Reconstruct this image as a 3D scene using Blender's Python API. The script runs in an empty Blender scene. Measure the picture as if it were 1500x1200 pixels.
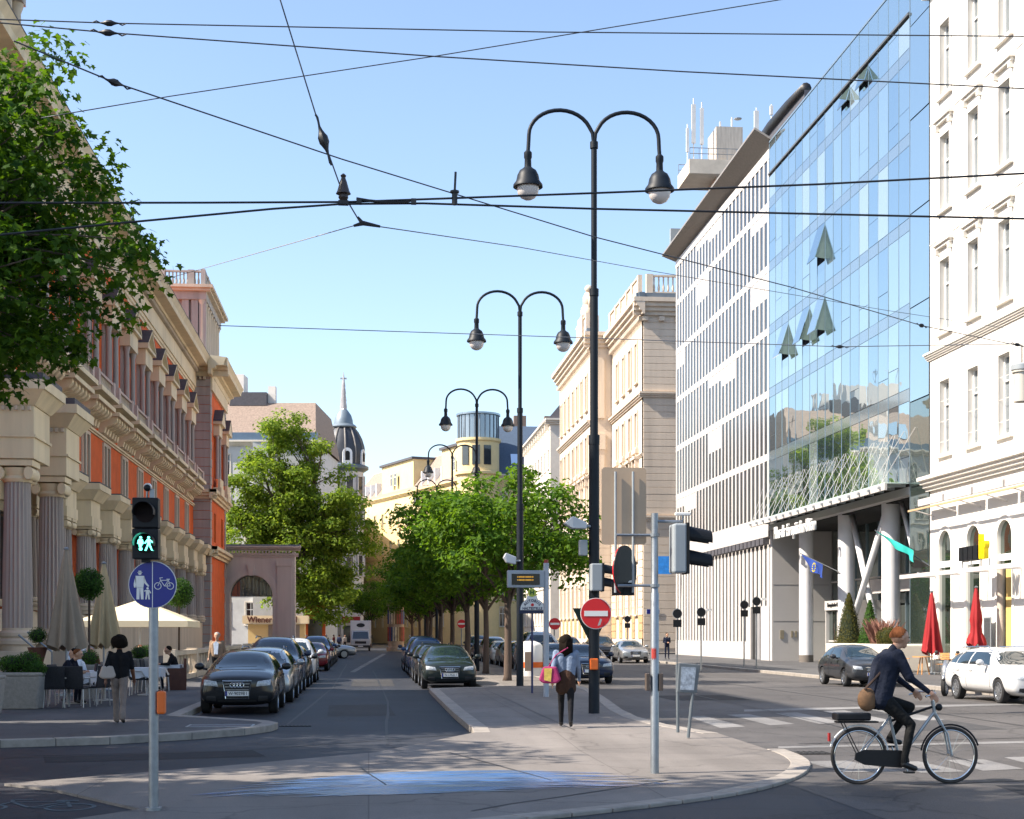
import bpy, bmesh, math, random
import numpy as np
from mathutils import Vector, Matrix, Euler
from mathutils.bvhtree import BVHTree
random.seed(7); RNG = np.random.default_rng(11)
R = math.radians; PI = math.pi
SC = bpy.context.scene
# ------------------------------------------------------------------ camera, sky, sun, exposure
FPX = 2200.0; CH = 1.8; HOR = 929.0; VPX = 540.0           # photo calibration: focal length in px, eye height, horizon, street vanishing point
AL = math.atan((750 - VPX) / FPX)
cam_d = bpy.data.cameras.new('camera'); cam = bpy.data.objects.new('camera', cam_d)
SC.collection.objects.link(cam); SC.camera = cam
cam.location = (0, 0, CH); cam.rotation_euler = (R(90), 0, -AL)
cam_d.sensor_width = 36; cam_d.lens = FPX / 1500 * 36; cam_d.shift_y = (HOR - 600) / 1500
cam_d.clip_start = 0.1; cam_d.clip_end = 4000
SUN_AZ, SUN_EL = R(-98), R(44)                                # azimuth from the street axis (+Y), towards -X
w = bpy.data.worlds.new('World'); SC.world = w; w.use_nodes = True
nt = w.node_tree; bg = nt.nodes['Background']; sk = nt.nodes.new('ShaderNodeTexSky')
sk.sky_type = 'NISHITA'; sk.sun_disc = False; sk.sun_elevation = SUN_EL; sk.sun_rotation = SUN_AZ
sk.air_density = 1.0; sk.dust_density = 1.3; sk.ozone_density = 1.0; sk.altitude = 200
nt.links.new(sk.outputs[0], bg.inputs[0]); bg.inputs[1].default_value = 0.125
sd = bpy.data.lights.new('sun', 'SUN'); so = bpy.data.objects.new('sun', sd); SC.collection.objects.link(so)
sd.energy = 5.0; sd.angle = R(0.53); sd.color = (1.0, 0.9, 0.77)
svec = Vector((math.sin(SUN_AZ) * math.cos(SUN_EL), math.cos(SUN_AZ) * math.cos(SUN_EL), math.sin(SUN_EL)))
so.rotation_euler = svec.to_track_quat('Z', 'Y').to_euler(); so.location = (-30, 20, 60)
SC.view_settings.view_transform = 'Standard'; SC.view_settings.look = 'None'
SC.view_settings.exposure = 1.2; SC.view_settings.gamma = 1.0
SC.render.engine = 'CYCLES'; SC.cycles.use_denoising = True; SC.cycles.max_bounces = 6
SC.cycles.transparent_max_bounces = 6; SC.cycles.sample_clamp_indirect = 6

# ------------------------------------------------------------------ pixel -> place helpers (photo pixels of the 1500x1200 picture)
SA, CA = math.sin(AL), math.cos(AL)
def ray(x, y):
    tx = (x - 750) / FPX; return Vector((tx * CA + SA, -tx * SA + CA, (HOR - y) / FPX))
def atX(x, y, X):
    r = ray(x, y); k = X / r.x; return Vector((X, r.y * k, CH + r.z * k))
def atY(x, y, Y):
    r = ray(x, y); k = Y / r.y; return Vector((r.x * k, Y, CH + r.z * k))
def gp(x, y, h=0.0):
    r = ray(x, y); k = (h - CH) / r.z; return Vector((r.x * k, r.y * k, h))

# ------------------------------------------------------------------ materials
def lin(h):
    h = h.lstrip('#'); v = [int(h[i:i + 2], 16) / 255 for i in (0, 2, 4)]
    return tuple(c / 12.92 if c <= .04045 else ((c + .055) / 1.055) ** 2.4 for c in v)
MATS = {}
def mat(name, col, rough=.7, metal=0.0, var=.10, scale=1.5, bump=0.0, bscale=25, spec=.5, coat=0.0, emit=None, grime=0.0, streak=False):
    """procedural principled material: noise-varied base colour, optional bump, grime blotches"""
    if name in MATS: return MATS[name]
    if isinstance(col, str): col = lin(col)
    m = bpy.data.materials.new(name); m.use_nodes = True; n = m.node_tree; L = n.links
    b = n.nodes['Principled BSDF']
    b.inputs['Roughness'].default_value = rough; b.inputs['Metallic'].default_value = metal
    b.inputs['Specular IOR Level'].default_value = spec; b.inputs['Coat Weight'].default_value = coat
    b.inputs['Coat Roughness'].default_value = .04
    geo = n.nodes.new('ShaderNodeNewGeometry')
    vec = geo.outputs['Position']
    if streak:
        mp = n.nodes.new('ShaderNodeMapping'); mp.inputs['Scale'].default_value = (1, 1, .12)
        L.new(vec, mp.inputs[0]); vec = mp.outputs[0]
    nz = n.nodes.new('ShaderNodeTexNoise'); nz.inputs['Scale'].default_value = scale
    nz.inputs['Detail'].default_value = 6; nz.inputs['Roughness'].default_value = .65
    L.new(vec, nz.inputs['Vector'])
    mr = n.nodes.new('ShaderNodeMapRange')
    mr.inputs[1].default_value = .3; mr.inputs[2].default_value = .7
    mr.inputs[3].default_value = 1 - var; mr.inputs[4].default_value = 1 + var
    L.new(nz.outputs[0], mr.inputs[0])
    mx = n.nodes.new('ShaderNodeMix'); mx.data_type = 'RGBA'; mx.blend_type = 'MULTIPLY'
    mx.inputs[0].default_value = 1; mx.inputs[6].default_value = (*col, 1)
    L.new(mr.outputs[0], mx.inputs[7]); out = mx.outputs[2]
    if grime:
        n2 = n.nodes.new('ShaderNodeTexNoise'); n2.inputs['Scale'].default_value = scale * .35; n2.inputs['Detail'].default_value = 8
        L.new(vec, n2.inputs['Vector'])
        r2 = n.nodes.new('ShaderNodeMapRange'); r2.inputs[1].default_value = .5; r2.inputs[2].default_value = .72
        r2.inputs[3].default_value = 0; r2.inputs[4].default_value = grime; L.new(n2.outputs[0], r2.inputs[0])
        m2 = n.nodes.new('ShaderNodeMix'); m2.data_type = 'RGBA'
        m2.inputs[7].default_value = (col[0] * .35, col[1] * .34, col[2] * .33, 1)
        L.new(r2.outputs[0], m2.inputs[0]); L.new(out, m2.inputs[6]); out = m2.outputs[2]
    L.new(out, b.inputs['Base Color'])
    if bump:
        n3 = n.nodes.new('ShaderNodeTexNoise'); n3.inputs['Scale'].default_value = bscale; n3.inputs['Detail'].default_value = 4
        L.new(geo.outputs['Position'], n3.inputs['Vector'])
        bp = n.nodes.new('ShaderNodeBump'); bp.inputs['Strength'].default_value = bump; bp.inputs['Distance'].default_value = .02
        L.new(n3.outputs[0], bp.inputs['Height']); L.new(bp.outputs[0], b.inputs['Normal'])
    if emit:
        b.inputs['Emission Color'].default_value = (*emit[0], 1); b.inputs['Emission Strength'].default_value = emit[1]
    MATS[name] = m; return m
def leafmat(name, c1, c2, trans=.45):
    m = bpy.data.materials.new(name); m.use_nodes = True; n = m.node_tree; L = n.links
    b = n.nodes['Principled BSDF']; b.inputs['Roughness'].default_value = .6; b.inputs['Specular IOR Level'].default_value = .12
    geo = n.nodes.new('ShaderNodeNewGeometry'); nz = n.nodes.new('ShaderNodeTexNoise')
    nz.inputs['Scale'].default_value = 1.1; nz.inputs['Detail'].default_value = 3
    L.new(geo.outputs['Position'], nz.inputs['Vector'])
    ad = n.nodes.new('ShaderNodeMath'); ad.operation = 'MULTIPLY_ADD'; ad.inputs[1].default_value = .5
    L.new(geo.outputs['Random Per Island'], ad.inputs[0]); L.new(nz.outputs[0], ad.inputs[2])
    mr = n.nodes.new('ShaderNodeMapRange'); mr.inputs[1].default_value = .45; mr.inputs[2].default_value = 1.05; L.new(ad.outputs[0], mr.inputs[0])
    mx = n.nodes.new('ShaderNodeMix'); mx.data_type = 'RGBA'
    mx.inputs[6].default_value = (*c1, 1); mx.inputs[7].default_value = (*c2, 1); L.new(mr.outputs[0], mx.inputs[0])
    L.new(mx.outputs[2], b.inputs['Base Color'])
    tr = n.nodes.new('ShaderNodeBsdfTranslucent'); hs = n.nodes.new('ShaderNodeHueSaturation')
    hs.inputs['Value'].default_value = 1.8; hs.inputs['Saturation'].default_value = 1.1; hs.inputs['Hue'].default_value = .49
    L.new(mx.outputs[2], hs.inputs['Color']); L.new(hs.outputs[0], tr.inputs[0])
    ms = n.nodes.new('ShaderNodeMixShader'); ms.inputs[0].default_value = trans
    L.new(b.outputs[0], ms.inputs[1]); L.new(tr.outputs[0], ms.inputs[2])
    L.new(ms.outputs[0], n.nodes['Material Output'].inputs[0]); MATS[name] = m; return m
def glassmat(name, tint, refl, body, rough=.02, wav=0.0):
    """coated facade glass: strong mirror layer over a dark body"""
    m = bpy.data.materials.new(name); m.use_nodes = True; n = m.node_tree; L = n.links
    b = n.nodes['Principled BSDF']; b.inputs['Base Color'].default_value = (*body, 1); b.inputs['Roughness'].default_value = .15
    g = n.nodes.new('ShaderNodeBsdfGlossy'); g.inputs['Color'].default_value = (*tint, 1); g.inputs['Roughness'].default_value = rough
    lw = n.nodes.new('ShaderNodeFresnel'); lw.inputs[0].default_value = 1.5
    mr = n.nodes.new('ShaderNodeMapRange'); mr.inputs[3].default_value = refl; mr.inputs[4].default_value = 1.0; L.new(lw.outputs[0], mr.inputs[0])
    ms = n.nodes.new('ShaderNodeMixShader'); L.new(mr.outputs[0], ms.inputs[0]); L.new(b.outputs[0], ms.inputs[1]); L.new(g.outputs[0], ms.inputs[2])
    L.new(ms.outputs[0], n.nodes['Material Output'].inputs[0])
    if wav:
        geo = n.nodes.new('ShaderNodeNewGeometry'); nz = n.nodes.new('ShaderNodeTexNoise'); nz.inputs['Scale'].default_value = .8; nz.inputs['Detail'].default_value = 1
        L.new(geo.outputs['Position'], nz.inputs['Vector'])
        bp = n.nodes.new('ShaderNodeBump'); bp.inputs['Strength'].default_value = wav; bp.inputs['Distance'].default_value = .05
        L.new(nz.outputs[0], bp.inputs['Height']); L.new(bp.outputs[0], g.inputs['Normal'])
    MATS[name] = m; return m

# ------------------------------------------------------------------ object helpers
COL = SC.collection
def tag(o, label=None, cat=None, group=None, kind=None):
    if label: o['label'] = label
    if cat: o['category'] = cat
    if group: o['group'] = group
    if kind: o['kind'] = kind
    return o
def thing(name, label, cat, loc=(0, 0, 0), rz=0.0, group=None):
    o = bpy.data.objects.new(name, None); COL.objects.link(o); o.empty_display_size = .2
    o.location = loc; o.rotation_euler = (0, 0, rz); return tag(o, label, cat, group)
def inst(me, name, parent=None, loc=(0, 0, 0), rot=(0, 0, 0), scale=(1, 1, 1), m=None):
    o = bpy.data.objects.new(name, me); COL.objects.link(o); o.location = loc; o.rotation_euler = rot; o.scale = scale
    if parent: o.parent = parent
    if m is not None:
        o.material_slots[0].link = 'OBJECT'; o.material_slots[0].material = m
    return o
def winst(me, name, parent, loc, rot=(0, 0, 0), scale=(1, 1, 1), m=None):
    """as inst, with a world position under an unrotated parent"""
    return inst(me, name, parent, Vector(loc) - parent.location, rot, scale, m)
def copy_tree(o, parent=None):
    c = o.copy(); COL.objects.link(c); c.parent = parent
    for ch in list(o.children): copy_tree(ch, c)
    return c
ID = lambda a, d, z: (a, d, z)
def TL(X): return lambda a, d, z: (X + d, a, z)          # facade on the left of the street, outward +X
def TR(X): return lambda a, d, z: (X - d, a, z)          # facade on the right, outward -X
def TF(Y): return lambda a, d, z: (a, Y - d, z)          # face towards the camera side, outward -Y
def TG(p, q):                                            # facade from p to q (2D), outward to the right-hand side of p->q
    px, py = p; L = math.hypot(q[0] - px, q[1] - py); ux, uy = (q[0] - px) / L, (q[1] - py) / L
    return lambda a, d, z: (px + ux * a + uy * d, py + uy * a - ux * d, z)
class MB:
    def __init__(s, T=ID): s.v = []; s.f = []; s.T = T
    def add(s, vs, fs):
        k = len(s.v); s.v += [s.T(*p) for p in vs]; s.f += [tuple(i + k for i in f) for f in fs]; return s
    def box(s, a0, a1, d0, d1, z0, z1):
        return s.add([(a0, d0, z0), (a1, d0, z0), (a1, d1, z0), (a0, d1, z0), (a0, d0, z1), (a1, d0, z1), (a1, d1, z1), (a0, d1, z1)],
                     [(0, 3, 2, 1), (4, 5, 6, 7), (0, 1, 5, 4), (1, 2, 6, 5), (2, 3, 7, 6), (3, 0, 4, 7)])
    def taper(s, a0, a1, d0, d1, z0, z1, ea, ed):        # box whose top grows by ea/ed
        return s.add([(a0, d0, z0), (a1, d0, z0), (a1, d1, z0), (a0, d1, z0), (a0 - ea, d0 - ed, z1), (a1 + ea, d0 - ed, z1), (a1 + ea, d1 + ed, z1), (a0 - ea, d1 + ed, z1)],
                     [(0, 3, 2, 1), (4, 5, 6, 7), (0, 1, 5, 4), (1, 2, 6, 5), (2, 3, 7, 6), (3, 0, 4, 7)])
    def prism(s, poly, e0, e1, ax='d'):
        """poly extruded along one axis: ax 'd': poly in (a,z); 'a': poly in (d,z); 'z': poly in (a,d)"""
        n = len(poly)
        P = {'d': lambda p, e: (p[0], e, p[1]), 'a': lambda p, e: (e, p[0], p[1]), 'z': lambda p, e: (p[0], p[1], e)}[ax]
        return s.add([P(p, e0) for p in poly] + [P(p, e1) for p in poly],
                     [tuple(range(n - 1, -1, -1)), tuple(range(n, 2 * n))] + [(i, (i + 1) % n, n + (i + 1) % n, n + i) for i in range(n)])
    def lathe(s, prof, n=12, c=(0, 0, 0), flute=0.0, nf=0, ph=0.0):
        vs = []; fs = []
        for (r, z) in prof:
            for i in range(n):
                t = 2 * PI * i / n + ph; rr = r * (1 - flute * (i % 2)) if flute else r
                vs.append((c[0] + rr * math.cos(t), c[1] + rr * math.sin(t), c[2] + z))
        for j in range(len(prof) - 1):
            for i in range(n):
                k = (i + 1) % n; fs.append((j * n + i, j * n + k, (j + 1) * n + k, (j + 1) * n + i))
        fs.append(tuple(range(n - 1, -1, -1))); fs.append(tuple((len(prof) - 1) * n + i for i in range(n)))
        return s.add(vs, fs)
    def tube(s, pts, r, n=8, cap=True):
        pts = [Vector(p) for p in pts]; N = len(pts)
        rs = r if isinstance(r, (list, tuple)) else [r] * N
        vs = []; fs = []; up = None
        for i, p in enumerate(pts):
            d = (pts[min(i + 1, N - 1)] - pts[max(i - 1, 0)])
            if d.length < 1e-9: d = Vector((0, 0, 1))
            d.normalize()
            if up is None:
                up = d.orthogonal().normalized()
            else:
                up = (up - d * up.dot(d))
                up = up.normalized() if up.length > 1e-6 else d.orthogonal().normalized()
            w2 = d.cross(up)
            for k in range(n):
                t = 2 * PI * k / n; q = p + (up * math.cos(t) + w2 * math.sin(t)) * rs[i]; vs.append(tuple(q))
        for i in range(N - 1):
            for k in range(n):
                k2 = (k + 1) % n; fs.append((i * n + k, i * n + k2, (i + 1) * n + k2, (i + 1) * n + k))
        if cap: fs.append(tuple(range(n - 1, -1, -1))); fs.append(tuple((N - 1) * n + k for k in range(n)))
        return s.add(vs, fs)
    def ball(s, c, r, n=10, m=6, sc=(1, 1, 1)):
        prof = [(max(1e-3, math.sin(PI * j / m)), -math.cos(PI * j / m)) for j in range(m + 1)]
        vs = []; fs = []
        for (q, z) in prof:
            for i in range(n):
                t = 2 * PI * i / n; vs.append((c[0] + r * sc[0] * q * math.cos(t), c[1] + r * sc[1] * q * math.sin(t), c[2] + r * sc[2] * z))
        for j in range(m):
            for i in range(n):
                k = (i + 1) % n; fs.append((j * n + i, j * n + k, (j + 1) * n + k, (j + 1) * n + i))
        return s.add(vs, fs)
    def mesh(s, name, m=None, smooth=False, fix=True):
        me = bpy.data.meshes.new(name); me.from_pydata(s.v, [], s.f)
        if fix:
            bm = bmesh.new(); bm.from_mesh(me); bmesh.ops.recalc_face_normals(bm, faces=bm.faces); bm.to_mesh(me); bm.free()
        if smooth:
            if smooth is True: me.shade_smooth()
            else:
                me.shade_smooth(); me.set_sharp_from_angle(angle=R(smooth))
        if m is not None: me.materials.append(m)
        me.update(); return me
    def build(s, name, m, parent=None, smooth=False, world=True, bevel=0.0, fix=True):
        o = bpy.data.objects.new(name, s.mesh(name, m, smooth, fix)); COL.objects.link(o)
        if parent:
            o.parent = parent
            if world: o.location = -parent.location
        if bevel:
            md = o.modifiers.new('bevel', 'BEVEL'); md.width = bevel; md.segments = 2; md.limit_method = 'ANGLE'
        return o
def evaluated_mesh(o):
    dg = bpy.context.evaluated_depsgraph_get(); me = bpy.data.meshes.new_from_object(o.evaluated_get(dg)); return me
def text_mesh(txt, size, m, extrude=.004, align='CENTER', bold=0.0):
    cu = bpy.data.curves.new('lettering', 'FONT'); cu.body = txt; cu.size = size; cu.extrude = extrude; cu.align_x = align; cu.align_y = 'CENTER'; cu.offset = bold
    cu.resolution_u = 3
    o = bpy.data.objects.new('lettering', cu); COL.objects.link(o); me = evaluated_mesh(o)
    bpy.data.objects.remove(o); me.materials.clear(); me.materials.append(m); return me
def arc(cx, cz, r, t0, t1, n):
    return [(cx + r * math.cos(t0 + (t1 - t0) * i / n), cz + r * math.sin(t0 + (t1 - t0) * i / n)) for i in range(n + 1)]
def struct(name, mb, m, **k):
    o = mb.build(name, m, **k); o['kind'] = 'structure'; return o

# shared materials
STONE = mat('pale_stone', '#bfb29f', .85, var=.12, scale=1.2, bump=.25, bscale=12, grime=.35, streak=True)
STONEG = mat('grey_pink_stone', '#a39a94', .85, var=.12, scale=1.5, bump=.25, bscale=14, grime=.4, streak=True)
CREAM = mat('cream_stone', '#d6c6a6', .85, var=.10, scale=1.2, bump=.2, bscale=14, grime=.3, streak=True)
ORANGE = mat('orange_plaster', '#cf5c20', .9, var=.16, scale=.9, bump=.2, bscale=10, grime=.18)
WHITEP = mat('white_plaster', '#dad5cd', .85, var=.04, scale=.7, bump=.12, bscale=8, grime=.08)
WHITEM = mat('white_metal', '#bab6b3', .5, var=.04, scale=.6)
SLATE = mat('dark_slate', '#4b4a50', .7, var=.2, scale=3, bump=.3)
ZINC = mat('zinc_roof', '#6b7680', .5, metal=.3, var=.15, scale=2)
DGLASS = mat('window_glass', (.025, .032, .038), .06, var=.3, scale=.4, spec=.7)
BLACKM = mat('black_metal', (.009, .010, .012), .5, var=.15, scale=4, bump=.05, spec=.25)
NAVYM = mat('dark_lamp_paint', (.008, .012, .018), .5, var=.25, scale=3, spec=.25)
GALV = mat('galvanised_steel', '#8d9297', .42, metal=.75, var=.14, scale=9, grime=.2)
GREYM = mat('grey_painted_metal', '#8e9498', .5, var=.08, scale=3)
WHITEPAINT = mat('white_paint', '#e6e6e4', .5, var=.05, scale=3)
DARKIN = mat('dark_interior', (.012, .012, .013), .9)
WOOD = mat('light_wood', '#b98550', .55, var=.2, scale=6, streak=True)
# ------------------------------------------------------------------ ground, road, pavements
def groundmat(name, col, speck, patch, rough, crack=0.0, joint=None, bump=.4, under=None):
    m = bpy.data.materials.new(name); m.use_nodes = True; n = m.node_tree; L = n.links; b = n.nodes['Principled BSDF']
    b.inputs['Roughness'].default_value = rough; b.inputs['Specular IOR Level'].default_value = .2 if rough > .4 else .5
    pos = n.nodes.new('ShaderNodeNewGeometry').outputs['Position']
    def noise(sc, det, r=.6, stretch=None):
        t = n.nodes.new('ShaderNodeTexNoise'); t.inputs['Scale'].default_value = sc; t.inputs['Detail'].default_value = det; t.inputs['Roughness'].default_value = r
        if stretch:
            mp = n.nodes.new('ShaderNodeMapping'); mp.inputs['Scale'].default_value = stretch; L.new(pos, mp.inputs[0]); L.new(mp.outputs[0], t.inputs['Vector'])
        else: L.new(pos, t.inputs['Vector'])
        return t.outputs[0]
    def rng(x, a, b2, c, d):
        t = n.nodes.new('ShaderNodeMapRange'); t.inputs[1].default_value = a; t.inputs[2].default_value = b2; t.inputs[3].default_value = c; t.inputs[4].default_value = d
        L.new(x, t.inputs[0]); return t.outputs[0]
    def mul(x, y, op='MULTIPLY'):
        t = n.nodes.new('ShaderNodeMath'); t.operation = op; L.new(x, t.inputs[0])
        if isinstance(y, (int, float)): t.inputs[1].default_value = y
        else: L.new(y, t.inputs[1])
        return t.outputs[0]
    fine = noise(60, 2); big = noise(.35, 7, .6); wear = noise(.5, 4, .6, (1.6, .12, 1))
    v = mul(rng(fine, .3, .7, 1 - speck, 1 + speck), rng(big, .3, .7, 1 - patch, 1 + patch))
    v = mul(v, rng(wear, .35, .65, .88, 1.14))
    vo = n.nodes.new('ShaderNodeTexVoronoi'); vo.inputs['Scale'].default_value = .22; L.new(pos, vo.inputs['Vector'])
    sp = n.nodes.new('ShaderNodeSeparateColor'); L.new(vo.outputs['Color'], sp.inputs[0]); v = mul(v, rng(sp.outputs[0], 0, 1, 1 - patch * .5, 1 + patch * .5))
    if crack:
        v2 = n.nodes.new('ShaderNodeTexVoronoi'); v2.feature = 'DISTANCE_TO_EDGE'; v2.inputs['Scale'].default_value = .3
        ad = n.nodes.new('ShaderNodeVectorMath'); ad.operation = 'ADD'; nn = n.nodes.new('ShaderNodeTexNoise'); nn.inputs['Scale'].default_value = 1.2; nn.inputs['Detail'].default_value = 5
        L.new(pos, nn.inputs['Vector']); L.new(pos, ad.inputs[0]); L.new(nn.outputs['Color'], ad.inputs[1]); L.new(ad.outputs[0], v2.inputs['Vector'])
        c = rng(v2.outputs['Distance'], .0, .012, 1 - crack, 1.0); v = mul(v, c)
    if joint:
        br = n.nodes.new('ShaderNodeTexBrick'); br.offset = 0; br.inputs['Scale'].default_value = 1.0; br.inputs['Mortar Size'].default_value = .008
        br.inputs['Brick Width'].default_value = joint[0]; br.inputs['Row Height'].default_value = joint[1]
        br.inputs['Color1'].default_value = (1, 1, 1, 1); br.inputs['Color2'].default_value = (.93, .93, .93, 1); br.inputs['Mortar'].default_value = (.6, .6, .6, 1)
        L.new(pos, br.inputs['Vector']); sp2 = n.nodes.new('ShaderNodeSeparateColor'); L.new(br.outputs[0], sp2.inputs[0]); v = mul(v, sp2.outputs[0])
    # darker round stains
    st = noise(1.7, 3, .5); v = mul(v, rng(st, .64, .72, 1.0, .82))
    mx = n.nodes.new('ShaderNodeMix'); mx.data_type = 'RGBA'; mx.blend_type = 'MULTIPLY'; mx.inputs[0].default_value = 1; mx.inputs[6].default_value = (*col, 1)
    L.new(v, mx.inputs[7]); L.new(mx.outputs[2], b.inputs['Base Color'])
    if under:                                   # breaks to the colour below, in long streaks
        k = rng(noise(1.0, 6, .62, (.45, 8.0, 1)), .46, .58, 0, 1); m3 = n.nodes.new('ShaderNodeMix'); m3.data_type = 'RGBA'
        m3.inputs[7].default_value = (*under, 1); L.new(k, m3.inputs[0]); L.new(mx.outputs[2], m3.inputs[6]); L.new(m3.outputs[2], b.inputs['Base Color'])
    bp = n.nodes.new('ShaderNodeBump'); bp.inputs['Strength'].default_value = bump; bp.inputs['Distance'].default_value = .008
    L.new(fine, bp.inputs['Height']); L.new(bp.outputs[0], b.inputs['Normal']); MATS[name] = m; return m
ASPH = groundmat('asphalt', (.030, .032, .039), .3, .22, .62, crack=.45)
PAVE = groundmat('pavement_asphalt', (.088, .087, .089), .2, .13, .75, crack=.25)
PAVEI = groundmat('island_concrete', (.185, .168, .155), .16, .14, .72, crack=.3, joint=(3.2, 2.6))
KERB = mat('granite_kerb', '#8f8880', .75, var=.2, scale=5, bump=.3, grime=.3)
MARK = groundmat('worn_road_paint', (.19,.186,.183), .25, .3, .7, crack=.3)
BLUE_SHEEN = groundmat('blue_cycle_paint_sheen', (.035, .13, .36), .3, .5, .25, crack=.3, under=(.13, .14, .16))
def sheet(name, poly, z, m):
    mb = MB(); mb.add([(x, y, z) for x, y in poly], [tuple(range(len(poly)))]); return struct(name, mb, m)
def slab(name, poly, z0, z1, m):
    mb = MB(); mb.prism(poly, z0, z1, 'z'); return struct(name, mb, m)
sheet('ground', [(-2500, -800), (2500, -800), (2500, 3000), (-2500, 3000)], -.02, groundmat('far_ground', (.12, .115, .11), .2, .2, .8))
sheet('road', [(-90, -30), (90, -30), (90, 330), (-90, 330)], 0, ASPH)
sheet('road_right', [(5.0, -30), (90, -30), (90, 330), (5.0, 330)], .003, groundmat('pale_asphalt', (.08, .075, .073), .3, .2, .66, crack=.45))
LP_EDGE = [(-60, 23.2), (-20, 23.6), (-9, 24.0), (-5.8, 24.4), (-4.2, 25.0), (-3.0, 26.0), (-2.2, 27.0), (-1.8, 28.0), (-1.72, 28.8), (-1.95, 29.5), (-3.9, 31.6), (-3.9, 60), (-3.9, 165), (-3.9, 185), (-8.5, 196)]
left_pavement = slab('pavement_left', LP_EDGE + [(-60, 196)], -.01, .12, PAVE)
IL = [(3.65, 47.6), (1.86, 46.4), (1.84, 40), (1.82, 32), (1.86, 27), (1.8, 25.6)]
IRR = [(5.9, 25.0), (5.5, 27.5), (5.42, 30), (5.6, 33), (6.1, 38), (6.75, 45), (6.85, 60)]
median = slab('median_island', [(3.65, 200)] + IL + IRR + [(6.85, 200)], -.01, .12, PAVEI)
ramp = MB(); ramp.add([(1.8, 25.6, .12), (5.9, 25.0, .12), (6.1, 22.6, .03), (.1, 22.6, .03)], [(0, 1, 2, 3)]); struct('median_ramp', ramp, PAVEI)
APR = [(.1, 22.6), (6.1, 22.6), (6.0, 21.3), (5.7, 19.9), (5.0, 18.2), (3.9, 16.6), (2.3, 15.2), (.4, 13.95), (-1.6, 12.9), (-2.6, 13.0), (-3.0, 13.7), (-2.9, 14.6), (-2.3, 15.5), (-3.6, 17.6), (-4.3, 18.3), (-2, 20.4)]
def smooth_path(P, n=4):
    out = []
    for i in range(len(P) - 1):
        p0, p1, p2, p3 = P[max(i - 1, 0)], P[i], P[i + 1], P[min(i + 2, len(P) - 1)]
        for k in range(n):
            t = k / n; out.append(tuple(.5 * (2 * p1[j] + (p2[j] - p0[j]) * t + (2 * p0[j] - 5 * p1[j] + 4 * p2[j] - p3[j]) * t * t + (3 * p1[j] - p0[j] - 3 * p2[j] + p3[j]) * t ** 3) for j in (0, 1)))
    return out + [P[-1]]
KE = smooth_path(APR[1:10]); APR = [APR[0]] + KE + APR[10:]
apron = slab('crossing_apron', APR, -.01, .03, PAVEI)
RP = [(18.1, 26), (18.1, 80), (17.6, 121.0), (18.3, 123.2), (60, 123.2), (60, 22), (19.5, 22), (17.9, 23.5)]
right_pavement = slab('pavement_right', RP, -.01, .12, PAVE)
far_right = slab('pavement_far_right', [(17.25, 134), (17.25, 230), (60, 230), (60, 132), (18.6, 132)], -.01, .12, PAVE)
far_left = slab('pavement_far_left', [(-4.2, 205), (-2, 300), (-60, 300), (-60, 202), (-6.5, 202)], -.01, .12, PAVE)
# kerb stones, one object per stone, children of their pavement
def kerb(path, parent, z, w=.28, step=1.0, maxn=80, inward=1):
    n = 0
    for (x0, y0), (x1, y1) in zip(path[:-1], path[1:]):
        L = math.hypot(x1 - x0, y1 - y0); k = max(1, round(L / step)); ux, uy = (x1 - x0) / L, (y1 - y0) / L
        for i in range(k):
            if n >= maxn: return
            a, b2 = L * i / k + .006, L * (i + 1) / k - .006
            nx, ny = -uy * inward, ux * inward
            h = z + .004 + random.uniform(0, .006)
            q = [(x0 + ux * a - nx * .012, y0 + uy * a - ny * .012), (x0 + ux * b2 - nx * .012, y0 + uy * b2 - ny * .012), (x0 + ux * b2 + nx * w, y0 + uy * b2 + ny * w), (x0 + ux * a + nx * w, y0 + uy * a + ny * w)]
            mb = MB(); mb.prism(q, -.005, h, 'z'); mb.build('kerb_stone', KERB, parent, bevel=.012); n += 1
kerb(LP_EDGE[2:12], left_pavement, .12)
kerb(IL[::-1], median, .12, inward=-1)
kerb(IRR[:-1] + [(6.83, 60)], median, .12)
kerb(list(reversed(KE)), apron, .035, w=.26, inward=-1, step=.7)
kerb([(18.1, 36), (18.1, 80), (17.6, 121.0), (18.3, 123.2)], right_pavement, .12, step=1.5, maxn=70, inward=-1)
# worn blue cycle path with painted sky sheen, markings on the road
def pxpoly(pts, h=0.0): return [tuple(gp(x, y, h)[:2]) for x, y in pts]
def flat_thing(name, label, cat, poly, z, m, group=None):
    mb = MB(); mb.add([(x, y, z) for x, y in poly], [tuple(range(len(poly)))]); return tag(mb.build(name, m), label, cat, group)
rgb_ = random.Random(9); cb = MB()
for i in range(46):                                   # worn blue paint and the sky's reflection, coloured in as long streaks
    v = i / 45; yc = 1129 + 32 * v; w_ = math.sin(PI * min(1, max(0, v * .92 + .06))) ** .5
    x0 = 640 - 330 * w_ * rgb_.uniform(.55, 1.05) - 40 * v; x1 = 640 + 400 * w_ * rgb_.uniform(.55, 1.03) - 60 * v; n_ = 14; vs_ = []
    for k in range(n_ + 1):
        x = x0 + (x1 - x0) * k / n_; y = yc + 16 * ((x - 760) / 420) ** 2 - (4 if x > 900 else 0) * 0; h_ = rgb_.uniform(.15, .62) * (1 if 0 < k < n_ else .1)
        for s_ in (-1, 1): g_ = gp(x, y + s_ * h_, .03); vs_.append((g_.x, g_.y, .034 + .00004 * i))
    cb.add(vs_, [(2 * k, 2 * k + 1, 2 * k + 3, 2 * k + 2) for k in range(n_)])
struct('cycle_path_sheen', cb, BLUE_SHEEN)
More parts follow.
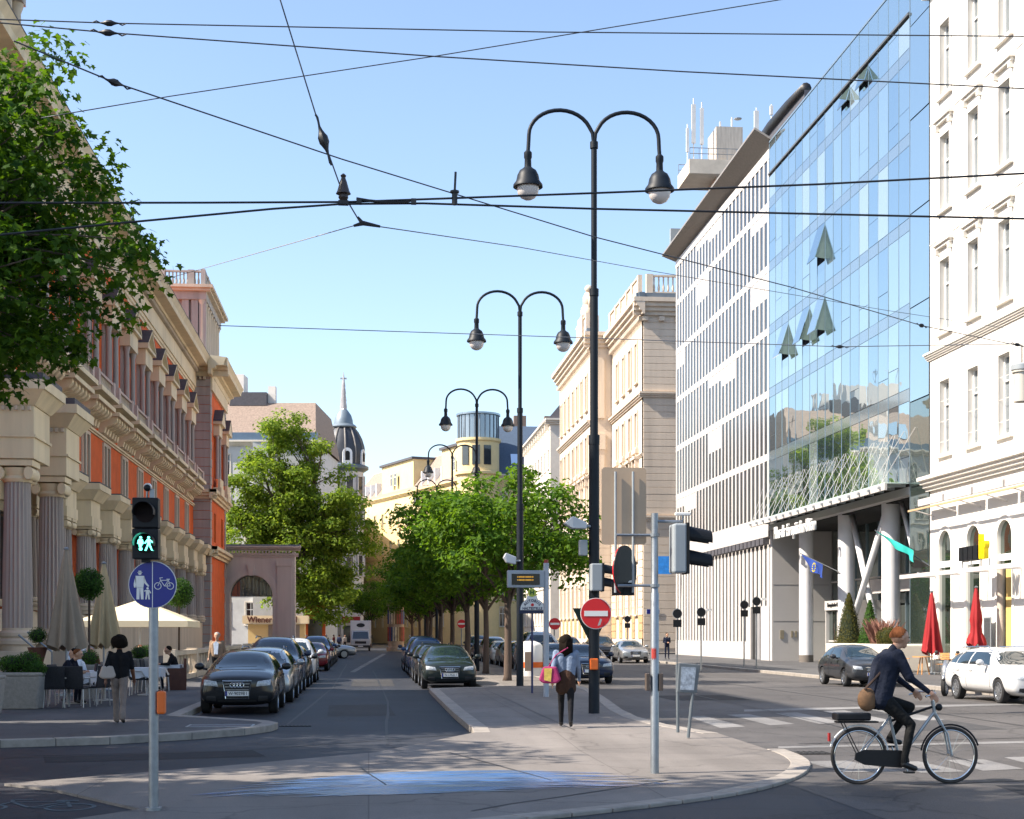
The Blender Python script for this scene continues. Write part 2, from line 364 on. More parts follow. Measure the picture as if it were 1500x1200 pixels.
stripes = [([(1007, 1050), (1030, 1049), (1092, 1065), (1055, 1067)], 0), ([(1065, 1047.5), (1097, 1046.5), (1164, 1061), (1128, 1063)], 0), ([(1135, 1045), (1167, 1044), (1236, 1059), (1200, 1061)], 0),
           ([(1205, 1042), (1237, 1041), (1310, 1057), (1274, 1058)], 0), ([(1275, 1040), (1307, 1039), (1384, 1055), (1348, 1056)], 0),
           ([(1175, 1116), (1240, 1115), (1322, 1131), (1240, 1132)], 1), ([(1290, 1117), (1345, 1116), (1415, 1131), (1350, 1133)], 1), ([(1385, 1114), (1440, 1113), (1500, 1127), (1440, 1130)], 1), ([(1470, 1110), (1520, 1109), (1580, 1124), (1530, 1126)], 1)]
sm = sheet('road_marking', pxpoly(stripes[0][0]), .007, MARK)
for p, k in stripes[1:]:
    sheet('road_marking', pxpoly(p), .007, MARK)
for p in ([(1090, 1040), (1500, 1030), (1500, 1033), (1090, 1043)], [(1140, 1094), (1500, 1086), (1500, 1089), (1140, 1097)], [(560, 958), (566, 958), (520, 985), (512, 985)]):
    sheet('road_line', pxpoly(p), .007, MARK)
# tar seams, repair patches and expansion joints
TAR = mat('tar_seam', (.012, .012, .013), .6, var=.3, scale=6); PATCH = groundmat('asphalt_patch', (.052, .051, .052), .35, .2, .75); PATCH2 = groundmat('dark_asphalt_patch', (.024, .025, .029), .35, .2, .75)
def seam(pts, w2, z, name='tar_seam'):
    mb = MB(); rg = random.Random(int(pts[0][0] * 7 + pts[0][1])); P = []
    for (a, b2) in zip(pts[:-1], pts[1:]):
        for k in range(5): P.append((a[0] + (b2[0] - a[0]) * k / 5 + rg.uniform(-.025, .025), a[1] + (b2[1] - a[1]) * k / 5 + rg.uniform(-.025, .025)))
    P.append(pts[-1]); vs = []
    for i, p in enumerate(P):
        q = P[min(i + 1, len(P) - 1)]; o = P[max(i - 1, 0)]; L = math.hypot(q[0] - o[0], q[1] - o[1]) or 1; nx, ny = -(q[1] - o[1]) / L, (q[0] - o[0]) / L; ww = w2 * rg.uniform(.6, 1.3); vs += [(p[0] - nx * ww, p[1] - ny * ww, z), (p[0] + nx * ww, p[1] + ny * ww, z)]
    mb.add(vs, [(2 * i, 2 * i + 1, 2 * i + 3, 2 * i + 2) for i in range(len(P) - 1)]); struct(name, mb, TAR)
for pts, w2, z in (([(-1.6, 30), (-1.2, 50), (-1.3, 90)], .03, .004), ([(.3, 24.5), (.5, 40), (.2, 75)], .025, .004), ([(-8, 21.5), (-2, 23.5), (1.6, 26.8)], .03, .004), ([(8.4, 20), (9.2, 30), (9.6, 46)], .03, .008), ([(12.6, 22), (13.0, 40), (12.8, 80)], .03, .008), ([(6.4, 17.4), (10.5, 18.2), (16, 18.0)], .03, .008), ([(7.0, 24), (12, 25.2), (17.6, 25.5)], .025, .008), ([(1.0, 15.0), (3.6, 17.9)], .016, .035), ([(2.2, 18.0), (1.2, 22.4)], .014, .035), ([(.3, 16.9), (-.1, 20.0)], .016, .035), ([(3.6, 26), (3.5, 45)], .012, .124), ([(1.9, 30.5), (5.4, 30.8)], .012, .124), ([(-6, 25.6), (-9, 30), (-9.5, 36)], .016, .124)): seam(pts, w2, z)
for poly, z, m in (([(-.9, 33), (.6, 33.2), (.5, 38.5), (-1.0, 38.2)], .003, PATCH), ([(-4.5, 21.5), (-1.5, 22.3), (-1.8, 23.6), (-4.8, 22.8)], .003, PATCH2), ([(7.2, 15.6), (9.6, 15.2), (9.9, 17.0), (7.4, 17.2)], .006, PATCH2), ([(10.2, 27), (12.0, 27.3), (12.1, 35), (10.4, 34.8)], .006, PATCH), ([(8.2, 40), (10.4, 40), (10.4, 43.4), (8.2, 43.2)], .006, PATCH2), ([(-.6, 52), (.9, 52), (.9, 60), (-.6, 60)], .003, PATCH)): sheet('asphalt_patch', poly, z, m)
# drain grates and a manhole
def grate(x, y, w2, l2, h, label):
    t = thing('drain_grate', label, 'grate', (x, y, h)); IRON = mat('cast_iron', (.035, .035, .037), .6, metal=.4, var=.2)
    MB().box(-w2 / 2, w2 / 2, -l2 / 2, l2 / 2, 0, .006).build('frame', mat('grate_pit', (.006, .006, .006), .9), t, world=False)
    for i in range(9): MB().box(-w2 / 2 + w2 * i / 8 - .012, -w2 / 2 + w2 * i / 8 + .012, -l2 / 2, l2 / 2, .006, .014).build('bar', IRON, t, world=False)
g = gp(1175, 1104); grate(g.x, g.y, .75, .5, .008, 'iron drain grate on the road beside the rounded kerb')
g = gp(433, 1064); grate(g.x, g.y, .6, .3, .002, 'iron drain grate in the gutter by the pavement corner')
g = gp(335, 1052, .12)
t = thing('manhole_cover', 'rectangular metal access cover set in the palace pavement', 'cover', (-2.7, 27.9, .121))
MB().box(-.55, .55, -.32, .32, 0, .004).build('cover', mat('cover_metal', '#55545a', .6, metal=.3, var=.2), t, world=False)
MB().box(-.6, .6, -.37, -.33, 0, .006).box(-.6, .6, .33, .37, 0, .006).box(-.6, -.56, -.33, .33, 0, .006).box(.56, .6, -.33, .33, 0, .006).build('frame', GALV, t, world=False)
# ------------------------------------------------------------------ buildings: helpers
def wall_open(T, a0, a1, z0, z1, ops, d0=-.35, d1=0.0, mb=None):
    """wall slab with rectangular openings (a0,a1,z0,z1), cut into boxes"""
    mb = mb or MB(T); zs = sorted({z0, z1} | {min(max(o[k], z0), z1) for o in ops for k in (2, 3)})
    for za, zb in zip(zs[:-1], zs[1:]):
        if zb - za < 1e-4: continue
        cuts = sorted([(o[0], o[1]) for o in ops if o[2] < zb - 1e-4 and o[3] > za + 1e-4]); x = a0
        for (u, v) in cuts:
            if u > x: mb.box(x, u, d0, d1, za, zb)
            x = max(x, v)
        if x < a1: mb.box(x, a1, d0, d1, za, zb)
    return mb
def arch_fill(mb, a0, a1, zs, d0, d1, n=10):
    r = (a1 - a0) / 2; c = (a0 + a1) / 2
    L = [(a0, zs)] + [(a0, zs + r)] + [(c, zs + r)] + [(c + r * math.cos(PI / 2 + PI / 2 * i / n), zs + r * math.sin(PI / 2 + PI / 2 * i / n)) for i in range(n)]
    mb.prism(L, d0, d1); mb.prism([(2 * c - x, z) for x, z in L][::-1], d0, d1)
def window(T, parent, a0, a1, z0, z1, rec=.18, fm=None, nx=2, bars=(.68,), fw=.07, glass=None, name='window'):
    fm = fm or WHITEPAINT; mb = MB(T); d0, d1 = -rec - .05, -rec + .02
    mb.box(a0, a0 + fw, d0, d1, z0, z1).box(a1 - fw, a1, d0, d1, z0, z1).box(a0 + fw, a1 - fw, d0, d1, z0, z0 + fw).box(a0 + fw, a1 - fw, d0, d1, z1 - fw, z1)
    for i in range(1, nx):
        c = a0 + (a1 - a0) * i / nx; mb.box(c - fw * .45, c + fw * .45, d0, d1 - .003, z0 + fw, z1 - fw)
    for b in bars:
        z = z0 + (z1 - z0) * b; mb.box(a0 + fw, a1 - fw, d0, d1 + .012, z - fw * .5, z + fw * .5)
    o = mb.build(name, fm, parent)
    g = MB(T).box(a0 + .01, a1 - .01, -rec - .09, -rec - .045, z0 + .01, z1 - .01).build('pane', glass or DGLASS); g.parent = o
    return o
def surround(T, parent, a0, a1, z0, z1, w=.2, d=.07, m=None, sill=True, name='window_surround'):
    mb = MB(T); mb.box(a0 - w, a0, -.01, d, z0, z1 + w).box(a1, a1 + w, -.01, d, z0, z1 + w).box(a0, a1, -.01, d, z1, z1 + w)
    if sill: mb.box(a0 - w - .05, a1 + w + .05, -.01, d + .1, z0 - w * .7, z0)
    return mb.build(name, m or STONE, parent)
def cornice(T, parent, a0, a1, prof, m, name='cornice', rets=0):
    """prof: list of (d, z) outline of the moulding, swept along the facade"""
    mb = MB(T); mb.prism(prof, a0, a1, 'a'); return mb.build(name, m, parent)
def step_prof(z, h, d, n=3):
    P = [(-.01, z)]
    for i in range(n):
        P += [(d * (i + 1) / n, z + h * i / n), (d * (i + 1) / n, z + h * (i + .75) / n)]
    return P + [(d, z + h), (-.01, z + h)]
def dentils(T, parent, a0, a1, z, h, w, d, step, m, name='dentil', joined=True):
    n = int((a1 - a0) / step); mb = MB(T)
    for i in range(n): mb.box(a0 + step * i, a0 + step * i + w, -.005, d, z, z + h)
    o = mb.build(name, m, parent)
    if joined: o['kind'] = 'stuff'
    return o
def courses(T, parent, a0, a1, z0, z1, h, d, m, name='stone_course', gap=.045, stag=None):
    """rusticated stone courses, each a slab of its own with a recessed joint"""
    z = z0; k = 0
    while z < z1 - .1:
        zt = min(z + h, z1); mb = MB(T); mb.box(a0, a1, -.02, d + random.uniform(-.006, .006), z, zt - gap); mb.build(name, m, parent, bevel=.015); z += h; k += 1

# ------------------------------------------------------------------ glass office building
XR = 25.3
EUG = glassmat('blue_coated_glass', (.80, .87, .87), .70, (.05, .075, .085), .012, wav=.10)
EUV = [EUG] + [glassmat('blue_coated_glass_%s' % n_, t_, r_, b_, .012, wav=.10) for n_, t_, r_, b_ in (('pale', (.86, .91, .89), .74, (.12, .16, .17)), ('deep', (.72, .81, .84), .68, (.04, .07, .09)), ('milky', (.82, .86, .84), .55, (.30, .36, .38)))]
EUS = glassmat('spandrel_glass', (.55, .66, .74), .42, (.16, .2, .22), .06)
EUL = glassmat('lower_glass', (.6, .68, .66), .42, (.035, .05, .045), .015, wav=.10)
ALU = mat('aluminium_profile', '#8fa0ab', .35, metal=.7, var=.06)
eu = thing('glass_office_building', 'modern blue mirrored glass office block with round columns and glazed canopy', 'building', (XR, 79.6, 0))
T = TR(XR); Y0, Y1, NC = 68.4, 93.2, 17; cw = (Y1 - Y0) / NC
MB(T).box(66.0, 93.2, -14, -.45, 8.3, 32.4).build('core', DARKIN, eu)
ZS = [9.05, 13.05, 17.05, 21.05, 25.05, 29.05]
def pane(a0, a1, z0, z1, m, tilt=0, name='pane'):
    mb = MB(); w2, h2 = (a1 - a0) / 2 - .012, (z1 - z0) - .024
    mb.box(-w2, w2, -.02, .02, -h2, 0)
    o = mb.build(name, m, eu, world=False); o.location = (-.0, (a0 + a1) / 2 - 79.6, z1 - .012)
    rx = random.gauss(0, .0022); rz = random.gauss(0, .0028)
    o.rotation_euler = (rx - tilt, 0, PI / 2 * -1 + rz); return o
openset = {(10, 4), (13, 3), (12, 3), (11, 3), (8, 5), (7, 5)}
def col_of(x): return int((atX(x, 500, XR).y - Y0) / cw)
openset = {(col_of(1200), 3), (col_of(1149), 2), (col_of(1181), 2), (col_of(1201), 2), (col_of(1238), 5), (col_of(1263), 5)}
for k, z in enumerate(ZS):
    top = ZS[k + 1] if k + 1 < len(ZS) else 32.6
    for c in range(NC):
        a0, a1 = Y0 + c * cw, Y0 + (c + 1) * cw
        s0, s1 = z - .3, z + .3
        if k: pane(a0, a1, s0, s1, EUS, name='spandrel_pane')
        lo = s1 if k else 8.95; hi = top - .3 if k + 1 < len(ZS) else 30.75; gm = random.choice(EUV[:1] * 4 + EUV[1:2] * 3 + EUV[2:3] * 3 + EUV[3:])
        if (c, k) in openset:
            split = lo + 1.9 if k == 5 else lo + 1.35
            if k == 5: lo2 = lo
            pane(a0, a1, lo, lo + .0 + (.5 if k == 5 else 1.25), gm)
            b0 = lo + (.5 if k == 5 else 1.25)
            o = pane(a0, a1, b0, hi, gm, tilt=R(17), name='open_window')
            MB(T).box(a0 + .02, a1 - .02, -.3, -.06, b0, hi).build('opening', DARKIN, eu)
            for s in (a0 + .03,):
                MB(T).prism([(-.02, hi), (-.02, b0 + .1), (.62, b0 + .18)], s, s + .02, 'a').build('window_stay', mat('open_window_side', (.14, .19, .17), .2), eu)
        elif (c * 5 + k * 3) % 4 == 0 or (c * 3 + k) % 7 == 0:
            b0 = lo + (.95 if (c + k) % 2 else 1.2); pane(a0, a1, lo, b0, gm); pane(a0, a1, b0, hi, gm)
        else: pane(a0, a1, lo, hi, gm)
for c in range(NC): pane(Y0 + c * cw, Y0 + (c + 1) * cw, 31.05, 32.9, EUG, name='parapet_pane')
MB(T).box(Y0, Y1, -.1, .12, 30.86, 30.97).build('gutter', mat('dark_gutter', '#5f6163', .5, metal=.4), eu)
for c in range(NC + 1):
    a = Y0 + c * cw; MB(T).box(a - .012, a + .012, -.05, .035, 8.95, 32.9).build('mullion', ALU, eu)
# clear strip against the white house
for i, (z0, z1) in enumerate([(1.0, 4.63), (4.66, 8.64), (8.67, 12.64), (12.67, 17.04), (17.07, 21.44), (21.47, 25.84), (25.87, 30.24), (30.27, 33.0)]):
    pane(65.95, Y0 - .08, z0, z1, EUL if i < 3 else EUG, name='strip_pane')
MB(T).box(Y0 - .08, Y0 - .02, -.3, .03, .12, 33).build('corner_post', ALU, eu)
MB(T).box(65.9, 93.2, -14, -.1, 32.42, 33.0).build('roof', ZINC, eu)
# soffit, recess, canopy
MB(T).box(Y0, 93.2, -6, 0.04, 8.35, 8.72).build('soffit', WHITEM, eu)
CAN = mat('canopy_glass', (.5, .62, .58), .08, var=.05, spec=.8)
canopy = MB(T).box(Y0 - .1, 93.3, .08, 1.25, 8.86, 8.9).build('canopy', CAN, eu)
MB(T).box(Y0 - .1, 93.3, 1.15, 1.27, 8.55, 8.85).build('canopy_edge', WHITEM, eu)
for i in range(17):
    a = Y0 + .5 + i * 1.5; MB(T).box(a - .05, a + .05, .05, 1.2, 8.74, 8.85).box(a - .09, a + .09, 1.274, 1.4, 8.64, 8.76).build('canopy_bracket', GREYM, eu)
    mb = MB(); p0 = Vector((XR - 1.2, a, 8.92)); mb.tube([p0, (XR - .06, a + 1.35, 11.4)], .008, 5); mb.tube([p0 + Vector((0, .02, 0)), (XR - .06, a - 1.35, 11.4)], .014, 5)
    mb.build('stay_rod', WHITEM, eu)
REC = glassmat('lobby_glass', (.55, .62, .6), .35, (.03, .04, .035), .01, wav=.1)
T2 = TR(29.2)
for i in range(12):
    a0 = 66.2 + i * 2.2
    for (z0, z1) in ((.3, 3.4), (3.5, 5.0), (5.1, 8.3)):
        MB(T2).box(a0 + .04, a0 + 2.16, -.04, 0, z0, z1).build('lobby_pane', REC, eu)
    MB(T2).box(a0 - .04, a0 + .04, -.08, .1, .12, 8.35).build('lobby_mullion', ALU, eu)
MB(T2).box(66.2, 92.6, -.3, .14, 4.1 + .92, 4.16 + .95).box(66.2, 92.6, -.3, .1, .12, .3).build('lobby_rail', WHITEM, eu)
MB(T2).box(66.2, 92.6, -8, -.35, .12, 8.3).build('lobby_core', DARKIN, eu)
MB().box(25.32, 29.2, 92.7, 93.2, .12, 8.34).build('side_wall', WHITEM, eu)
for z in (2.6, 4.9): MB().box(25.4, 29.0, 92.69, 92.705, z, z + .015).build('wall_joint', DARKIN, eu)
for x, w2, z, h in ((25.95, .24, 1.5, .55), (26.6, .12, 1.6, .4), (26.85, .12, 1.6, .4), (27.2, .18, 1.65, .35)):
    MB().box(x - w2 / 2, x + w2 / 2, 92.66, 92.7, z, z + h).build('brass_plaque', mat('plaque', '#9b927e', .5, metal=.4), eu)
COLM = mat('column_paint', '#d8d8da', .45, var=.04)
for px, r in ((1181, .42), (1240, .46), (1305, .46)):
    y = atX(px, 900, 26.1).y; MB().lathe([(r, .5), (r, 8.36)], 24, (26.1, y, 0)).build('column', COLM, eu, smooth=40)
    MB().lathe([(r + .01, .12), (r + .01, .55)], 24, (26.1, y, 0)).build('column_foot', mat('column_foot', '#6d6660', .6), eu, smooth=40)
ya, yb = atX(1240, 900, 26.1).y, atX(1305, 900, 26.1).y
MB().tube([(25.95, ya + .6, .2), (25.95, yb - .1, 8.35)], .17, 10).build('brace', COLM, eu, smooth=True)
MB().tube([(26.25, ya - .4, 8.35), (26.25, yb + 1.4, .2)], .17, 10).build('brace', COLM, eu, smooth=True)
MB().tube([(26.2, yb - 1.2, 8.35), (26.2, yb - 3.6, 4.6)], .12, 8).build('brace', COLM, eu, smooth=True)
MB().box(26.0, 29.1, 66.3, 68.2, 4.0, 4.75).build('lobby_beam', WHITEM, eu)
for (u, v) in ((ya + .5, ya + 4.0), (yb + .5, ya - .5), (66.3, yb - .5)): MB(TR(28.6)).box(u, v, 0, .1, 4.1, 4.9).build('lobby_beam', WHITEM, eu)
# entrance portal
mb = MB(TR(27.2)); e0, e1 = 83.2, 87.0
mb.box(e0, e1, -2, .25, 3.2, 3.75).box(e0, e0 + .12, -2, .2, .12, 3.2).box(e1 - .12, e1, -2, .2, .12, 3.2).box(e0 + 1.8, e0 + 1.9, -.02, .1, .12, 3.2); mb.build('entrance_frame', WHITEM, eu)
for i in range(3): MB(TR(27.2)).box(e0 + .15 + i * 1.2, e0 + 1.25 + i * 1.2, -.03, 0, .2, 3.15).build('entrance_door', REC, eu)
MB(TR(27.2)).box(e0 + .15, e1 - .15, .01, .06, 1.35, 1.43).build('door_bar', WHITEM, eu)
inst(text_mesh('Haus der Europäischen Union', 1.0, WHITEPAINT, .06, bold=.012), 'lettering', eu, (XR - 1.1 - XR, 83.9 - 79.6, 7.8), (R(90), 0, R(-90)), (.68, 1, 1))
inst(text_mesh('Europäische Union', .34, BLACKM, .02), 'lettering', eu, (27.2 - .27 - XR, 85.1 - 79.6, 3.5), (R(90), 0, R(-90)))
MB(T).box(Y0, 93.2, -.06, .05, 32.9, 33.02).build('coping', ALU, eu); MB().box(XR + .6, XR + 1.4, 87.6, 98.6, 32.9, 34.3).build('roof_kerb', SLATE, eu)
MB().tube([(XR + .7, 98.8, 34.5), (XR + .7, 95, 34.62), (XR + .7, 91, 34.55), (XR + .7, 87.6, 34.4)], [.36, .42, .4, .34], 10).build('roof_blind', mat('black_foil', (.012, .012, .014), .5, bump=.8, bscale=6), eu, smooth=True)

# ------------------------------------------------------------------ white slatted office building
lo = thing('slatted_office_building', 'white office block with narrow vertical window slots and overhanging eave', 'building', (XR, 108, 0))
T = TR(XR); A0, A1 = 93.26, 122.4; NF = 27; fw = (A1 - A0 - .7) / NF
MB(T).box(A0, A1, -16, -.12, .12, 32.6).build('core', WHITEM, lo)
SL = mat('slot_glass', (.03, .033, .037), .12, var=.4, scale=.5, spec=.5)
BLIND = mat('slot_blind', '#b9b4b0', .7, var=.1, scale=.8)
rows = [(9.3, 12.85), (13.3, 16.85), (17.3, 20.85), (21.3, 24.85), (25.3, 28.85), (29.3, 32.0)]
finm = {}
for k, (z0, z1) in enumerate(rows):
    MB(T).box(A0, A1, -.118, 0, z0 - .45, z0).build('floor_band', WHITEM, lo)
    for i in range(NF + 1):
        key = round(z1 - z0, 2)
        if key not in finm: finm[key] = MB().box(-.06, .06, -.18, .18, 0, z1 - z0).mesh('fin', WHITEM)
        winst(finm[key], 'fin', lo, (XR + .06, A0 + .35 + i * fw, z0))
    for i in range(NF):
        a = A0 + .35 + i * fw; r = random.random(); zz = z1 - (z1 - z0) * (0, 0, .35, 0, .45, 0, 0, 0, 0, .2, 0)[((i // 4) * 7 + k * 5) % 11]
        MB(T).box(a + .18, a + fw - .18, -.116, -.03, z0, zz).build('slot_pane', SL, lo) if zz > z0 + .1 else None
        if zz < z1: MB(T).box(a + .18, a + fw - .18, -.116, -.025, zz, z1).build('blind', BLIND, lo)
    MB(T).box(A0, A0 + .06, -.118, 0, z0, z1).build('edge_strip', WHITEM, lo); MB(T).box(A1 - .06, A1, -.118, 0, z0, z1).build('edge_strip', WHITEM, lo)
MB(T).box(A0, A1, -.118, .02, 32.0, 32.6).build('floor_band', WHITEM, lo)
# lower storeys: tall fins over a plinth, dark box louvres above
MB(T).box(A0, A1, -.118, .05, 8.0, 8.84).build('floor_band', WHITEM, lo)
lowf = MB().box(-.06, .06, -.33, .33, 0, 6.2).mesh('fin', WHITEM)
for i in range(NF + 1):
    if not (A0 + .35 + i * fw < 98.6): winst(lowf, 'fin', lo, (XR + .06, A0 + .35 + i * fw, 1.3))
    else: winst(MB().box(-.06, .06, -.33, .33, 0, 3.9).mesh('fin', WHITEM), 'fin', lo, (XR + .06, A0 + .35 + i * fw, 3.6))
for i in range(NF):
    a = A0 + .35 + i * fw
    zb = 3.6 if a < 98.6 else 1.3
    MB(T).box(a + .33, a + fw - .33, -.116, -.03, zb, 7.5).build('slot_pane', SL, lo)
    MB(T).box(a + .12, a + fw - .12, -.1, .28, 7.52, 7.92).build('box_louvre', SLATE, lo)
MB(T).box(98.7, A1, -.118, .02, .12, 1.3).build('plinth', WHITEM, lo); MB(T).box(A0, 95.3, -.118, .02, .12, 3.6).build('plinth', WHITEM, lo); MB(T).box(97.9, 98.69, -.118, .02, .12, 3.6).build('plinth', WHITEM, lo)
MB(T).box(95.35, 97.85, -.2, -.09, .12, 3.55).build('door_recess', DARKIN, lo); MB(T).box(95.4, 96.5, -.1, .06, .14, 3.5).build('door', mat('grey_door', '#8c8c8e', .5), lo)
# eave: flat wing with grey underside, rising towards the glass block
EAV = mat('perforated_eave', '#8a8580', .5, metal=.2, var=.15, scale=8)
mb = MB(); e = [(XR + .3, A0 - .3, 32.9), (XR - 1.0, A0 - .1, 33.75), (XR - 1.0, A1 + .9, 33.25), (XR + .3, A1 + .6, 32.65)]
mb.add([(x, y, z) for x, y, z in e] + [(x, y, z + .14) for x, y, z in e], [(0, 1, 2, 3), (7, 6, 5, 4), (0, 4, 5, 1), (1, 5, 6, 2), (2, 6, 7, 3), (3, 7, 4, 0)]); mb.build('eave', EAV, lo)
MB(T).box(A0, A1, -16, -.3, 32.62, 32.8).build('roof', ZINC, lo)
# rooftop tower platform with aerials
rt = thing('rooftop_mast_platform', 'concrete rooftop platform with railings carrying tall white aerials', 'mast platform', (33, 118, 32.8))
def rp(x, y, Y=118): return atY(x, y, Y)
a, b2 = rp(1004, 262), rp(1088, 262)
CONC = mat('raw_concrete', '#bdb3a5', .85, var=.12, grime=.3)
MB().box(a.x, b2.x + .5, 116.5, 121, rp(1004, 262).z, rp(1004, 232).z - .5).build('platform', CONC, rt)
c0, c1 = rp(1046, 232), rp(1086, 192); MB().box(c0.x, b2.x - .2, 117.2, 120.2, 32.8, rp(1046, 190).z).build('tower', mat('ribbed_concrete', '#aaa39a', .85, var=.2, scale=6, streak=True), rt)
zt = rp(1004, 232).z - .5
for yy in (116.6, 120.9):
    for k in (.45, .9): MB().tube([(a.x + .05, yy, zt + k), (b2.x + .4, yy, zt + k)], .03, 6).build('railing', GALV, rt)
    for i in range(7): MB().tube([(a.x + .05 + i * .75, yy, zt), (a.x + .05 + i * .75, yy, zt + .9)], .025, 6).build('railing_post', GALV, rt)
for px, y0, y1, w2 in ((1007, 240, 182, .1), (1016, 238, 144, .16), (1028, 238, 150, .14), (1055, 190, 178, .06), (1072, 190, 172, .05), (1108, 205, 158, .18), (1130, 175, 153, .12)):
    p, q = rp(px, y0), rp(px, y1); ob = MB(); ob.tube([p, q], .05, 6); ob.box(p.x - w2, p.x + w2, 117.9, 118.1, p.z + (q.z - p.z) * .3, p.z + (q.z - p.z) * .9); ob.build('aerial', mat('aerial_white', '#c9c9c8', .5), rt)
p = rp(1080, 178); MB().lathe([(.02, 0), (.3, .1), (.32, .16)], 12, (p.x, 117.8, p.z)).build('dish', GREYM, rt)
MB().box(rp(1000, 1).x - .2, rp(1040, 1).x, 121.8, 122.2, 33.6, 35.2).build('roof_hatch', GREYM, rt)

# ------------------------------------------------------------------ white stuccoed corner house on the right
wh = thing('white_stucco_house', 'bright white stuccoed corner house with tall windows and arched ground floor', 'building', (XR, 58, 0))
T = TR(XR); cols = [64.06, 60.93, 57.82, 54.7, 51.6]; frows = [(9.75, 13.0), (15.15, 18.35), (20.55, 23.85), (25.6, 28.8)]
ops = [(c - .55, c + .55, z0, z1) for c in cols for z0, z1 in frows]
wall_open(T, 48.5, 65.88, 8.0, 32, ops, -.5, 0).build('wall', WHITEP, wh)
MB(T).box(48.5, 65.88, -14, -.55, 8.0, 31.9).build('core', DARKIN, wh)
for c in cols:
    for k, (z0, z1) in enumerate(frows):
        window(T, wh, c - .55, c + .55, z0, z1, .22, WHITEPAINT, 2, (.68,), glass=mat('pale_window_glass', (.16, .18, .19), .08, var=.3, scale=.6, spec=.6))
        surround(T, wh, c - .55, c + .55, z0, z1, .2, .06, WHITEP)
        if k in (1, 2):
            hd = MB(T); hd.box(c - .85, c + .85, -.01, .16, z1 + .55, z1 + .68).box(c - .95, c + .95, -.01, .26, z1 + .68, z1 + .8)
            hd.box(c - .8, c - .66, -.01, .2, z1 + .3, z1 + .55).box(c + .66, c + .8, -.01, .2, z1 + .3, z1 + .55); hd.build('window_hood', WHITEP, wh)
for z, h, d in ((14.15, .32, .26), (8.25, .62, .55)): cornice(T, wh, 48.5, 66.1, step_prof(z, h, d, 4), WHITEP)
cornice(T, wh, 48.5, 66.2, step_prof(30.6, 1.3, 1.1, 4), WHITEP)
cornice(T, wh, 48.5, 65.88, step_prof(19.35, .05, .03, 1), WHITEP, 'string_course'); cornice(T, wh, 48.5, 65.88, step_prof(24.75, .05, .03, 1), WHITEP, 'string_course')
for c in (62.5, 59.35, 56.25): MB(T).box(c - .01, c + .01, -.002, .004, 9, 30.5).build('wall_joint', mat('joint_line', '#c9c2ba', .8), wh)  # joints drawn as thin, slightly darker strips
for z in (9.4, 10.3, 11.2, 12.1, 13.0): MB(T).box(48.5, 65.88, -.002, .003, z, z + .02).build('wall_joint', MATS['joint_line'], wh)
gops = [(c - .68, c + .68, .5, 6.35) for c in cols[:3]] + [(c - .9, c + .9, .2, 6.35) for c in cols[3:]]
gw = wall_open(T, 48.5, 65.88, .12, 8.0, gops, -.16, 0); MB(T).box(48.5, 65.8, -14, -.2, .1, 7.9).build('shop_core', DARKIN, wh)
for o in gops: arch_fill(gw, o[0], o[1], o[3] - (o[1] - o[0]) / 2, -.16, -.001)
gw.build('ground_wall', WHITEP, wh)
ARG = glassmat('shop_glass', (.55, .62, .58), .3, (.02, .03, .025), .01, wav=.1)
for i, o in enumerate(gops):
    MB(T).box(o[0], o[1], -.15, -.11, o[2], o[3]).build('shop_window', ARG, wh)
    MB(T).box(o[0], o[1], -.105, -.05, 4.75, 5.02).build('transom', WHITEPAINT, wh)
    rr = (o[1] - o[0]) / 2; cc = (o[0] + o[1]) / 2; mb = MB(T)
    P = arc(cc, o[3] - rr, rr + .22, 0, PI, 14); Q = arc(cc, o[3] - rr, rr + .02, 0, PI, 14)
    for j in range(14): mb.prism([P[j], P[j + 1], Q[j + 1], Q[j]], -.01, .05)
    mb.box(o[0] - .22, o[0] - .02, -.01, .05, o[2], o[3] - rr).box(o[1] + .02, o[1] + .22, -.01, .05, o[2], o[3] - rr); mb.build('arch_surround', WHITEP, wh)
MB(T).box(57.2, 57.82, -.1, -.03, .55, 4.6).build('door_panel', mat('ochre_panel', '#c5a765', .7), wh); MB(T).lathe([(.16, .3), (.16, 4.6)], 14, (58.15, .02, 0)).build('door_column', mat('beige_column', '#b5a89a', .6), wh, smooth=40)
MB(T).box(48.5, 66.1, -14, -.0, 31.92, 32.2).build('roof', ZINC, wh)
# light box awnings over the shop
aw = thing('shop_awning', 'white awning rail projecting over the arched shop windows', 'awning', (XR, 60, 4.3))
MB(T).box(48.6, 65.9, 1.3, 1.42, 4.28, 4.46).build('rail', WHITEM, aw)
for y in (65.2, 62.4, 59.4, 56.3, 53): MB(T).box(y - .03, y + .03, -.02, 1.31, 4.33, 4.4).build('arm', WHITEM, aw)
aw = thing('awning_cassette', 'folded white awning cassettes mounted below the big cornice', 'awning', (XR, 60, 7.5))
for i in range(5):
    y = 64.2 - i * 3.1; o = MB(T).box(y - 1.45, y + 1.45, .5, .66, 7.55, 7.85).build('cassette', WHITEM, aw)
MB(T).box(48.6, 66.0, .92, 1.0, 7.32, 7.4).build('rail', mat('tan_rail', '#b89b78', .6), aw)
for i in range(7): MB(T).tube([(65.4 - i * 2.6, 0, 7.1), (65.4 - i * 2.6, .96, 7.36)], .03, 6).build('arm', WHITEM, aw)
sg = thing('shop_sign', 'black and yellow block letter sign standing on the awning rail', 'sign', (XR - 1.4, 61, 4.46))
yA = atX(1408, 830, XR - 1.36).y; yB = atX(1436, 830, XR - 1.36).y; yC = atX(1450, 830, XR - 1.36).y
mb = MB(TR(XR - 1.3))
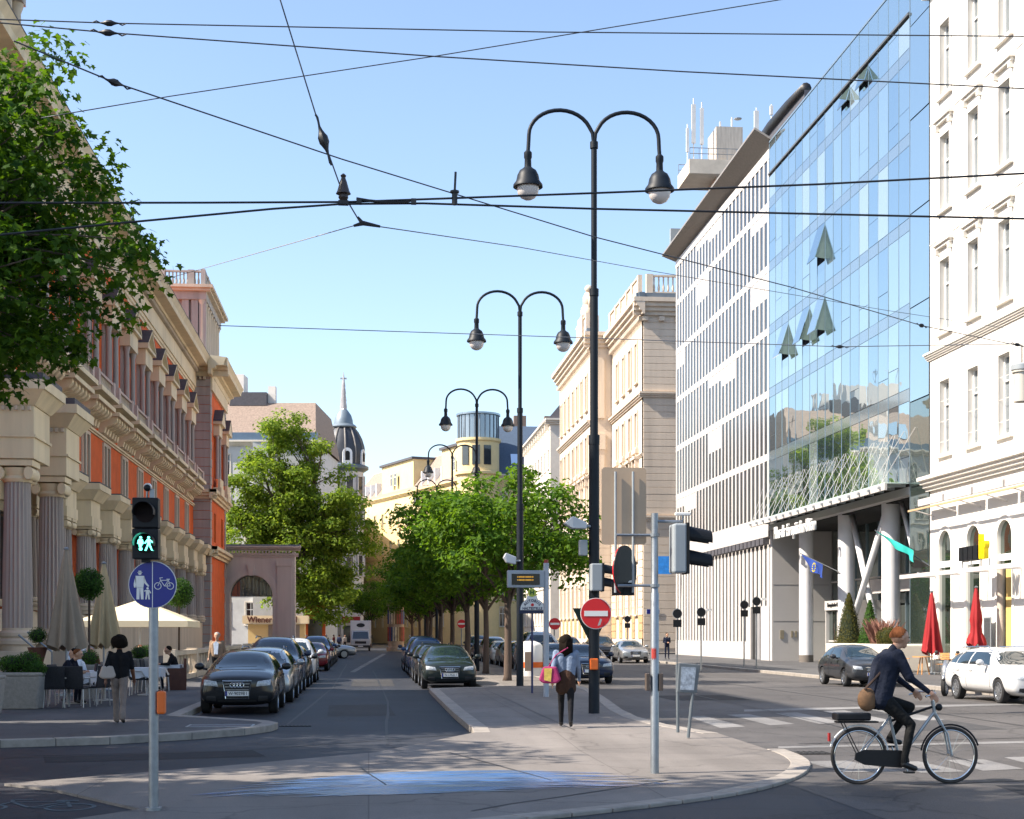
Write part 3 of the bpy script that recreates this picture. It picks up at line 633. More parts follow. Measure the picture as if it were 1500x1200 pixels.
for i in range(4):
    w3 = (yA - yB) / 4; u = yA - (i + 1) * w3
    mb.box(u + .03, u + w3 - .03, 0, .18, 4.75, 5.3)
MB(TR(XR - 1.3)).box(yB, yA, -.03, -.002, 4.72, 5.33).build('backing', BLACKM, sg); mb.build('letter_block', BLACKM, sg)
YEL = mat('yellow_sign', '#f2d800', .5, var=.03)
me = text_mesh('ber', 1.0, YEL, .1, bold=.035); inst(me, 'lettering', sg, (0, (yB + yC) / 2 - 61, .72), (R(90), 0, R(-90)), (.42, 1.3, 1))
for u in (yA - .1, (yA + yB) / 2, yB, yC + .1): MB(TR(XR - 1.3)).box(u - .02, u + .02, .02, .06, 4.46, 4.75).build('leg', GREYM, sg)
# ------------------------------------------------------------------ ornate palace on the right
PAL = mat('palace_stone', '#cfc0ae', .85, var=.10, scale=1.0, bump=.2, bscale=10, grime=.25, streak=True)
PALB = mat('palace_base_stone', '#b39770', .85, var=.12, scale=1.0, bump=.3, bscale=10, grime=.3)
pal = thing('ornate_palace', 'cream stone palace with rusticated courses, arched windows and balustraded roof', 'building', (24.7, 150, 0))
def palace_face(T, a0, a1, cols, zt):
    rowsz = [(3.6, 7.0, 1), (8.6, 11.4, 0), (14.2, 17.4, 2), (19.0, 22.2, 0), (25.0, 28.6, 1)]
    hw = .62; ops = [(c - hw, c + hw, z0, z1 + (0 if k != 1 else 0)) for c in cols for z0, z1, k in rowsz]
    w2 = wall_open(T, a0, a1, .12, zt, ops, -.6, 0)
    for c in cols:
        for z0, z1, k in rowsz:
            if k == 1: arch_fill(w2, c - hw, c + hw, z1 - hw, -.6, -.002)
    w2.build('wall', PAL, pal)
    for c in cols:
        for z0, z1, k in rowsz:
            window(T, pal, c - hw, c + hw, z0, z1, .3, mat('palace_window_frame', '#a89a86', .6), 2, (.7,))
            surround(T, pal, c - hw, c + hw, z0, z1, .2, .14, PAL)
            if k == 2:
                h = MB(T); h.box(c - 1.05, c + 1.05, -.01, .45, z1 + .5, z1 + .75).box(c - .95, c - .7, -.01, .35, z1 - .3, z1 + .5).box(c + .7, c + .95, -.01, .35, z1 - .3, z1 + .5); h.build('window_hood', PAL, pal)
            if k == 0 and z0 > 15:
                MB(T).box(c - 1.0, c + 1.0, -.01, .35, z0 - .55, z0 - .15).box(c - .8, c - .6, -.01, .28, z0 - .9, z0 - .55).box(c + .6, c + .8, -.01, .28, z0 - .9, z0 - .55).build('balconet', PAL, pal)
    z = 3.0; i = 0
    rest = [u for u in cols]
    edges = [a0] + [v for c in cols for v in (c - .95, c + .95)] + [a1]
    for z in [1.4 + .72 * j for j in range(14)]:
        for u, v in zip(edges[0::2], edges[1::2]):
            if v - u > .15: MB(T).box(u, v, -.02, .07, z, z + .66).build('stone_course', PALB if z < 2.9 else PAL, pal)
    for zz, h, d in ((12.0, .5, .35), (17.9, .3, .2), (23.2, .5, .4)): cornice(T, pal, a0 - .0, a1, step_prof(zz, h, d, 3), PAL)
    cornice(T, pal, a0 - .9, a1 + .2, step_prof(zt - 1.6, 1.5, 1.0, 4), PAL); dentils(T, pal, a0, a1, zt - 2.0, .35, .28, .4, .56, PAL)
    cornice(T, pal, a0 - .8, a1, step_prof(zt - .1, .45, .5, 1), ZINC, 'roof_edge')
def balustrade(T, parent, a0, a1, z, h, m, step=.42, post=3.2, d0=.15, d1=.45):
    MB(T).box(a0, a1, d0, d1, z, z + .18).build('plinth', m, parent); MB(T).box(a0, a1, d0 - .02, d1 + .02, z + h - .16, z + h).build('rail', m, parent)
    n = int((a1 - a0) / step); k = 0; prof = [(.07, 0), (.11, .12), (.12, .3), (.06, .55), (.08, .8), (.07, 1)]
    me = MB().lathe([(r, q * (h - .34)) for r, q in prof], 8).mesh('baluster', m, True)
    for i in range(n + 1):
        a = a0 + i * (a1 - a0) / n; p = T(a, (d0 + d1) / 2, z + .18)
        if abs((a - a0) / post - round((a - a0) / post)) < step / post * .5:
            MB(T).box(a - .3, a + .3, d0 - .04, d1 + .04, z - .002, z + h + .06).build('post', m, parent)
        else: winst(me, 'baluster', parent, p)
palace_face(TR(24.7), 134, 151.4, [137.2, 140.6, 144.2, 147.8], 32.2)
palace_face(TR(22.6), 152.2, 177, [154.8, 158.2, 161.6, 165, 168.4, 171.8, 175], 32.6)
MB().box(24.75, 45, 134.65, 151, .12, 32).box(22.7, 45, 152.85, 177, .12, 32.4).build('core', PAL, pal)
MB().box(24.7, 45, 133.98, 134.6, .12, 32.1).box(22.6, 24.8, 151.55, 152.15, .12, 32.5).build('side_wall', PAL, pal)
courses(TF(133.98), pal, 24.72, 45, .5, 11.9, .72, .05, PAL); courses(TF(133.98), pal, 24.72, 45, 12.6, 23.1, .62, .04, PAL); courses(TF(133.98), pal, 24.72, 45, 23.8, 30.4, .62, .04, PAL)
for zz, h, d in ((12.0, .5, .3), (23.2, .5, .35)): cornice(TF(133.98), pal, 24.3, 45, step_prof(zz, h, d, 3), PAL)
cornice(TF(133.98), pal, 23.75, 45, step_prof(30.6, 1.5, .9, 4), PAL); dentils(TF(133.98), pal, 24.6, 34, 30.1, .4, .5, .35, 1.5, PAL); cornice(TF(133.98), pal, 24, 45, step_prof(32.1, .45, .5, 1), ZINC, 'roof_edge')
courses(TF(151.55), pal, 22.6, 24.65, .5, 11.9, .72, .05, PAL)
MB(TF(151.55)).box(22.9, 23.9, -.01, .22, 12.5, 20.6).box(22.8, 24, -.01, .3, 20.6, 22.2).box(22.9, 23.9, -.01, .2, 23.8, 30).build('pilaster', PAL, pal)
cornice(TF(151.55), pal, 21.8, 24.7, step_prof(31.0, 1.5, .8, 4), PAL)
balustrade(TR(24.7), pal, 134.2, 151, 32.5, 1.7, PAL); balustrade(TF(133.98), pal, 25.2, 36, 32.5, 1.7, PAL); balustrade(TR(22.6), pal, 152.4, 160, 32.9, 1.7, PAL)
# statue group on the parapet
st = thing('parapet_sculpture', 'carved stone figure group above the palace cornice', 'sculpture', (22.9, 156, 34.6))
MB().box(-.9, .9, -1.6, 1.6, -1.9, .3).build('pedestal', PAL, st, world=False)
bm_ = MB().ball((0, 0, .9), 1.0, 12, 8, (.8, 1.0, 1.0)).ball((0, -.3, 2.2), .8, 12, 8, (.7, .7, 1.1)).ball((0, -.4, 3.3), .42, 10, 6).ball((0, 1.0, 1.2), .8, 12, 8, (.7, 1, 1.3)).tube([(0, -.6, 2.6), (0, -1.3, 2.0), (0, -1.2, 1.2)], [.25, .2, .15], 8).tube([(0, 1.0, 1.8), (0, 1.4, 2.8), (0, .9, 3.2)], [.4, .35, .15], 8)
bm_.build('figure', PAL, st, world=False, smooth=True)
MB().lathe([(.28, 0), (.28, 1.2), (.6, 1.25), (.05, 1.5)], 10, (29.5, 140, 33)).build('chimney_cowl', ZINC, pal)

# generic plain townhouse used for the backdrop blocks
def townhouse(name, label, p, q, depth, zt, m, rows, step, hw, roof=None, rh=5, base=None, frame=None, first=1.6, corn=.7, glass=None):
    t = thing(name, label, 'building', ((p[0] + q[0]) / 2, (p[1] + q[1]) / 2, 0)); T = TG(p, q); L = math.hypot(q[0] - p[0], q[1] - p[1])
    n = max(1, int((L - 2 * first) / step) + 1); cols = [first + i * (L - 2 * first) / max(1, n - 1) for i in range(n)]
    ops = [(c - hw, c + hw, z0, z1) for c in cols for z0, z1 in rows]
    wall_open(T, 0, L, .1, zt, ops, -.4, 0).build('wall', m, t)
    MB(T).box(.05, L - .05, -depth, -.45, .1, zt - .05).build('core', m, t)
    for o in ops:
        window(T, t, o[0], o[1], o[2], o[3], .22, frame or WHITEPAINT, 2, (.68,), .09, glass)
        if base: surround(T, t, o[0], o[1], o[2], o[3], .16, .06, base)
    cornice(T, t, -.4, L + .4, step_prof(zt - corn, corn, corn, 3), base or m)
    for z0, z1 in rows[1::2]: cornice(T, t, -.02, L + .02, step_prof(z0 - .9, .22, .15, 2), base or m, 'string_course')
    if roof:
        i = rh * .75
        mb = MB(T); mb.add([(-.3, .3, zt), (L + .3, .3, zt), (L + .3, -depth, zt), (-.3, -depth, zt), (.4, -i, zt + rh), (L - .4, -i, zt + rh), (L - .4, -depth + i, zt + rh), (.4, -depth + i, zt + rh)],
                           [(0, 1, 5, 4), (1, 2, 6, 5), (2, 3, 7, 6), (3, 0, 4, 7), (4, 5, 6, 7)]); mb.build('roof', roof, t)
    return t, T, L
R5 = [(3, 6), (8, 10.8), (12.8, 15.6), (17.4, 20), (21.8, 24.2)]
CRW = mat('offwhite_stucco', '#d8d0c4', .85, var=.08, grime=.15); GRB = mat('grey_stucco', '#c3c4c4', .85, var=.08, grime=.15)
YEL2 = mat('yellow_stucco', '#d6c191', .85, var=.06, grime=.1); TILE = mat('brown_roof_tiles', '#8b7a6e', .85, var=.25, scale=4, bump=.5, bscale=5)
mw, T, L = townhouse('pale_townhouse', 'pale townhouse with deep bracketed cornice between the palace and the yellow block', (23.0, 222), (23.0, 190), 16, 29.2, CRW, [(3, 6), (8.5, 11.5), (13.5, 16.5), (18.5, 21), (23, 25.5)], 3.4, .6, SLATE, 3.5, CRW)
T = TG((46, 190), (23, 190)); 
MB(TF(190)).box(23, 46, 0, .3, .1, 29).build('side_wall', CRW, mw); cornice(TF(189.7), mw, 22.3, 46, step_prof(28.5, .7, .7, 3), CRW)
for i in range(12): MB(TR(23)).box(191 + i * 2.6, 191.4 + i * 2.6, -.01, .55, 27.9, 28.5).build('cornice_bracket', CRW, mw)
# yellow block closing the street
yb_, T, L = townhouse('yellow_corner_block', 'pale yellow apartment block with brown tiled roof and dormers at street end', (-3.5, 292), (15.5, 238), 16, 26.6, YEL2, [(3, 6), (7.5, 9.6), (12, 14.2), (16.2, 18.6), (21, 23.6)], 4.1, .5, TILE, 6.2, YEL2, corn=.6)
for u0, u1 in ((17, 33), (46, 55.5)):
    MB(T).box(u0, u1, -5, -.3, 26.6, 32.2).build('dormer_storey', YEL2, yb_); MB(T).box(u0 - .3, u1 + .3, -5, .1, 32.2, 32.6).build('dormer_roof', SLATE, yb_)
    for u in (u0 + 6, u0 + 8): window(T, yb_, u, u + 1.1, 28.2, 30.4, -.3, WHITEPAINT)
for u in (3, 6, 9, 12, 35, 38, 41, 44):
    mb = MB(T); mb.add([(u, .05, 26.9), (u + 1.8, .05, 26.9), (u + 1.8, -2.4, 30), (u, -2.4, 30), (u, -2.4, 27), (u + 1.8, -2.4, 27)], [(0, 1, 2, 3), (0, 3, 4), (1, 5, 2)]); mb.build('skylight', glassmat('roof_glass%d' % u, (.8, .88, .95), .5, (.2, .22, .25)), yb_)
    MB(T).box(u + 1.85, u + 2.2, -1.6, -.2, 26.8, 29.6).build('dormer_cheek', WHITEPAINT, yb_)
rt2 = thing('rounded_corner_turret', 'rounded yellow corner bay topped by a glazed rooftop drum', 'turret', (17.2, 236, 0))
MB().lathe([(3.3, .1), (3.3, 26.6), (3.7, 26.8), (3.7, 27.2), (3.3, 27.3), (3.3, 31.8), (3.6, 32), (3.6, 32.4)], 24, (17.2, 236, 0)).build('drum_wall', YEL2, rt2, smooth=30)
MB().lathe([(3.2, 32.4), (3.2, 36.0), (3.5, 36.1), (3.5, 36.4)], 24, (17.2, 236, 0)).build('glazed_drum', glassmat('drum_glass', (.5, .56, .62), .3, (.1, .12, .14)), rt2, smooth=30)
for i in range(24):
    t = 2 * PI * i / 24; MB().tube([(17.2 + 3.22 * math.cos(t), 236 + 3.22 * math.sin(t), 32.4), (17.2 + 3.22 * math.cos(t), 236 + 3.22 * math.sin(t), 36.4)], .09, 5).build('mullion', ZINC, rt2)
for t in (-2.3, -1.75, -1.2):
    p = (17.2 + 3.28 * math.cos(t), 236 + 3.28 * math.sin(t)); mb = MB(); mb.box(-.6, .6, -.1, .12, 0, 3); o = mb.build('window', DGLASS, rt2, world=False); o.location = (p[0] - 17.2, p[1] - 236, 28.2); o.rotation_euler = (0, 0, t + PI / 2)
yr, T, L = townhouse('slate_roof_block', 'block with steep blue-grey slate roof and skylights beside the glazed drum', (19.5, 236), (42, 236), 18, 27, YEL2, R5, 3.6, .6, mat('blue_slate', '#46566a', .6, var=.15, scale=3), 8.5, CRW)
for i in range(4): MB(T).add([(3 + i * 3.2, -.9, 28.7), (4.8 + i * 3.2, -.9, 28.7), (4.8 + i * 3.2, -2.2, 30.5), (3 + i * 3.2, -2.2, 30.5)], [(0, 1, 2, 3)]).build('skylight', MATS['roof_glass3'], yr)
for x in (4, 9, 15): MB(T).box(x, x + 2, -8, -6.8, 35, 37.3).build('chimney', mat('brick_chimney', '#7c6a5f', .9, var=.2, scale=8), yr)
# domed corner building
dm = thing('domed_corner_house', 'ornate grey-white corner house with ribbed dark dome and tall lantern spire', 'building', (-5.6, 236, 0))
dc = (-3.9, 236)
def dome(prof, name, m, n=32):
    prof = [(r, z if z < 28 else 28.2 + (z - 28) * .81) for r, z in prof]
    return MB().lathe(prof, n, (dc[0], dc[1], 0)).build(name, m, dm, smooth=30)
DW = mat('grey_white_stucco', '#ccc7c4', .85, var=.08, grime=.2)
dome([(3.1, .1), (3.1, 27.2)], 'drum_wall', DW); dome([(3.1, 27.0), (3.9, 27.5), (3.9, 27.9), (3.2, 28.0)], 'drum_cornice', mat('grey_lead', '#5d6a76', .55, metal=.3))
dome([(3.3, 22.2), (3.5, 22.4), (3.5, 22.7), (3.1, 22.8)], 'drum_cornice', DW); dome([(3.3, 17), (3.4, 17.2), (3.4, 17.5), (3.1, 17.6)], 'drum_cornice', DW)
dome([(3.15, 27.95), (3.2, 29.0), (3.25, 30.2), (3.1, 31.6), (2.75, 33.0), (2.2, 34.3), (1.6, 35.2)], 'dome_shell', mat('dark_lead_dome', '#3d4046', .5, metal=.35, var=.2))
for i in range(12):
    t = 2 * PI * i / 12 + .1; pts = [(dc[0] + r * math.cos(t), dc[1] + r * math.sin(t), z) for r, z in ((3.22, 28.2), (3.3, 30.0), (3.15, 31.1), (2.8, 32.25), (2.25, 33.3), (1.65, 34.0))]; MB().tube(pts, .14, 6).build('dome_rib', mat('lead_rib', '#77736f', .6, metal=.2), dm)
dome([(1.9, 35.1), (2.1, 35.3), (1.9, 35.6), (1.5, 35.9), (1.45, 36.6), (1.2, 37.6), (.75, 38.4), (.6, 38.6)], 'lantern', mat('grey_lead2', '#6f7c86', .5, metal=.3))
dome([(.62, 38.5), (.5, 38.9), (.56, 39.2), (.42, 40.2), (.48, 40.4), (.34, 41.6), (.4, 41.8), (.26, 43), (.3, 43.2), (.16, 44.6), (.03, 46)], 'spire', mat('spire_metal', '#a7a4a6', .5, metal=.3), 8)
MB().box(dc[0] - .5, dc[0] + .5, dc[1] - .08, dc[1] + .08, 41.6, 41.85).build('finial', MATS['spire_metal'], dm)
for k in range(6):
    t = -PI / 2 + (k - 2.5) * .62; p = Vector((dc[0] + 3.15 * math.cos(t), dc[1] + 3.15 * math.sin(t), 0))
    for z0, z1 in ((5, 8), (11, 14), (18.4, 21.2), (23.6, 26.2)):
        o = MB().box(-.5, .5, -.12, .05, 0, z1 - z0).build('window', DGLASS, dm, world=False); o.location = (p.x - dm.location.x, p.y - dm.location.y, z0); o.rotation_euler = (0, 0, t + PI / 2)
        q = MB().box(-.72, -.5, -.2, .06, -.2, z1 - z0 + .2).box(.5, .72, -.2, .06, -.2, z1 - z0 + .2).box(-.5, .5, -.2, .06, z1 - z0, z1 - z0 + .2).build('window_surround', DW, dm, world=False); q.location = o.location; q.rotation_euler = o.rotation_euler
for k in range(3):
    t = -PI / 2 + (k - .8) * 1.0; mb = MB(); mb.prism([(-.75, 0), (.75, 0), (.75, 1.7)] + arc(0, 1.7, .75, 0, PI, 8)[1:-1] + [(-.75, 1.7)], -.25, .5)
    o = mb.build('dormer', WHITEPAINT, dm, world=False); o.location = (dc[0] + 3.1 * math.cos(t) - dm.location.x, dc[1] + 3.1 * math.sin(t) - dm.location.y, 28.1); o.rotation_euler = (0, 0, t + PI / 2)
    g = MB().prism([(-.35, .5), (.35, .5), (.35, 1.6)] + arc(0, 1.6, .35, 0, PI, 6)[1:-1] + [(-.35, 1.6)], -.32, -.26).build('pane', DARKIN, o, world=False)
MB().box(-22, -4.6, 237, 252, .1, 27).build('wing', DW, dm); MB().box(-3.8, -1.6, 238, 300, .1, 24).build('wing', DW, dm)
# grey mansard house behind the plane tree
gm, T, L = townhouse('grey_mansard_house', 'grey townhouse with tiled mansard roof, skylights and rooftop sheds behind the plane tree', (-34, 203), (-7.2, 200), 24, 27.4, GRB, [(3, 6), (8, 11), (13, 16), (18, 21), (22.8, 25.6)], 3.3, .65, TILE, 5.6, CRW)
T2 = TG((-7.2, 200), (-6.3, 233)); MB(T2).box(0, 33, -8, 0, .1, 27.3).build('street_wall', GRB, gm); cornice(T2, gm, -.5, 33, step_prof(26.6, .8, .9, 3), CRW)
for i in range(9):
    for z0, z1 in ((8, 11), (13, 16), (18, 21), (22.8, 25.6)): MB(T2).box(1.6 + i * 3.5, 2.9 + i * 3.5, .01, .06, z0, z1).build('window', DGLASS, gm)
for u in (9.5, 12): MB(T).box(u, u + 1.7, -2.2, -1.1, 29.3, 31.2).build('skylight', MATS['roof_glass3'], gm)
MB(T).box(8, 11.5, -9, -6, 33, 37.6).build('chimney', WHITEP, gm); MB(T).box(13.2, 16.5, -9, -6, 33, 37.2).build('rooftop_shed', WHITEP, gm); MB(T).box(10, 13.5, -6, -4, 32.6, 34.6).build('chimney', MATS['brick_chimney'], gm)
MB(T).box(20, 21, -6, -5, 32, 35.4).build('chimney', WHITEP, gm); MB(T).box(15, 20, -8, -3.8, 32.6, 34.4).build('rooftop_shed', SLATE, gm)
MB().tube([T(9.5, -7, 37.6), T(9.5, -7, 40)], .05, 5).tube([T(8.8, -7, 39.6), T(10.2, -7, 39.6)], .03, 5).build('aerial', GALV, gm)
MB(T).box(-.5, L + .5, -.2, .5, 27.4, 28.4).build('roof_edge', mat('blue_zinc', '#5d7389', .5, metal=.3), gm)
# shops at the foot of the far houses
def shopfront(name, label, x0, x1, Y, z1, m, sign=None):
    t = thing(name, label, 'shopfront', ((x0 + x1) / 2, Y, .12)); MB(TF(Y)).box(x0, x1, -1.5, 0, .12, z1).build('front', m, t)
    MB(TF(Y)).box(x0 + .4, x1 - .4, .01, .06, .5, z1 * .6).build('shop_window', DGLASS, t); MB(TF(Y)).box(x0 + .1, x1 - .1, .01, .25, z1 * .68, z1 * .86).build('fascia', sign or WHITEPAINT, t); return t
shopfront('orange_shopfront', 'bright orange kiosk front beyond the stone gate arch', -8.2, -5.6, 196, 6.2, mat('orange_panel', '#d9622a', .6), mat('orange_fascia', '#e07a2f', .5))
shopfront('red_shopfront', 'shop entrance with red curtains at the far house foot', -4.2, -1.2, 231, 5.2, DW, mat('red_fascia', '#8d1f1f', .6))
# ------------------------------------------------------------------ orange exchange palace on the left
ex = thing('orange_exchange_palace', 'long orange plastered palace with stone colonnade, pedimented windows and corner towers', 'building', (-17, 112, 0))
XL = -17.0; T = TL(XL); PITCH = 7.2; CEN = [114 + PITCH * n for n in range(-6, 5)]
A0, A1 = 58.6, 148.5
PLUM = mat('pinkish_stone', '#b9a59c', .85, var=.12, scale=1.5, bump=.2, bscale=12, grime=.3, streak=True)
ops = []
for c in CEN:
    ops += [(c - 1.05, c - .2, 10.9, 13.9), (c + .2, c + 1.05, 10.9, 13.9)]
    ops += [(c - 1.0, c - .12, 17.4, 21.6), (c + .12, c + 1.0, 17.4, 21.6)]
wall_open(T, A0, A1, 3.0, 27.6, ops, -.5, 0).build('wall', ORANGE, ex)
MB().box(-45, -17.55, 60, 164.5, .1, 28.6).build('core', ORANGE, ex)
MB(T).box(A0, A1, -.6, .9, .1, 2.9).build('podium', STONE, ex)
WFR = mat('grey_window_frame', '#8d8b8d', .6)
col_prof = [(.62, 0), (.62, .18), (.72, .2), (.72, .3), (.6, .36), (.66, .42), (.66, .5), (.55, .56), (.55, .62)]
sh = MB(); N = 40; top_h = 4.35
sh.lathe([(.55, .62), (.55, 1.4), (.47, top_h)], N, flute=.12); column_shaft = sh.mesh('column_shaft', STONEG)
column_base = MB().lathe(col_prof, 20).mesh('column_base', STONE, 40)
cp = MB(); cp.lathe([(.5, top_h), (.56, top_h + .08), (.5, top_h + .16), (.6, top_h + .3), (.62, top_h + .36)], 20)
for sx in (-1, 1):
    for sy in (-1, 1):
        cp.tube([(sx * .52, sy * .62, top_h + .22), (sx * .52, -sy * .0, top_h + .22)], .17, 10)
cp.box(-.68, .68, -.68, .68, top_h + .4, top_h + .55); column_cap = cp.mesh('column_capital', CREAM, 40)
def column(parent, x, y, z, s=1.0, sz=1.0, cap=column_cap):
    for me, nm in ((column_shaft, 'column_shaft'), (column_base, 'column_base'), (cap, 'column_capital')): winst(me, nm, parent, (x, y, z), (0, 0, 0), (s, s, sz))
for k, c in enumerate(CEN):
    # ground-floor pair of columns, entablature block above them (ressaut)
    for da in (-.75, .75): column(ex, XL + .75, c + 3.6 + da, 2.95, .85, 1.02)
    r = MB(T); a0, a1 = c + 2.1, c + 5.1
    r.box(a0, a1, -.01, 1.35, 7.95, 8.5).box(a0 + .06, a1 - .06, -.01, 1.28, 8.5, 9.45).build('entablature_block', CREAM, ex)
    MB(T).prism(step_prof(9.45, .95, .5, 4), a0 - .2, a1 + .2, 'a').build('cornice_back', CREAM, ex)
    mb = MB(T); mb.taper(a0 - .05, a1 + .05, -.01, 1.4, 9.45, 10.0, .35, .4); mb.box(a0 - .42, a1 + .42, -.01, 1.84, 10.0, 10.35); mb.build('block_cornice', CREAM, ex)
    MB(T).box(a0 - .42, a1 + .42, .02, 1.86, 10.352, 10.42).build('flashing', SLATE, ex)
    # ground-floor wall between: arched recess + cream frieze
    MB(T).box(c - 2.05, c + 2.05, -.01, .35, 7.95, 9.45).build('frieze', CREAM, ex)
    MB(T).box(c - 1.5, c + 1.5, .02, .1, 3.4, 7.6).build('ground_window', DGLASS, ex); surround(T, ex, c - 1.5, c + 1.5, 3.4, 7.5, .45, .2, CREAM)
    MB(T).box(c - .08, c + .08, .05, .16, 3.4, 7.6).build('window_mullion', WFR, ex)
    # middle windows (paired)
    for o in ops[4 * k:4 * k + 2]: window(T, ex, *o, .25, WFR, 1, (.66,), .08)
    mb = MB(T); mb.box(c - 1.3, c - 1.05, -.01, .12, 10.7, 14.1).box(c - .2, c + .2, -.01, .12, 10.7, 13.9).box(c + 1.05, c + 1.3, -.01, .12, 10.7, 14.1).box(c - 1.05, c + 1.05, -.01, .12, 13.9, 14.1).box(c - 1.45, c + 1.45, -.01, .22, 10.5, 10.7).build('window_surround', STONE, ex)
    # aedicule window: side columns, entablature, pediment
    for o in ops[4 * k + 2:4 * k + 4]: window(T, ex, *o, .3, WFR, 1, (.7,), .08)
    mb = MB(T)
    for u in (-1.35, 0, 1.35): mb.box(c + u - .14, c + u + .14, -.01, .18, 17.3, 21.6)
    mb.build('window_pilaster', STONEG, ex)
    for u in (-1.35, 1.35):
        MB(T).lathe([(.24, 17.3), (.24, 17.5), (.19, 17.55), (.17, 21.2), (.25, 21.5), (.25, 21.6)], 12, (c + u, .42, 0)).build('window_column', STONEG, ex, smooth=40)
    MB(T).box(c - 1.75, c + 1.75, -.01, .72, 21.6, 22.75).build('window_entablature', CREAM, ex)
    mb = MB(T); mb.prism([(c - 2.0, 22.75), (c + 2.0, 22.75), (c + 2.0, 23.0), (c, 24.25), (c - 2.0, 23.0)], -.01, .62)
    mb.build('pediment', CREAM, ex)
    mb = MB(T); mb.prism([(c - 2.1, 22.95), (c - 2.1, 23.12), (c, 24.42), (c + 2.1, 23.12), (c + 2.1, 22.95), (c, 24.2)], -.01, .95); mb.box(c - 2.1, c + 2.1, -.01, .95, 22.752, 22.95); mb.build('pediment_moulding', CREAM, ex)
    mb = MB(T); mb.add([(c - 2.1, -.01, 23.15), (c, -.01, 24.46), (c + 2.1, -.01, 23.15), (c - 2.1, .97, 23.15), (c, .97, 24.46), (c + 2.1, .97, 23.15)], [(0, 1, 4, 3), (1, 2, 5, 4)]); mb.build('pediment_flashing', SLATE, ex)
    # balcony: consoles, slab, balustrade
    MB(T).box(c - 2.9, c + 2.9, -.01, 1.35, 15.55, 15.8).build('balcony_slab', CREAM, ex)
    MB(T).prism(step_prof(15.8, .55, 1.55, 2), c - 3.0, c + 3.0, 'a').build('balcony_moulding', CREAM, ex)
    for u in (-2.4, -1.45, 1.45, 2.4, -.5, .5):
        mb = MB(T); mb.prism([(0, 14.5), (.35, 14.55), (.45, 14.9), (.95, 15.1), (1.15, 15.3), (1.15, 15.55), (0, 15.55)], c + u - .24, c + u + .24, 'a'); mb.lathe([(.05, -.26), (.22, -.24), (.22, .24), (.05, .26)], 8, (0, 0, 0)) if 0 else None
        mb.build('console', CREAM, ex)
    for u in (-2.9, 2.3): MB(T).box(c + u, c + u + .6, .85, 1.35, 16.35, 17.35).build('balcony_post', PLUM, ex)
    MB(T).box(c - 2.3, c + 2.3, .95, 1.3, 17.15, 17.3).build('balcony_rail', PLUM, ex)
    for i in range(9): MB(T).lathe([(.08, 16.35), (.13, 16.6), (.06, 16.9), (.09, 17.15)], 6, (c - 2.0 + i * .5, 1.12, 0)).build('baluster', STONE, ex)
for z0, h, d in ((14.2, .25, .2), (25.3, .5, .2)): cornice(T, ex, A0, A1, step_prof(z0, h, d, 2), CREAM)
MB(T).box(A0, A1, -.01, .3, 25.8, 27.2).build('frieze', CREAM, ex)
dentils(T, ex, A0, A1, 27.2, .32, .22, .6, .42, STONE)
cornice(T, ex, A0, A1, [(-.01, 27.5), (.7, 27.5), (.75, 27.7), (1.5, 27.75), (1.55, 28.1), (1.8, 28.5), (-.01, 28.6)], CREAM)
cornice(T, ex, A0, A1, [(-.01, 28.602), (1.82, 28.502), (1.82, 28.56), (-.01, 28.75)], SLATE, 'gutter')
MB(T).prism([(0, 9.3), (.3, 9.3), (.35, 10.35), (0, 10.4)], A0, A1, 'a').build('string_course', CREAM, ex)
def belvedere(xa, xb, ya, yb3):
    BEL = mat('weathered_stone', '#a29d98', .85, var=.16, scale=1.4, bump=.3, bscale=10, grime=.5, streak=True)
    MB().box(xa + .5, xb - .5, ya + .5, yb3 - .5, 28.5, 36).build('belvedere_wall', BEL, ex)
    MB().box(xa, xb, ya, yb3, 28.4, 29.6).build('belvedere_base', BEL, ex)
    for x in (xa + .1, xa + 1.9, xa + 3.0, xa + 4.8, xb - 1.4, xb - .1 - .55):
        MB(TF(ya)).box(x, x + .65, -.6, -.1, 29.6, 34.6).build('belvedere_pilaster', BEL, ex)
    nb = 9
    for i in range(nb):
        y = ya + .35 + i * (yb3 - ya - .7) / (nb - 1); MB().lathe([(.36, 29.6), (.3, 29.8), (.27, 34.1), (.4, 34.5), (.4, 34.6)], 14, (xb - .38, y, 0)).build('belvedere_column', STONE, ex, smooth=40)
    MB().box(xa - .05, xb + .05, ya - .05, yb3 + .05, 34.6, 35.4).build('belvedere_frieze', BEL, ex)
    MB().box(xa - .45, xb + .45, ya - .45, yb3 + .45, 35.4, 35.65).box(xa - .75, xb + .75, ya - .75, yb3 + .75, 35.652, 35.95).build('belvedere_cornice', STONE, ex)
    balustrade(TF(ya), ex, xa, xb, 35.95, 1.5, BEL, .34, 2.9, -.4, -.05); balustrade(TL(xb), ex, ya, yb3, 35.95, 1.5, BEL, .5, 3.2, -.4, -.05)
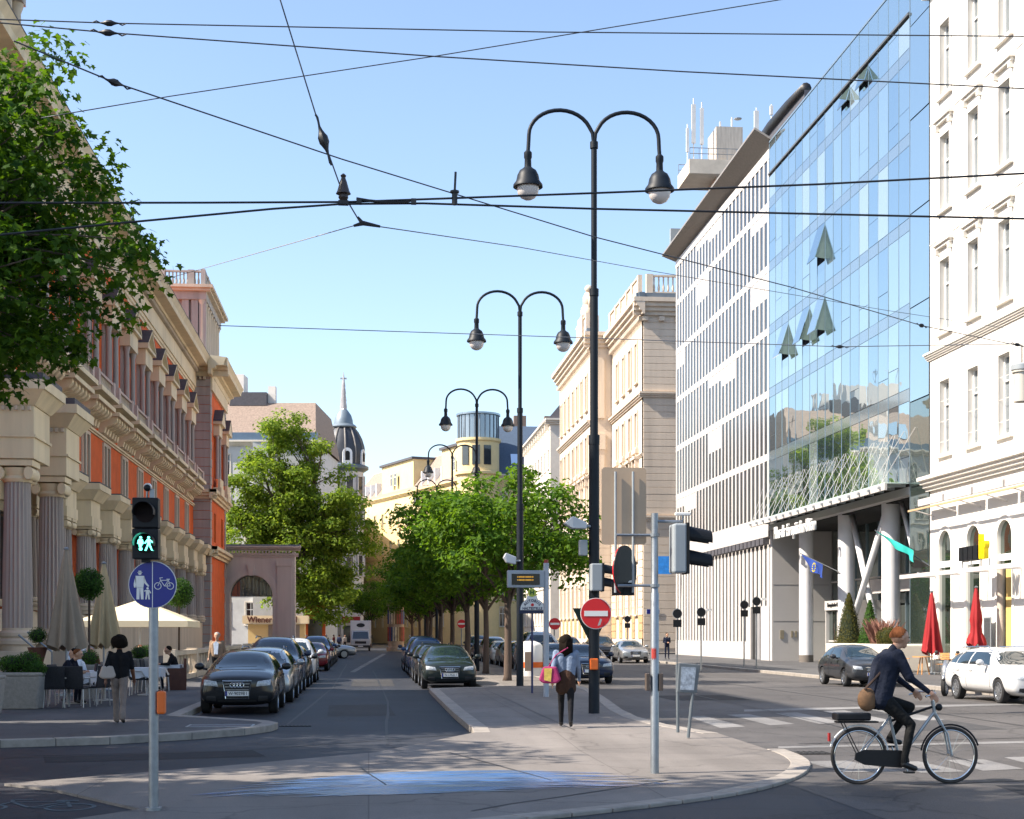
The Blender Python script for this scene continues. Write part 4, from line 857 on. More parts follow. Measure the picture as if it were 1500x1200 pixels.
# corner pavilions with belvedere towers
def pavilion(y0, y1):
    Xp = -15.4; Tp = TL(Xp); c = (y0 + y1) / 2
    po = [(c + s - .9, c + s - .1, z0, z1) for s in (-3.2, 4.2) for z0, z1 in ((11, 13.9), (17.4, 21.6))] + [(c + s + .1, c + s + .9, z0, z1) for s in (-3.2, 4.2) for z0, z1 in ((11, 13.9), (17.4, 21.6))]
    wall_open(Tp, y0, y1, .1, 27.6, po, -.5, 0).build('pavilion_wall', ORANGE, ex)
    MB().box(-24, -15.95, y0 + .05, y1 - .05, .1, 28).build('pavilion_core', ORANGE, ex)
    for o in po: window(Tp, ex, *o, .28, WFR, 1, (.66,), .08)
    for s in (-3.2, 4.2):
        cc = c + s; mb = MB(Tp); mb.box(cc - 1.5, cc + 1.5, -.01, .6, 21.6, 22.7).prism([(cc - 1.9, 22.7), (cc + 1.9, 22.7), (cc + 1.9, 22.95), (cc, 24.3), (cc - 1.9, 22.95)], -.01, .9); mb.build('pediment', CREAM, ex)
        mb = MB(Tp); mb.add([(cc - 1.95, -.01, 23.0), (cc, -.01, 24.36), (cc + 1.95, -.01, 23.0), (cc - 1.95, .93, 23.0), (cc, .93, 24.36), (cc + 1.95, .93, 23.0)], [(0, 1, 4, 3), (1, 2, 5, 4)]); mb.build('pediment_flashing', SLATE, ex)
        for u in (-1.2, 1.2): MB(Tp).lathe([(.22, 17.3), (.17, 17.5), (.16, 21.3), (.24, 21.6)], 10, (cc + u, .35, 0)).build('window_column', STONEG, ex, smooth=40)
        MB(Tp).box(cc - 1.7, cc + 1.7, -.01, .8, 15.6, 16.4).box(cc - 1.6, cc + 1.6, .45, .7, 16.4, 17.3).build('balcony', CREAM, ex)
    # quoins: alternating stone blocks at the corners, courses on the return face
    z = .1; k = 0
    while z < 27:
        for (b0, b1) in ((y0 - .06, y0 + (1.5 if k % 2 else 1.1)), (y1 - (1.5 if k % 2 else 1.1), y1 + .06)):
            MB(Tp).box(b0, b1, -.02, .07, z, z + .82).build('quoin', STONEG, ex, bevel=.02)
        MB(TF(y0)).box(-17.0, -15.4 + .04, -.02, .06, z, z + .82).build('quoin', STONEG, ex, bevel=.02)
        z += .86; k += 1
    for z0, h, d in ((9.4, .95, .8), (15.0, .9, .7)):
        cornice(Tp, ex, y0 - d, y1 + d, step_prof(z0, h, d, 3), CREAM); cornice(TF(y0), ex, -17.6, -15.4 + d * .99, step_prof(z0, h * .99, d, 3), CREAM)
    P = [(-.01, 26.9), (.3, 26.9), (.35, 27.4), (.7, 27.5), (.75, 27.7), (1.5, 27.75), (1.55, 28.1), (1.8, 28.5), (-.01, 28.7)]
    cornice(Tp, ex, y0 - 1.8, y1 + 1.8, P, CREAM); cornice(TF(y0), ex, -19, -15.4 + 1.78, [(a, b - .003) for a, b in P], CREAM)
    dentils(TF(y0), ex, -17.6, -15.4, 26.55, .3, .2, .45, .4, STONE); MB(Tp).box(y0, y1, -.01, .25, 25.6, 26.9).build('frieze', CREAM, ex)
    belvedere(-23.0, -15.9, y0 + .9, y1 - .3)
pavilion(148.5, 164.5); belvedere(-25, -17.9, 64, 80.6)
MB().box(-45, -17.02, 58.55, 59.2, .1, 28.5).build('end_wall', ORANGE, ex); cornice(TF(58.6), ex, -45, -15.2, step_prof(27.3, 1.2, 1.6, 4), CREAM)
# giant portico columns before the near pavilion
for y, x in ((64.2, -14.55), (70.9, -14.55)):
    for dx in (0, -1.75):
        column(ex, x + dx * .0, y + (0 if dx == 0 else 1.35), 1.05, 1.12, 1.62) if dx == 0 else column(ex, x - .2, y + 1.5, 1.05, .85, 1.62)
    MB().box(x - 1.05, x + .95, y - .95, y + 2.4, .1, 1.1).build('column_plinth', STONE, ex, bevel=.03)
    MB().box(-17, x + .85, y - .85, y + 2.2, 9.02, 11.2).build('portico_block', CREAM, ex, bevel=.02)
    MB().box(-17, x + .93, y - .93, y + 2.28, 9.9, 10.0).build('portico_moulding', CREAM, ex)
    for i in range(8): MB().box(x - 1.2 + i * .26, x - 1.08 + i * .26, y - 1.0, y - .84, 11.0, 11.18).build('dentil', STONE, ex)
    q = MB(); q.taper(-17, x + .9, y - .9, y + 2.25, 11.2, 11.8, .45, .5); q.box(-17, x + 1.42, y - 1.45, y + 2.75, 11.8, 12.2); q.build('portico_cornice', CREAM, ex)
    MB().box(-17, x + 1.3, y - 1.3, y + 2.6, 12.202, 12.5).build('portico_cap', SLATE, ex)
# ------------------------------------------------------------------ stone gate beside the palace
gt = thing('stone_gate', 'pale grey stone gateway with round arch, keystone and dentilled cornice', 'gate', (-12.7, 166, 0))
GST = mat('gate_stone', '#b9afa8', .85, var=.1, scale=1.2, bump=.25, bscale=10, grime=.3, streak=True)
T = TF(165.0); gx0, gx1, ax0, ax1, zs = -17.3, -8.3, -15.0, -10.4, 5.9
ar = (ax1 - ax0) / 2
g = wall_open(T, gx0, gx1, .1, 10.2, [(ax0, ax1, .1, zs + ar)], -2.4, 0); arch_fill(g, ax0, ax1, zs, -2.4, 0, 16); g.build('wall', GST, gt)
P = arc((ax0 + ax1) / 2, zs, ar + .75, 0, PI, 20); Q = arc((ax0 + ax1) / 2, zs, ar + .03, 0, PI, 20)
for j in range(20): MB(T).prism([P[j], P[j + 1], Q[j + 1], Q[j]], -.01, .12 + (.02 if j % 2 else 0)).build('voussoir', GST, gt)
MB(T).prism([(-12.95, 8.15), (-12.45, 8.15), (-12.3, 9.3), (-13.1, 9.3)], -.01, .3).build('keystone', GST, gt)
for a, b2 in ((gx0 + .02, gx0 + 1.2), (gx1 - 1.6, gx1 - .02)):
    MB(T).box(a, b2, -.01, .2, .1, 9.2).build('pilaster', GST, gt); MB(T).box(a - .08, b2 + .08, -.01, .3, 9.2, 9.7).build('pilaster_cap', GST, gt); MB(T).box(a - .08, b2 + .08, -.01, .3, .1, 1.0).build('pilaster_base', GST, gt)
for a, b2 in ((ax0 - .75, ax0 + .02), (ax1 - .02, ax1 + .75)): MB(T).box(a, b2, -.4, .16, zs - .25, zs).box(a + .05, b2 - .05, -.3, .1, .1, zs - .25).build('impost', GST, gt)
cornice(T, gt, gx0 - .1, gx1 + .7, step_prof(10.2, .4, .25, 2), GST); dentils(T, gt, gx0, gx1, 10.6, .25, .18, .4, .36, GST)
cornice(T, gt, gx0 - .1, gx1 + .9, step_prof(10.85, .5, .75, 3), GST); MB(T).box(gx0, gx1 + .9, -2.4, .76, 11.352, 11.5).build('capping', ZINC, gt)
MB().box(gx1, gx1 + .3, 165, 167.4, .1, 10.8).build('side_pier', GST, gt)
MB(T).prism([(ax0, zs), (ax1, zs)] + arc((ax0 + ax1) / 2, zs, ar, 0, PI, 16)[1:-1], -1.3, -1.25).build('fanlight', glassmat('fanlight_glass', (.5, .58, .6), .3, (.04, .055, .06)), gt)
for i in range(1, 6): MB(T).box(ax0 + i * ar / 3 - .03, ax0 + i * ar / 3 + .03, -1.24, -1.2, zs, zs + math.sqrt(max(.1, ar * ar - (i / 3 - 1) ** 2 * ar * ar))).build('glazing_bar', SLATE, gt)
# balustrade along the pavement
bl = thing('stone_balustrade', 'low pale stone balustrade running along the palace pavement', 'balustrade', (-6.9, 80, .12))
balustrade(TL(-7.2), bl, 53.5, 105, .12, 1.08, STONE, .95, 6.65, .12, .45)
MB(TL(-7.2)).box(105.0, 150, .15, .42, .12, 1.2).build('wall', STONE, bl)
# sausage kiosk behind the gate
ki = thing('sausage_kiosk', 'cream sausage kiosk with lettered fascia behind the stone gate', 'kiosk', (-10, 182, .1))
KY = mat('kiosk_cream', '#e5c98d', .6, var=.05); MB(TF(181)).box(-14.3, -7.6, -3, 0, .1, 3.0).build('cabin', KY, ki); MB(TF(181)).box(-11.9, -8.2, .01, .1, .2, 2.9).build('shutter', mat('kiosk_shutter', '#8b8078', .6), ki)
MB(TF(181)).box(-14.9, -7.2, -3.2, .7, 3.05, 4.0).build('fascia', mat('kiosk_fascia', '#efdcb5', .6, var=.04), ki)
inst(text_mesh('Wiener Würstl', 1.02, mat('brown_letter', '#5b2a1c', .6), .02, bold=.02), 'lettering', ki, (-11.4 + 10, 180.27 - 182, 3.5 - .1), (R(90), 0, 0), (.92, 1, 1))
# unseen block left of the frame, added and sized to shade the road
nb_, T, L = townhouse('shade_block', 'unseen cream block added to shade the road before the cafe terrace', (-24, 27.4), (-24, 43.5), 26, 33, CRW, R5, 3.4, .65, SLATE, 3, CRW)
# ------------------------------------------------------------------ trees
MAPLE = leafmat('maple_leaf', (.020, .060, .010), (.085, .16, .018), .45)
PLANE = leafmat('plane_leaf', (.075, .142, .022), (.21, .28, .042), .5)
ROBIN = leafmat('honey_locust_leaf', (.034, .090, .013), (.13, .225, .028), .45)
BOX = leafmat('boxwood_leaf', (.02, .06, .012), (.06, .13, .02), .3)
CONI = leafmat('cypress_leaf', (.03, .045, .01), (.10, .085, .02), .25)
BARK = mat('tree_bark', '#5e5247', .9, var=.3, scale=7, bump=.8, bscale=18, streak=True)
BARKP = mat('reddish_bark', '#55463c', .9, var=.3, scale=7, bump=.8, bscale=18, streak=True)
OVAL = np.array([(0, 0, 0), (.28, .45, .06), (0, 1, -.05), (-.28, .45, .06)]); OVALF = [(0, 1, 2), (0, 2, 3)]
PALM = np.array([(0, 0, 0), (.30, .02, .03), (.20, .22, .02), (.55, .42, 0), (.24, .52, .02), (.0, 1.0, -.06), (-.24, .52, .02), (-.55, .42, 0), (-.20, .22, .02), (-.30, .02, .03), (0, .45, .04)])
PALMF = [(10, i, i + 1) for i in range(0, 9)] + [(10, 9, 0)]
def leaf_mesh(name, pts, nrm, size, m, shape=OVAL, faces=OVALF, rng=RNG, jitter=.35):
    n = len(pts); d = rng.normal(size=(n, 3)); d -= (d * nrm).sum(1)[:, None] * nrm
    d[:, 2] -= .25; d /= np.linalg.norm(d, axis=1)[:, None] + 1e-9
    s = np.cross(d, nrm); s /= np.linalg.norm(s, axis=1)[:, None] + 1e-9; u = np.cross(s, d)
    sz = size * (1 + jitter * rng.uniform(-1, 1, n))[:, None, None]
    V = pts[:, None, :] + sz * (shape[None, :, 0, None] * s[:, None, :] + shape[None, :, 1, None] * d[:, None, :] + shape[None, :, 2, None] * u[:, None, :])
    k = len(shape); F = np.array(faces); FF = (np.arange(n)[:, None, None] * k + F[None]).reshape(-1, 3)
    me = bpy.data.meshes.new(name); V = V.reshape(-1, 3); me.vertices.add(len(V)); me.vertices.foreach_set('co', V.astype(np.float32).ravel())
    me.loops.add(FF.size); me.loops.foreach_set('vertex_index', FF.ravel().astype(np.int32))
    me.polygons.add(len(FF)); me.polygons.foreach_set('loop_start', (np.arange(len(FF)) * 3).astype(np.int32))
    me.update(); me.materials.append(m); return me
def crown_clumps(lobes, n, rng, inner=.5, rej=None):
    out = []; w2 = np.array([l[3] * l[4] * l[5] for l in lobes]); w2 = w2 / w2.sum()
    while len(out) < n:
        l = lobes[rng.choice(len(lobes), p=w2)]; v = rng.normal(size=3); v /= np.linalg.norm(v); r = inner + (1 - inner) * rng.uniform() ** .6
        p = np.array(l[:3]) + v * r * np.array(l[3:6])
        if rej and rej(p): continue
        out.append(p)
    return np.array(out)
def clump_leaves(cl, cr, per, rng, flat=.6):
    n = len(cl) * per; c = np.repeat(cl, per, 0); v = rng.normal(size=(n, 3)); v /= np.linalg.norm(v, axis=1)[:, None]
    r = rng.uniform(.15, 1, n) ** .55; off = v * r[:, None] * np.repeat(cr, per)[:, None]; off[:, 2] *= flat
    nr = v * .5 + rng.normal(size=(n, 3)) * .45 + np.array([0, 0, .75]); nr /= np.linalg.norm(nr, axis=1)[:, None]
    return c + off, nr
def limb(mb, a, b2, r0, r1, rng, sag=.12, n=6):
    a, b2 = np.array(a), np.array(b2); L = np.linalg.norm(b2 - a); pts = []; rs = []
    w3 = rng.normal(size=3) * L * .06
    for i in range(n + 1):
        t = i / n; p = a + (b2 - a) * t + np.array([0, 0, 1]) * math.sin(PI * t) * L * sag + w3 * math.sin(PI * t); pts.append(tuple(p)); rs.append(r0 + (r1 - r0) * t)
    mb.tube(pts, rs, 7); return pts
def make_tree(name, label, loc, trunk, lobes, ncl, cr, per, leaf, lm, bark, seed, group=None, shape=OVAL, faces=OVALF, nbranch=14, rej=None, flat=.6, inner=.5):
    """trunk = (height where the crown forks, radius); all coordinates relative to loc"""
    rng = np.random.default_rng(seed); t = thing(name, label, 'tree', loc, 0, group); h, r = trunk
    mb = MB(); mb.tube([(0, 0, -.05), (.02, .01, .15), (.03, -.02, h * .5), (.0, .03, h)], [r * 1.35, r * 1.05, r * .9, r * .75], 12)
    cl = crown_clumps(lobes, ncl, rng, inner, rej); crs = cr * rng.uniform(.65, 1.25, ncl)
    idx = rng.permutation(ncl)[:nbranch]; forks = []
    for k, i in enumerate(idx):
        st_ = (0, 0, h * (.72 + .28 * k / nbranch)); forks.append(limb(mb, st_, cl[i], r * .5, r * .08, rng, .1))
    for i in range(ncl):
        if i in idx: continue
        f = forks[int(rng.integers(len(forks)))]; best = min(forks, key=lambda q: min(np.linalg.norm(np.array(q[j]) - cl[i]) for j in (2, 4)))
        limb(mb, best[3], cl[i], r * .16, r * .03, rng, .08, 4)
    mb.build('trunk', bark, t, world=False, smooth=True, fix=False)
    P, N = clump_leaves(cl, crs, per, rng, flat); me = leaf_mesh('crown', P, N, leaf, lm, shape, faces, rng); c = inst(me, 'crown', t); c['kind'] = 'stuff'; return t
# maple overhanging the left pavement
mp = make_tree('maple_tree', 'broad maple with large lobed leaves overhanging the pavement near the planters', (-9.2, 28.4, .12), (5.2, .26),
               [(1.4, 0, 9.3, 4.6, 2.6, 3.6), (.2, 0, 9.2, 3.6, 2.4, 3.4), (1.0, 0, 7.4, 3.6, 2.2, 1.6)], 300, .82, 118, .155, MAPLE, BARK, 3, shape=PALM, faces=PALMF, nbranch=22, rej=lambda p: p[0] > np.interp(p[2], [6, 6.7, 7.5, 8, 8.5, 9.15, 9.5, 10.3, 11.1, 12.1, 12.9], [3.5, 4.17, 4.68, 5, 5.26, 5.39, 5, 4.68, 4.1, 3.9, 3.2]) - .3 or p[2] < 6.2 or p[2] > 12.7, inner=.15)
# plane tree behind the gate
def rel(x, y, Y, o): v = atY(x, y, Y); return (v.x - o[0], v.y - o[1], v.z - o[2])
O = (-11.5, 193, .1); s_ = 193 / FPX
lob = [rel(x, y, 193, O) + (rx * s_, rx * s_ * .8, rz * s_) for x, y, rx, rz in ((428, 650, 48, 52), (392, 725, 66, 70), (470, 740, 66, 66), (512, 790, 42, 70), (440, 820, 80, 75), (372, 790, 48, 55), (480, 870, 55, 45))]
make_tree('plane_tree', 'very tall bright green plane tree rising behind the stone gate', O, (9, .5), lob, 360, 1.75, 170, .46, PLANE, BARK, 5, nbranch=20, inner=.35)
# street trees on the median
lobm = [(0, 0, 5.6, 2.9, 2.9, 2.2), (-.9, .5, 6.2, 2.3, 2.3, 1.9), (1.2, -.2, 5.4, 2.2, 2.2, 1.6), (.3, 0, 4.6, 2.8, 2.8, 1.3)]
seed_trees = [make_tree('street_tree', 'honey locust on the median nearest the bus stop display', (4.98, 54, .12), (3.4, .14), lobm, 105, .95, 120, .21, ROBIN, BARKP, 21, 'trees along the median', nbranch=12, flat=.5),
              make_tree('street_tree', 'honey locust with reddish trunk, second along the median from the bus stop', (4.95, 63.7, .12), (3.6, .13), [(x - .5, y, z, a * 1.12, b2, c) for x, y, z, a, b2, c in lobm], 105, .95, 110, .21, ROBIN, BARKP, 22, 'trees along the median', nbranch=12, flat=.5)]
labs = ['third', 'fourth', 'fifth', 'sixth', 'seventh', 'eighth', 'ninth']
for i, y in enumerate((75, 86, 97, 110, 124, 140, 158)):
    c = copy_tree(seed_trees[i % 2]); c.location = (4.9 - .12 * i + (.4 if i > 3 else 0), y, .12); c.rotation_euler = (0, 0, 1.3 * i + .7); c.scale = (1.12, 1.12, 1.0 + .03 * (i % 3))
    c['label'] = 'honey locust, %s tree of the median row counted from the bus stop' % labs[i]
far = copy_tree(seed_trees[0]); far.location = (.2, 206, .1); far.scale = (1.3, 1.3, 1.15); far['label'] = 'small light green tree beside the delivery truck at the street end'; far['group'] = 'far street trees'
# off-frame avenue trees whose shade falls over the crossing
for i, (x, y, s2) in enumerate(((-7.6, 13.0, 1.0), (-13.2, 14.0, .86), (-12.9, 20.5, .86), (-16.5, 8.5, 1.0), (-14.0, 25.2, .8))):
    c = make_tree('avenue_tree', 'tall avenue maple shading the crossing', (x, y, .0), (7.5, .3), [(0, 0, 12.0, 5.4, 3.4, 2.6), (-1.5, 0, 11.5, 4, 3.2, 2.4)], 190, 1.05, 60, .32, MAPLE, BARK, 40, 'avenue trees by the crossing', nbranch=12, inner=.2) if i == 0 else copy_tree(av0)
    if i == 0: av0 = c
    c.location = (x, y, 0); c.rotation_euler = (0, 0, i * PI)
    c['label'] = 'tall avenue tree beside the crossing, %s' % ('whose crown shades the crossing apron', 'behind the signal post', 'opposite the square boxwood planters', 'standing farthest from the kerb', 'close behind the overhanging maple')[i]; c.scale = (s2, s2, s2)
# topiary
def topiary(name, label, loc, parts, leaf, lm, n, group=None, stem=None, pot=None):
    t = thing(name, label, 'plant', loc, 0, group); rng = np.random.default_rng(int(abs(loc[0] * 31 + loc[1] * 7)) + 3); P = []; N = []
    for (c, r, sc, cone) in parts:
        v = rng.normal(size=(n, 3)); v /= np.linalg.norm(v, axis=1)[:, None]; rr = rng.uniform(.72, 1.04, n)[:, None]
        if cone:
            h = rng.uniform(0, 1, n) ** 1.4; th = rng.uniform(0, 2 * PI, n); q = r * (1 - h) ** .85 * rng.uniform(.7, 1.05, n) + .03
            p = np.stack([q * np.cos(th), q * np.sin(th), h * cone], 1) + np.array(c); v = np.stack([np.cos(th), np.sin(th), .4 * np.ones(n)], 1)
        else: p = np.array(c) + v * rr * r * np.array(sc)
        P.append(p); N.append(v + rng.normal(size=(n, 3)) * .5)
    N = np.concatenate(N); N /= np.linalg.norm(N, axis=1)[:, None]
    c = inst(leaf_mesh('foliage', np.concatenate(P), N, leaf, lm, rng=rng), 'foliage', t); c['kind'] = 'stuff'
    for (cc, r, sc, cone) in parts:
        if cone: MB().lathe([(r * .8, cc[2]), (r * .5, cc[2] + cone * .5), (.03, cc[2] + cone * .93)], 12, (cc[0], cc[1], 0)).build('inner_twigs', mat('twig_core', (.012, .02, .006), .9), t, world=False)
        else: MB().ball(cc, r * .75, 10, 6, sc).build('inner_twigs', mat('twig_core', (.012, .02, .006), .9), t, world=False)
    if stem: MB().tube([(0, 0, stem[0]), (.02, 0, stem[1])], .035, 7).build('stem', BARKP, t, world=False)
    if pot: pot(t)
    return t
PLANTER = mat('speckled_concrete', '#8d8780', .85, var=.18, scale=14, bump=.4, bscale=30); TERRA = mat('rusty_pot', '#5a3526', .7, var=.2, scale=5)
def sqpot(w2, h): return lambda t: (MB().taper(-w2 * .85, w2 * .85, -w2 * .85, w2 * .85, 0, h - .08, w2 * .15, w2 * .15).box(-w2 * 1.02, w2 * 1.02, -w2 * 1.02, w2 * 1.02, h - .082, h).build('planter', PLANTER, t, world=False, bevel=.03))
def vase(r, h): return lambda t: MB().lathe([(r * .5, 0), (r * .55, h * .1), (r * .35, h * .4), (r * .6, h * .7), (r, h), (r * .9, h)], 16).build('pot', TERRA, t, world=False, smooth=40)
def rpot(r, h): return lambda t: MB().lathe([(r * .75, 0), (r, h * .9), (r * 1.05, h * .92), (r * 1.05, h)], 16).build('pot', PLANTER, t, world=False, smooth=40)
g = gp(30, 1038, .12); topiary('boxwood_planter', 'clipped boxwood in a square speckled concrete planter at the cafe corner', (g.x + .05, g.y, .12), [((-.25, 0, 1.0), .3, (1, 1, .7), 0), ((.12, .05, 1.02), .3, (1, 1, .95), 0), ((.3, -.1, .9), .24, (1, 1, .8), 0)], .045, BOX, 1500, pot=sqpot(.47, .82))
g = gp(-8, 1047, .12); topiary('boxwood_planter', 'concrete planter with one low boxwood mound beside the cafe corner planter', (g.x - .35, g.y, .12), [((0, 0, .95), .4, (1, 1, .7), 0)], .045, BOX, 1500, pot=sqpot(.47, .82))
p = atY(130, 855, 43); topiary('standard_topiary', 'ball-shaped bay tree on a bare stem between the closed beige parasols', (p.x, 43, .12), [((0, 0, p.z - .12), .40, (1, 1, 1.1), 0)], .07, BOX, 2600, stem=(.5, p.z - .2), pot=rpot(.3, .55))
p = atY(262, 868, 57); topiary('standard_topiary', 'ball-shaped bay tree on a bare stem behind the open beige parasol', (p.x, 57, .12), [((0, 0, p.z - .12), .55, (1, 1, 1), 0)], .08, BOX, 2600, stem=(.5, p.z - .2), pot=rpot(.3, .55))
p = atY(55, 940, 42); topiary('potted_boxwood', 'clipped boxwood ball in a rust coloured vase by the stair rail', (p.x, 42, .12), [((0, 0, p.z + .05), .26, (1, 1, .9), 0)], .04, BOX, 900, pot=vase(.27, 1.32))
for i, (px, py, Y, lb) in enumerate(((131, 968, 40, 'boxwood ball in a grey pot beside the white cafe table'), (204, 960, 46, 'boxwood ball in a round grey pot behind the walking woman in black'), (216, 958, 49, 'boxwood ball in a grey pot near the open parasol foot'))):
    p = atY(px, py, Y); topiary('potted_boxwood', lb, (p.x, Y, .12), [((0, 0, p.z - .05), .26, (1, 1, .9), 0)], .04, BOX, 900, pot=rpot(.27, p.z - .22))
# ------------------------------------------------------------------ street lamps
def lamp(loc):
    t = thing('street_lamp', '', 'street lamp', loc, 0, 'double-arm street lamps along the median')
    MB().tube([(0, 0, 0), (0, 0, .9), (0, 0, 5.75)], [.118, .116, .112], 16).build('lower_pole', NAVYM, t, world=False, smooth=40)
    MB().tube([(0, 0, 5.7), (0, 0, 8.9)], .086, 16).tube([(0, 0, 5.7), (0, 0, 5.9)], .12, 16).tube([(0, 0, 8.85), (0, 0, 9.0)], .1, 16).build('middle_pole', NAVYM, t, world=False, smooth=40)
    MB().tube([(0, 0, 8.9), (0, 0, 12.05)], .062, 14).tube([(0, 0, 11.98), (0, 0, 12.12)], .085, 14).build('upper_pole', NAVYM, t, world=False, smooth=40)
    for s in (-1, 1):
        pts = [(0, 0, 12.0), (s * .03, 0, 12.3)] + [(s * (.72 - .67 * math.cos(a)), 0, 12.22 + .55 * math.sin(a)) for a in [PI * k / 16 for k in range(2, 17)]] + [(s * 1.40, 0, 12.0), (s * 1.41, 0, 11.86)]
        MB().tube(pts, .042, 10).build('arm', NAVYM, t, world=False, smooth=40)
        c = (s * 1.41, 0, 11.05)
        h = MB().lathe([(.05, .84), (.085, .8), (.085, .7), (.07, .66), (.075, .5), (.115, .46), (.175, .42), (.225, .32), (.25, .2), (.31, .12), (.315, .07), (.26, .08), (.23, .1)], 24, c).build('lamp_shade', NAVYM, t, world=False, smooth=35)
        g = MB().lathe([(.23, .1), (.235, .04), (.215, -.07), (.15, -.155), (.07, -.195), (.01, -.205)], 24, c).build('lamp_globe', mat('frosted_globe', '#cfc8c4', .25, var=.04, spec=.6), h, world=False, smooth=True)
    return t
l0 = lamp((4.76, 31.55, .12)); l0['label'] = 'tall double-arm street lamp whose pole carries the no-entry sign'
ll = ['tall double-arm street lamp beside the bus stop display', 'third double-arm street lamp of the median, rising behind the locust crowns', 'fourth double-arm street lamp of the median, before the yellow block', 'fifth double-arm street lamp of the median, half hidden by foliage', 'sixth double-arm street lamp of the median, farthest down the street']
for y, lb in zip((48.4, 67.9, 88, 108, 130), ll):
    c = copy_tree(l0); c.location = (4.88, y, .12); c['label'] = lb
# ------------------------------------------------------------------ flat discs / signs
REDS = mat('sign_red', '#c8141c', .4, var=.04); BLUES = mat('sign_blue', '#17207c', .4, var=.06); WHITES = mat('sign_white', '#dcdad6', .45, var=.04)
def disc(T, c, r, d0, d1, m, name, parent, n=36):
    return MB(T).prism([(c[0] + r * math.cos(2 * PI * i / n), c[1] + r * math.sin(2 * PI * i / n)) for i in range(n)], d0, d1).build(name, m, parent)
def noentry(name, label, x, y, zc, r, post=True, group=None):
    t = thing(name, label, 'sign', (x, y, .12), 0, group); T = TF(y - .02)
    disc(T, (x, zc), r, .15, .17, WHITES, 'rim', t); disc(T, (x, zc), r * .96, .171, .176, REDS, 'plate', t)
    MB(T).box(x - r * .76, x + r * .76, .177, .182, zc - r * .17, zc + r * .17).build('bar', WHITES, t)
    if post: MB().tube([(x, y, .12), (x, y, zc + r)], .035, 8).build('post', GALV, t)
    return t, T
p = atY(871, 899, 31.4); R0 = 23 / FPX * 31.4
t, T = noentry('no_entry_sign', 'large round no-entry sign with sticker on the street lamp pole', p.x, 31.4, p.z, R0, False)
MB(T).add([(p.x + .03, .186, p.z - .26), (p.x + .085, .186, p.z - .11), (p.x + .125, .186, p.z - .12), (p.x + .09, .186, p.z - .24)], [(0, 1, 2, 3)]).build('sticker', mat('grey_sticker', '#a9a4a2', .6), t)
t = thing('yield_sign_back', 'dark green back of a triangular sign behind the no-entry disc', 'sign', (p.x, 31.62, p.z))
MB(TF(31.75)).prism([(p.x - .42, p.z + .12), (p.x + .42, p.z + .12), (p.x + .05, p.z - .62), (p.x - .05, p.z - .62)], 0, .02).build('plate', mat('sign_back_green', '#20352c', .6), t)
for px, py, Y, r, lb in ((812, 914, 74, .3, 'small no-entry sign on a post behind the bus stop pole'), (676, 914, 98, .3, 'small no-entry sign among the median tree trunks')):
    q = atY(px, py, Y); noentry('no_entry_sign', lb, q.x, Y, q.z, r)
# things strapped to the lamp pole
def housing(name, label, cat, x, y, z, w2, d, h, m, rz=0):
    t = thing(name, label, cat, (x, y, z), rz); MB().box(-w2, w2, -d, d, 0, h).build('case', m, t, world=False, bevel=.02); return t
def signal_side(label, px, py0, py1, Y, face=1, w2=.12):
    """two-lamp traffic light seen from the side, visors pointing to +X (face=1)"""
    a, b2 = atY(px, py1, Y), atY(px, py0, Y); h = b2.z - a.z; t = thing('traffic_light', label, 'traffic light', (a.x, Y, a.z))
    MB().box(-w2, w2, -.17, .17, 0, h).build('case', mat('signal_grey', '#8a9196', .55, var=.06), t, world=False, bevel=.025)
    MB().box(w2, w2 + .03, -.18, .18, -.01, h + .01).build('front', BLACKM, t, world=False)
    for k in (.28, .76):
        mb = MB(lambda x, y, z: (z, y, x)); zc = h * k; n = 14; vs = []; fs = []
        for i in range(n + 1):
            a2 = -.35 + (PI + .7) * i / n
            for e, r in ((w2 + .03, .135), (w2 + .34, .12)): vs.append((zc + r * math.sin(a2) - (.05 if e > w2 + .1 else 0), r * math.cos(a2), e))
        for i in range(n): fs.append((2 * i, 2 * i + 1, 2 * i + 3, 2 * i + 2))
        mb.add(vs, fs); o = mb.build('visor', BLACKM, t, world=False); o.modifiers.new('thick', 'SOLIDIFY').thickness = .012
        MB().ball((w2 + .04, 0, zc), .11, 12, 6, (.3, 1, 1)).build('lens', mat('unlit_lens', (.02, .012, .01), .15), t, world=False, smooth=True)
    return t
signal_side('small grey traffic light seen from the side on the lamp pole', 873, 826, 866, 31.3)
MB().tube([(4.76, 31.45, 3.35), (4.95, 31.3, 3.35)], .025, 6).build('bracket', GALV, None) if 0 else None
q = atY(854, 803, 31.5); housing('junction_box', 'small grey box strapped to the lamp pole above the signal', 'box', q.x, 31.5, q.z - .16, .09, .08, .33, GREYM)
q = atY(845, 766, 31.5); t = thing('floodlight', 'white floodlight above the junction box on the big lamp pole', 'floodlight', (q.x, 31.5, q.z))
MB().add([(-.28, -.14, -.02), (-.28, .14, -.02), (-.12, -.17, -.12), (-.12, .17, -.12), (.2, -.13, -.13), (.2, .13, -.13), (.2, -.13, .0), (.2, .13, .0), (-.1, -.17, .13), (-.1, .17, .13)], [(0, 2, 3, 1), (2, 4, 5, 3), (4, 6, 7, 5), (6, 8, 9, 7), (8, 0, 1, 9), (0, 8, 6, 4, 2), (1, 3, 5, 7, 9)]).build('case', mat('floodlight_white', '#b9bec2', .45), t, world=False, bevel=.02)
MB().tube([(.18, 0, -.06), (.34, 0, -.08)], .03, 8).build('bracket', GREYM, t, world=False)
q = atY(746, 818, 48.2); t = thing('floodlight', 'small white floodlight on the lamp pole by the bus stop', 'floodlight', (q.x, 48.2, q.z))
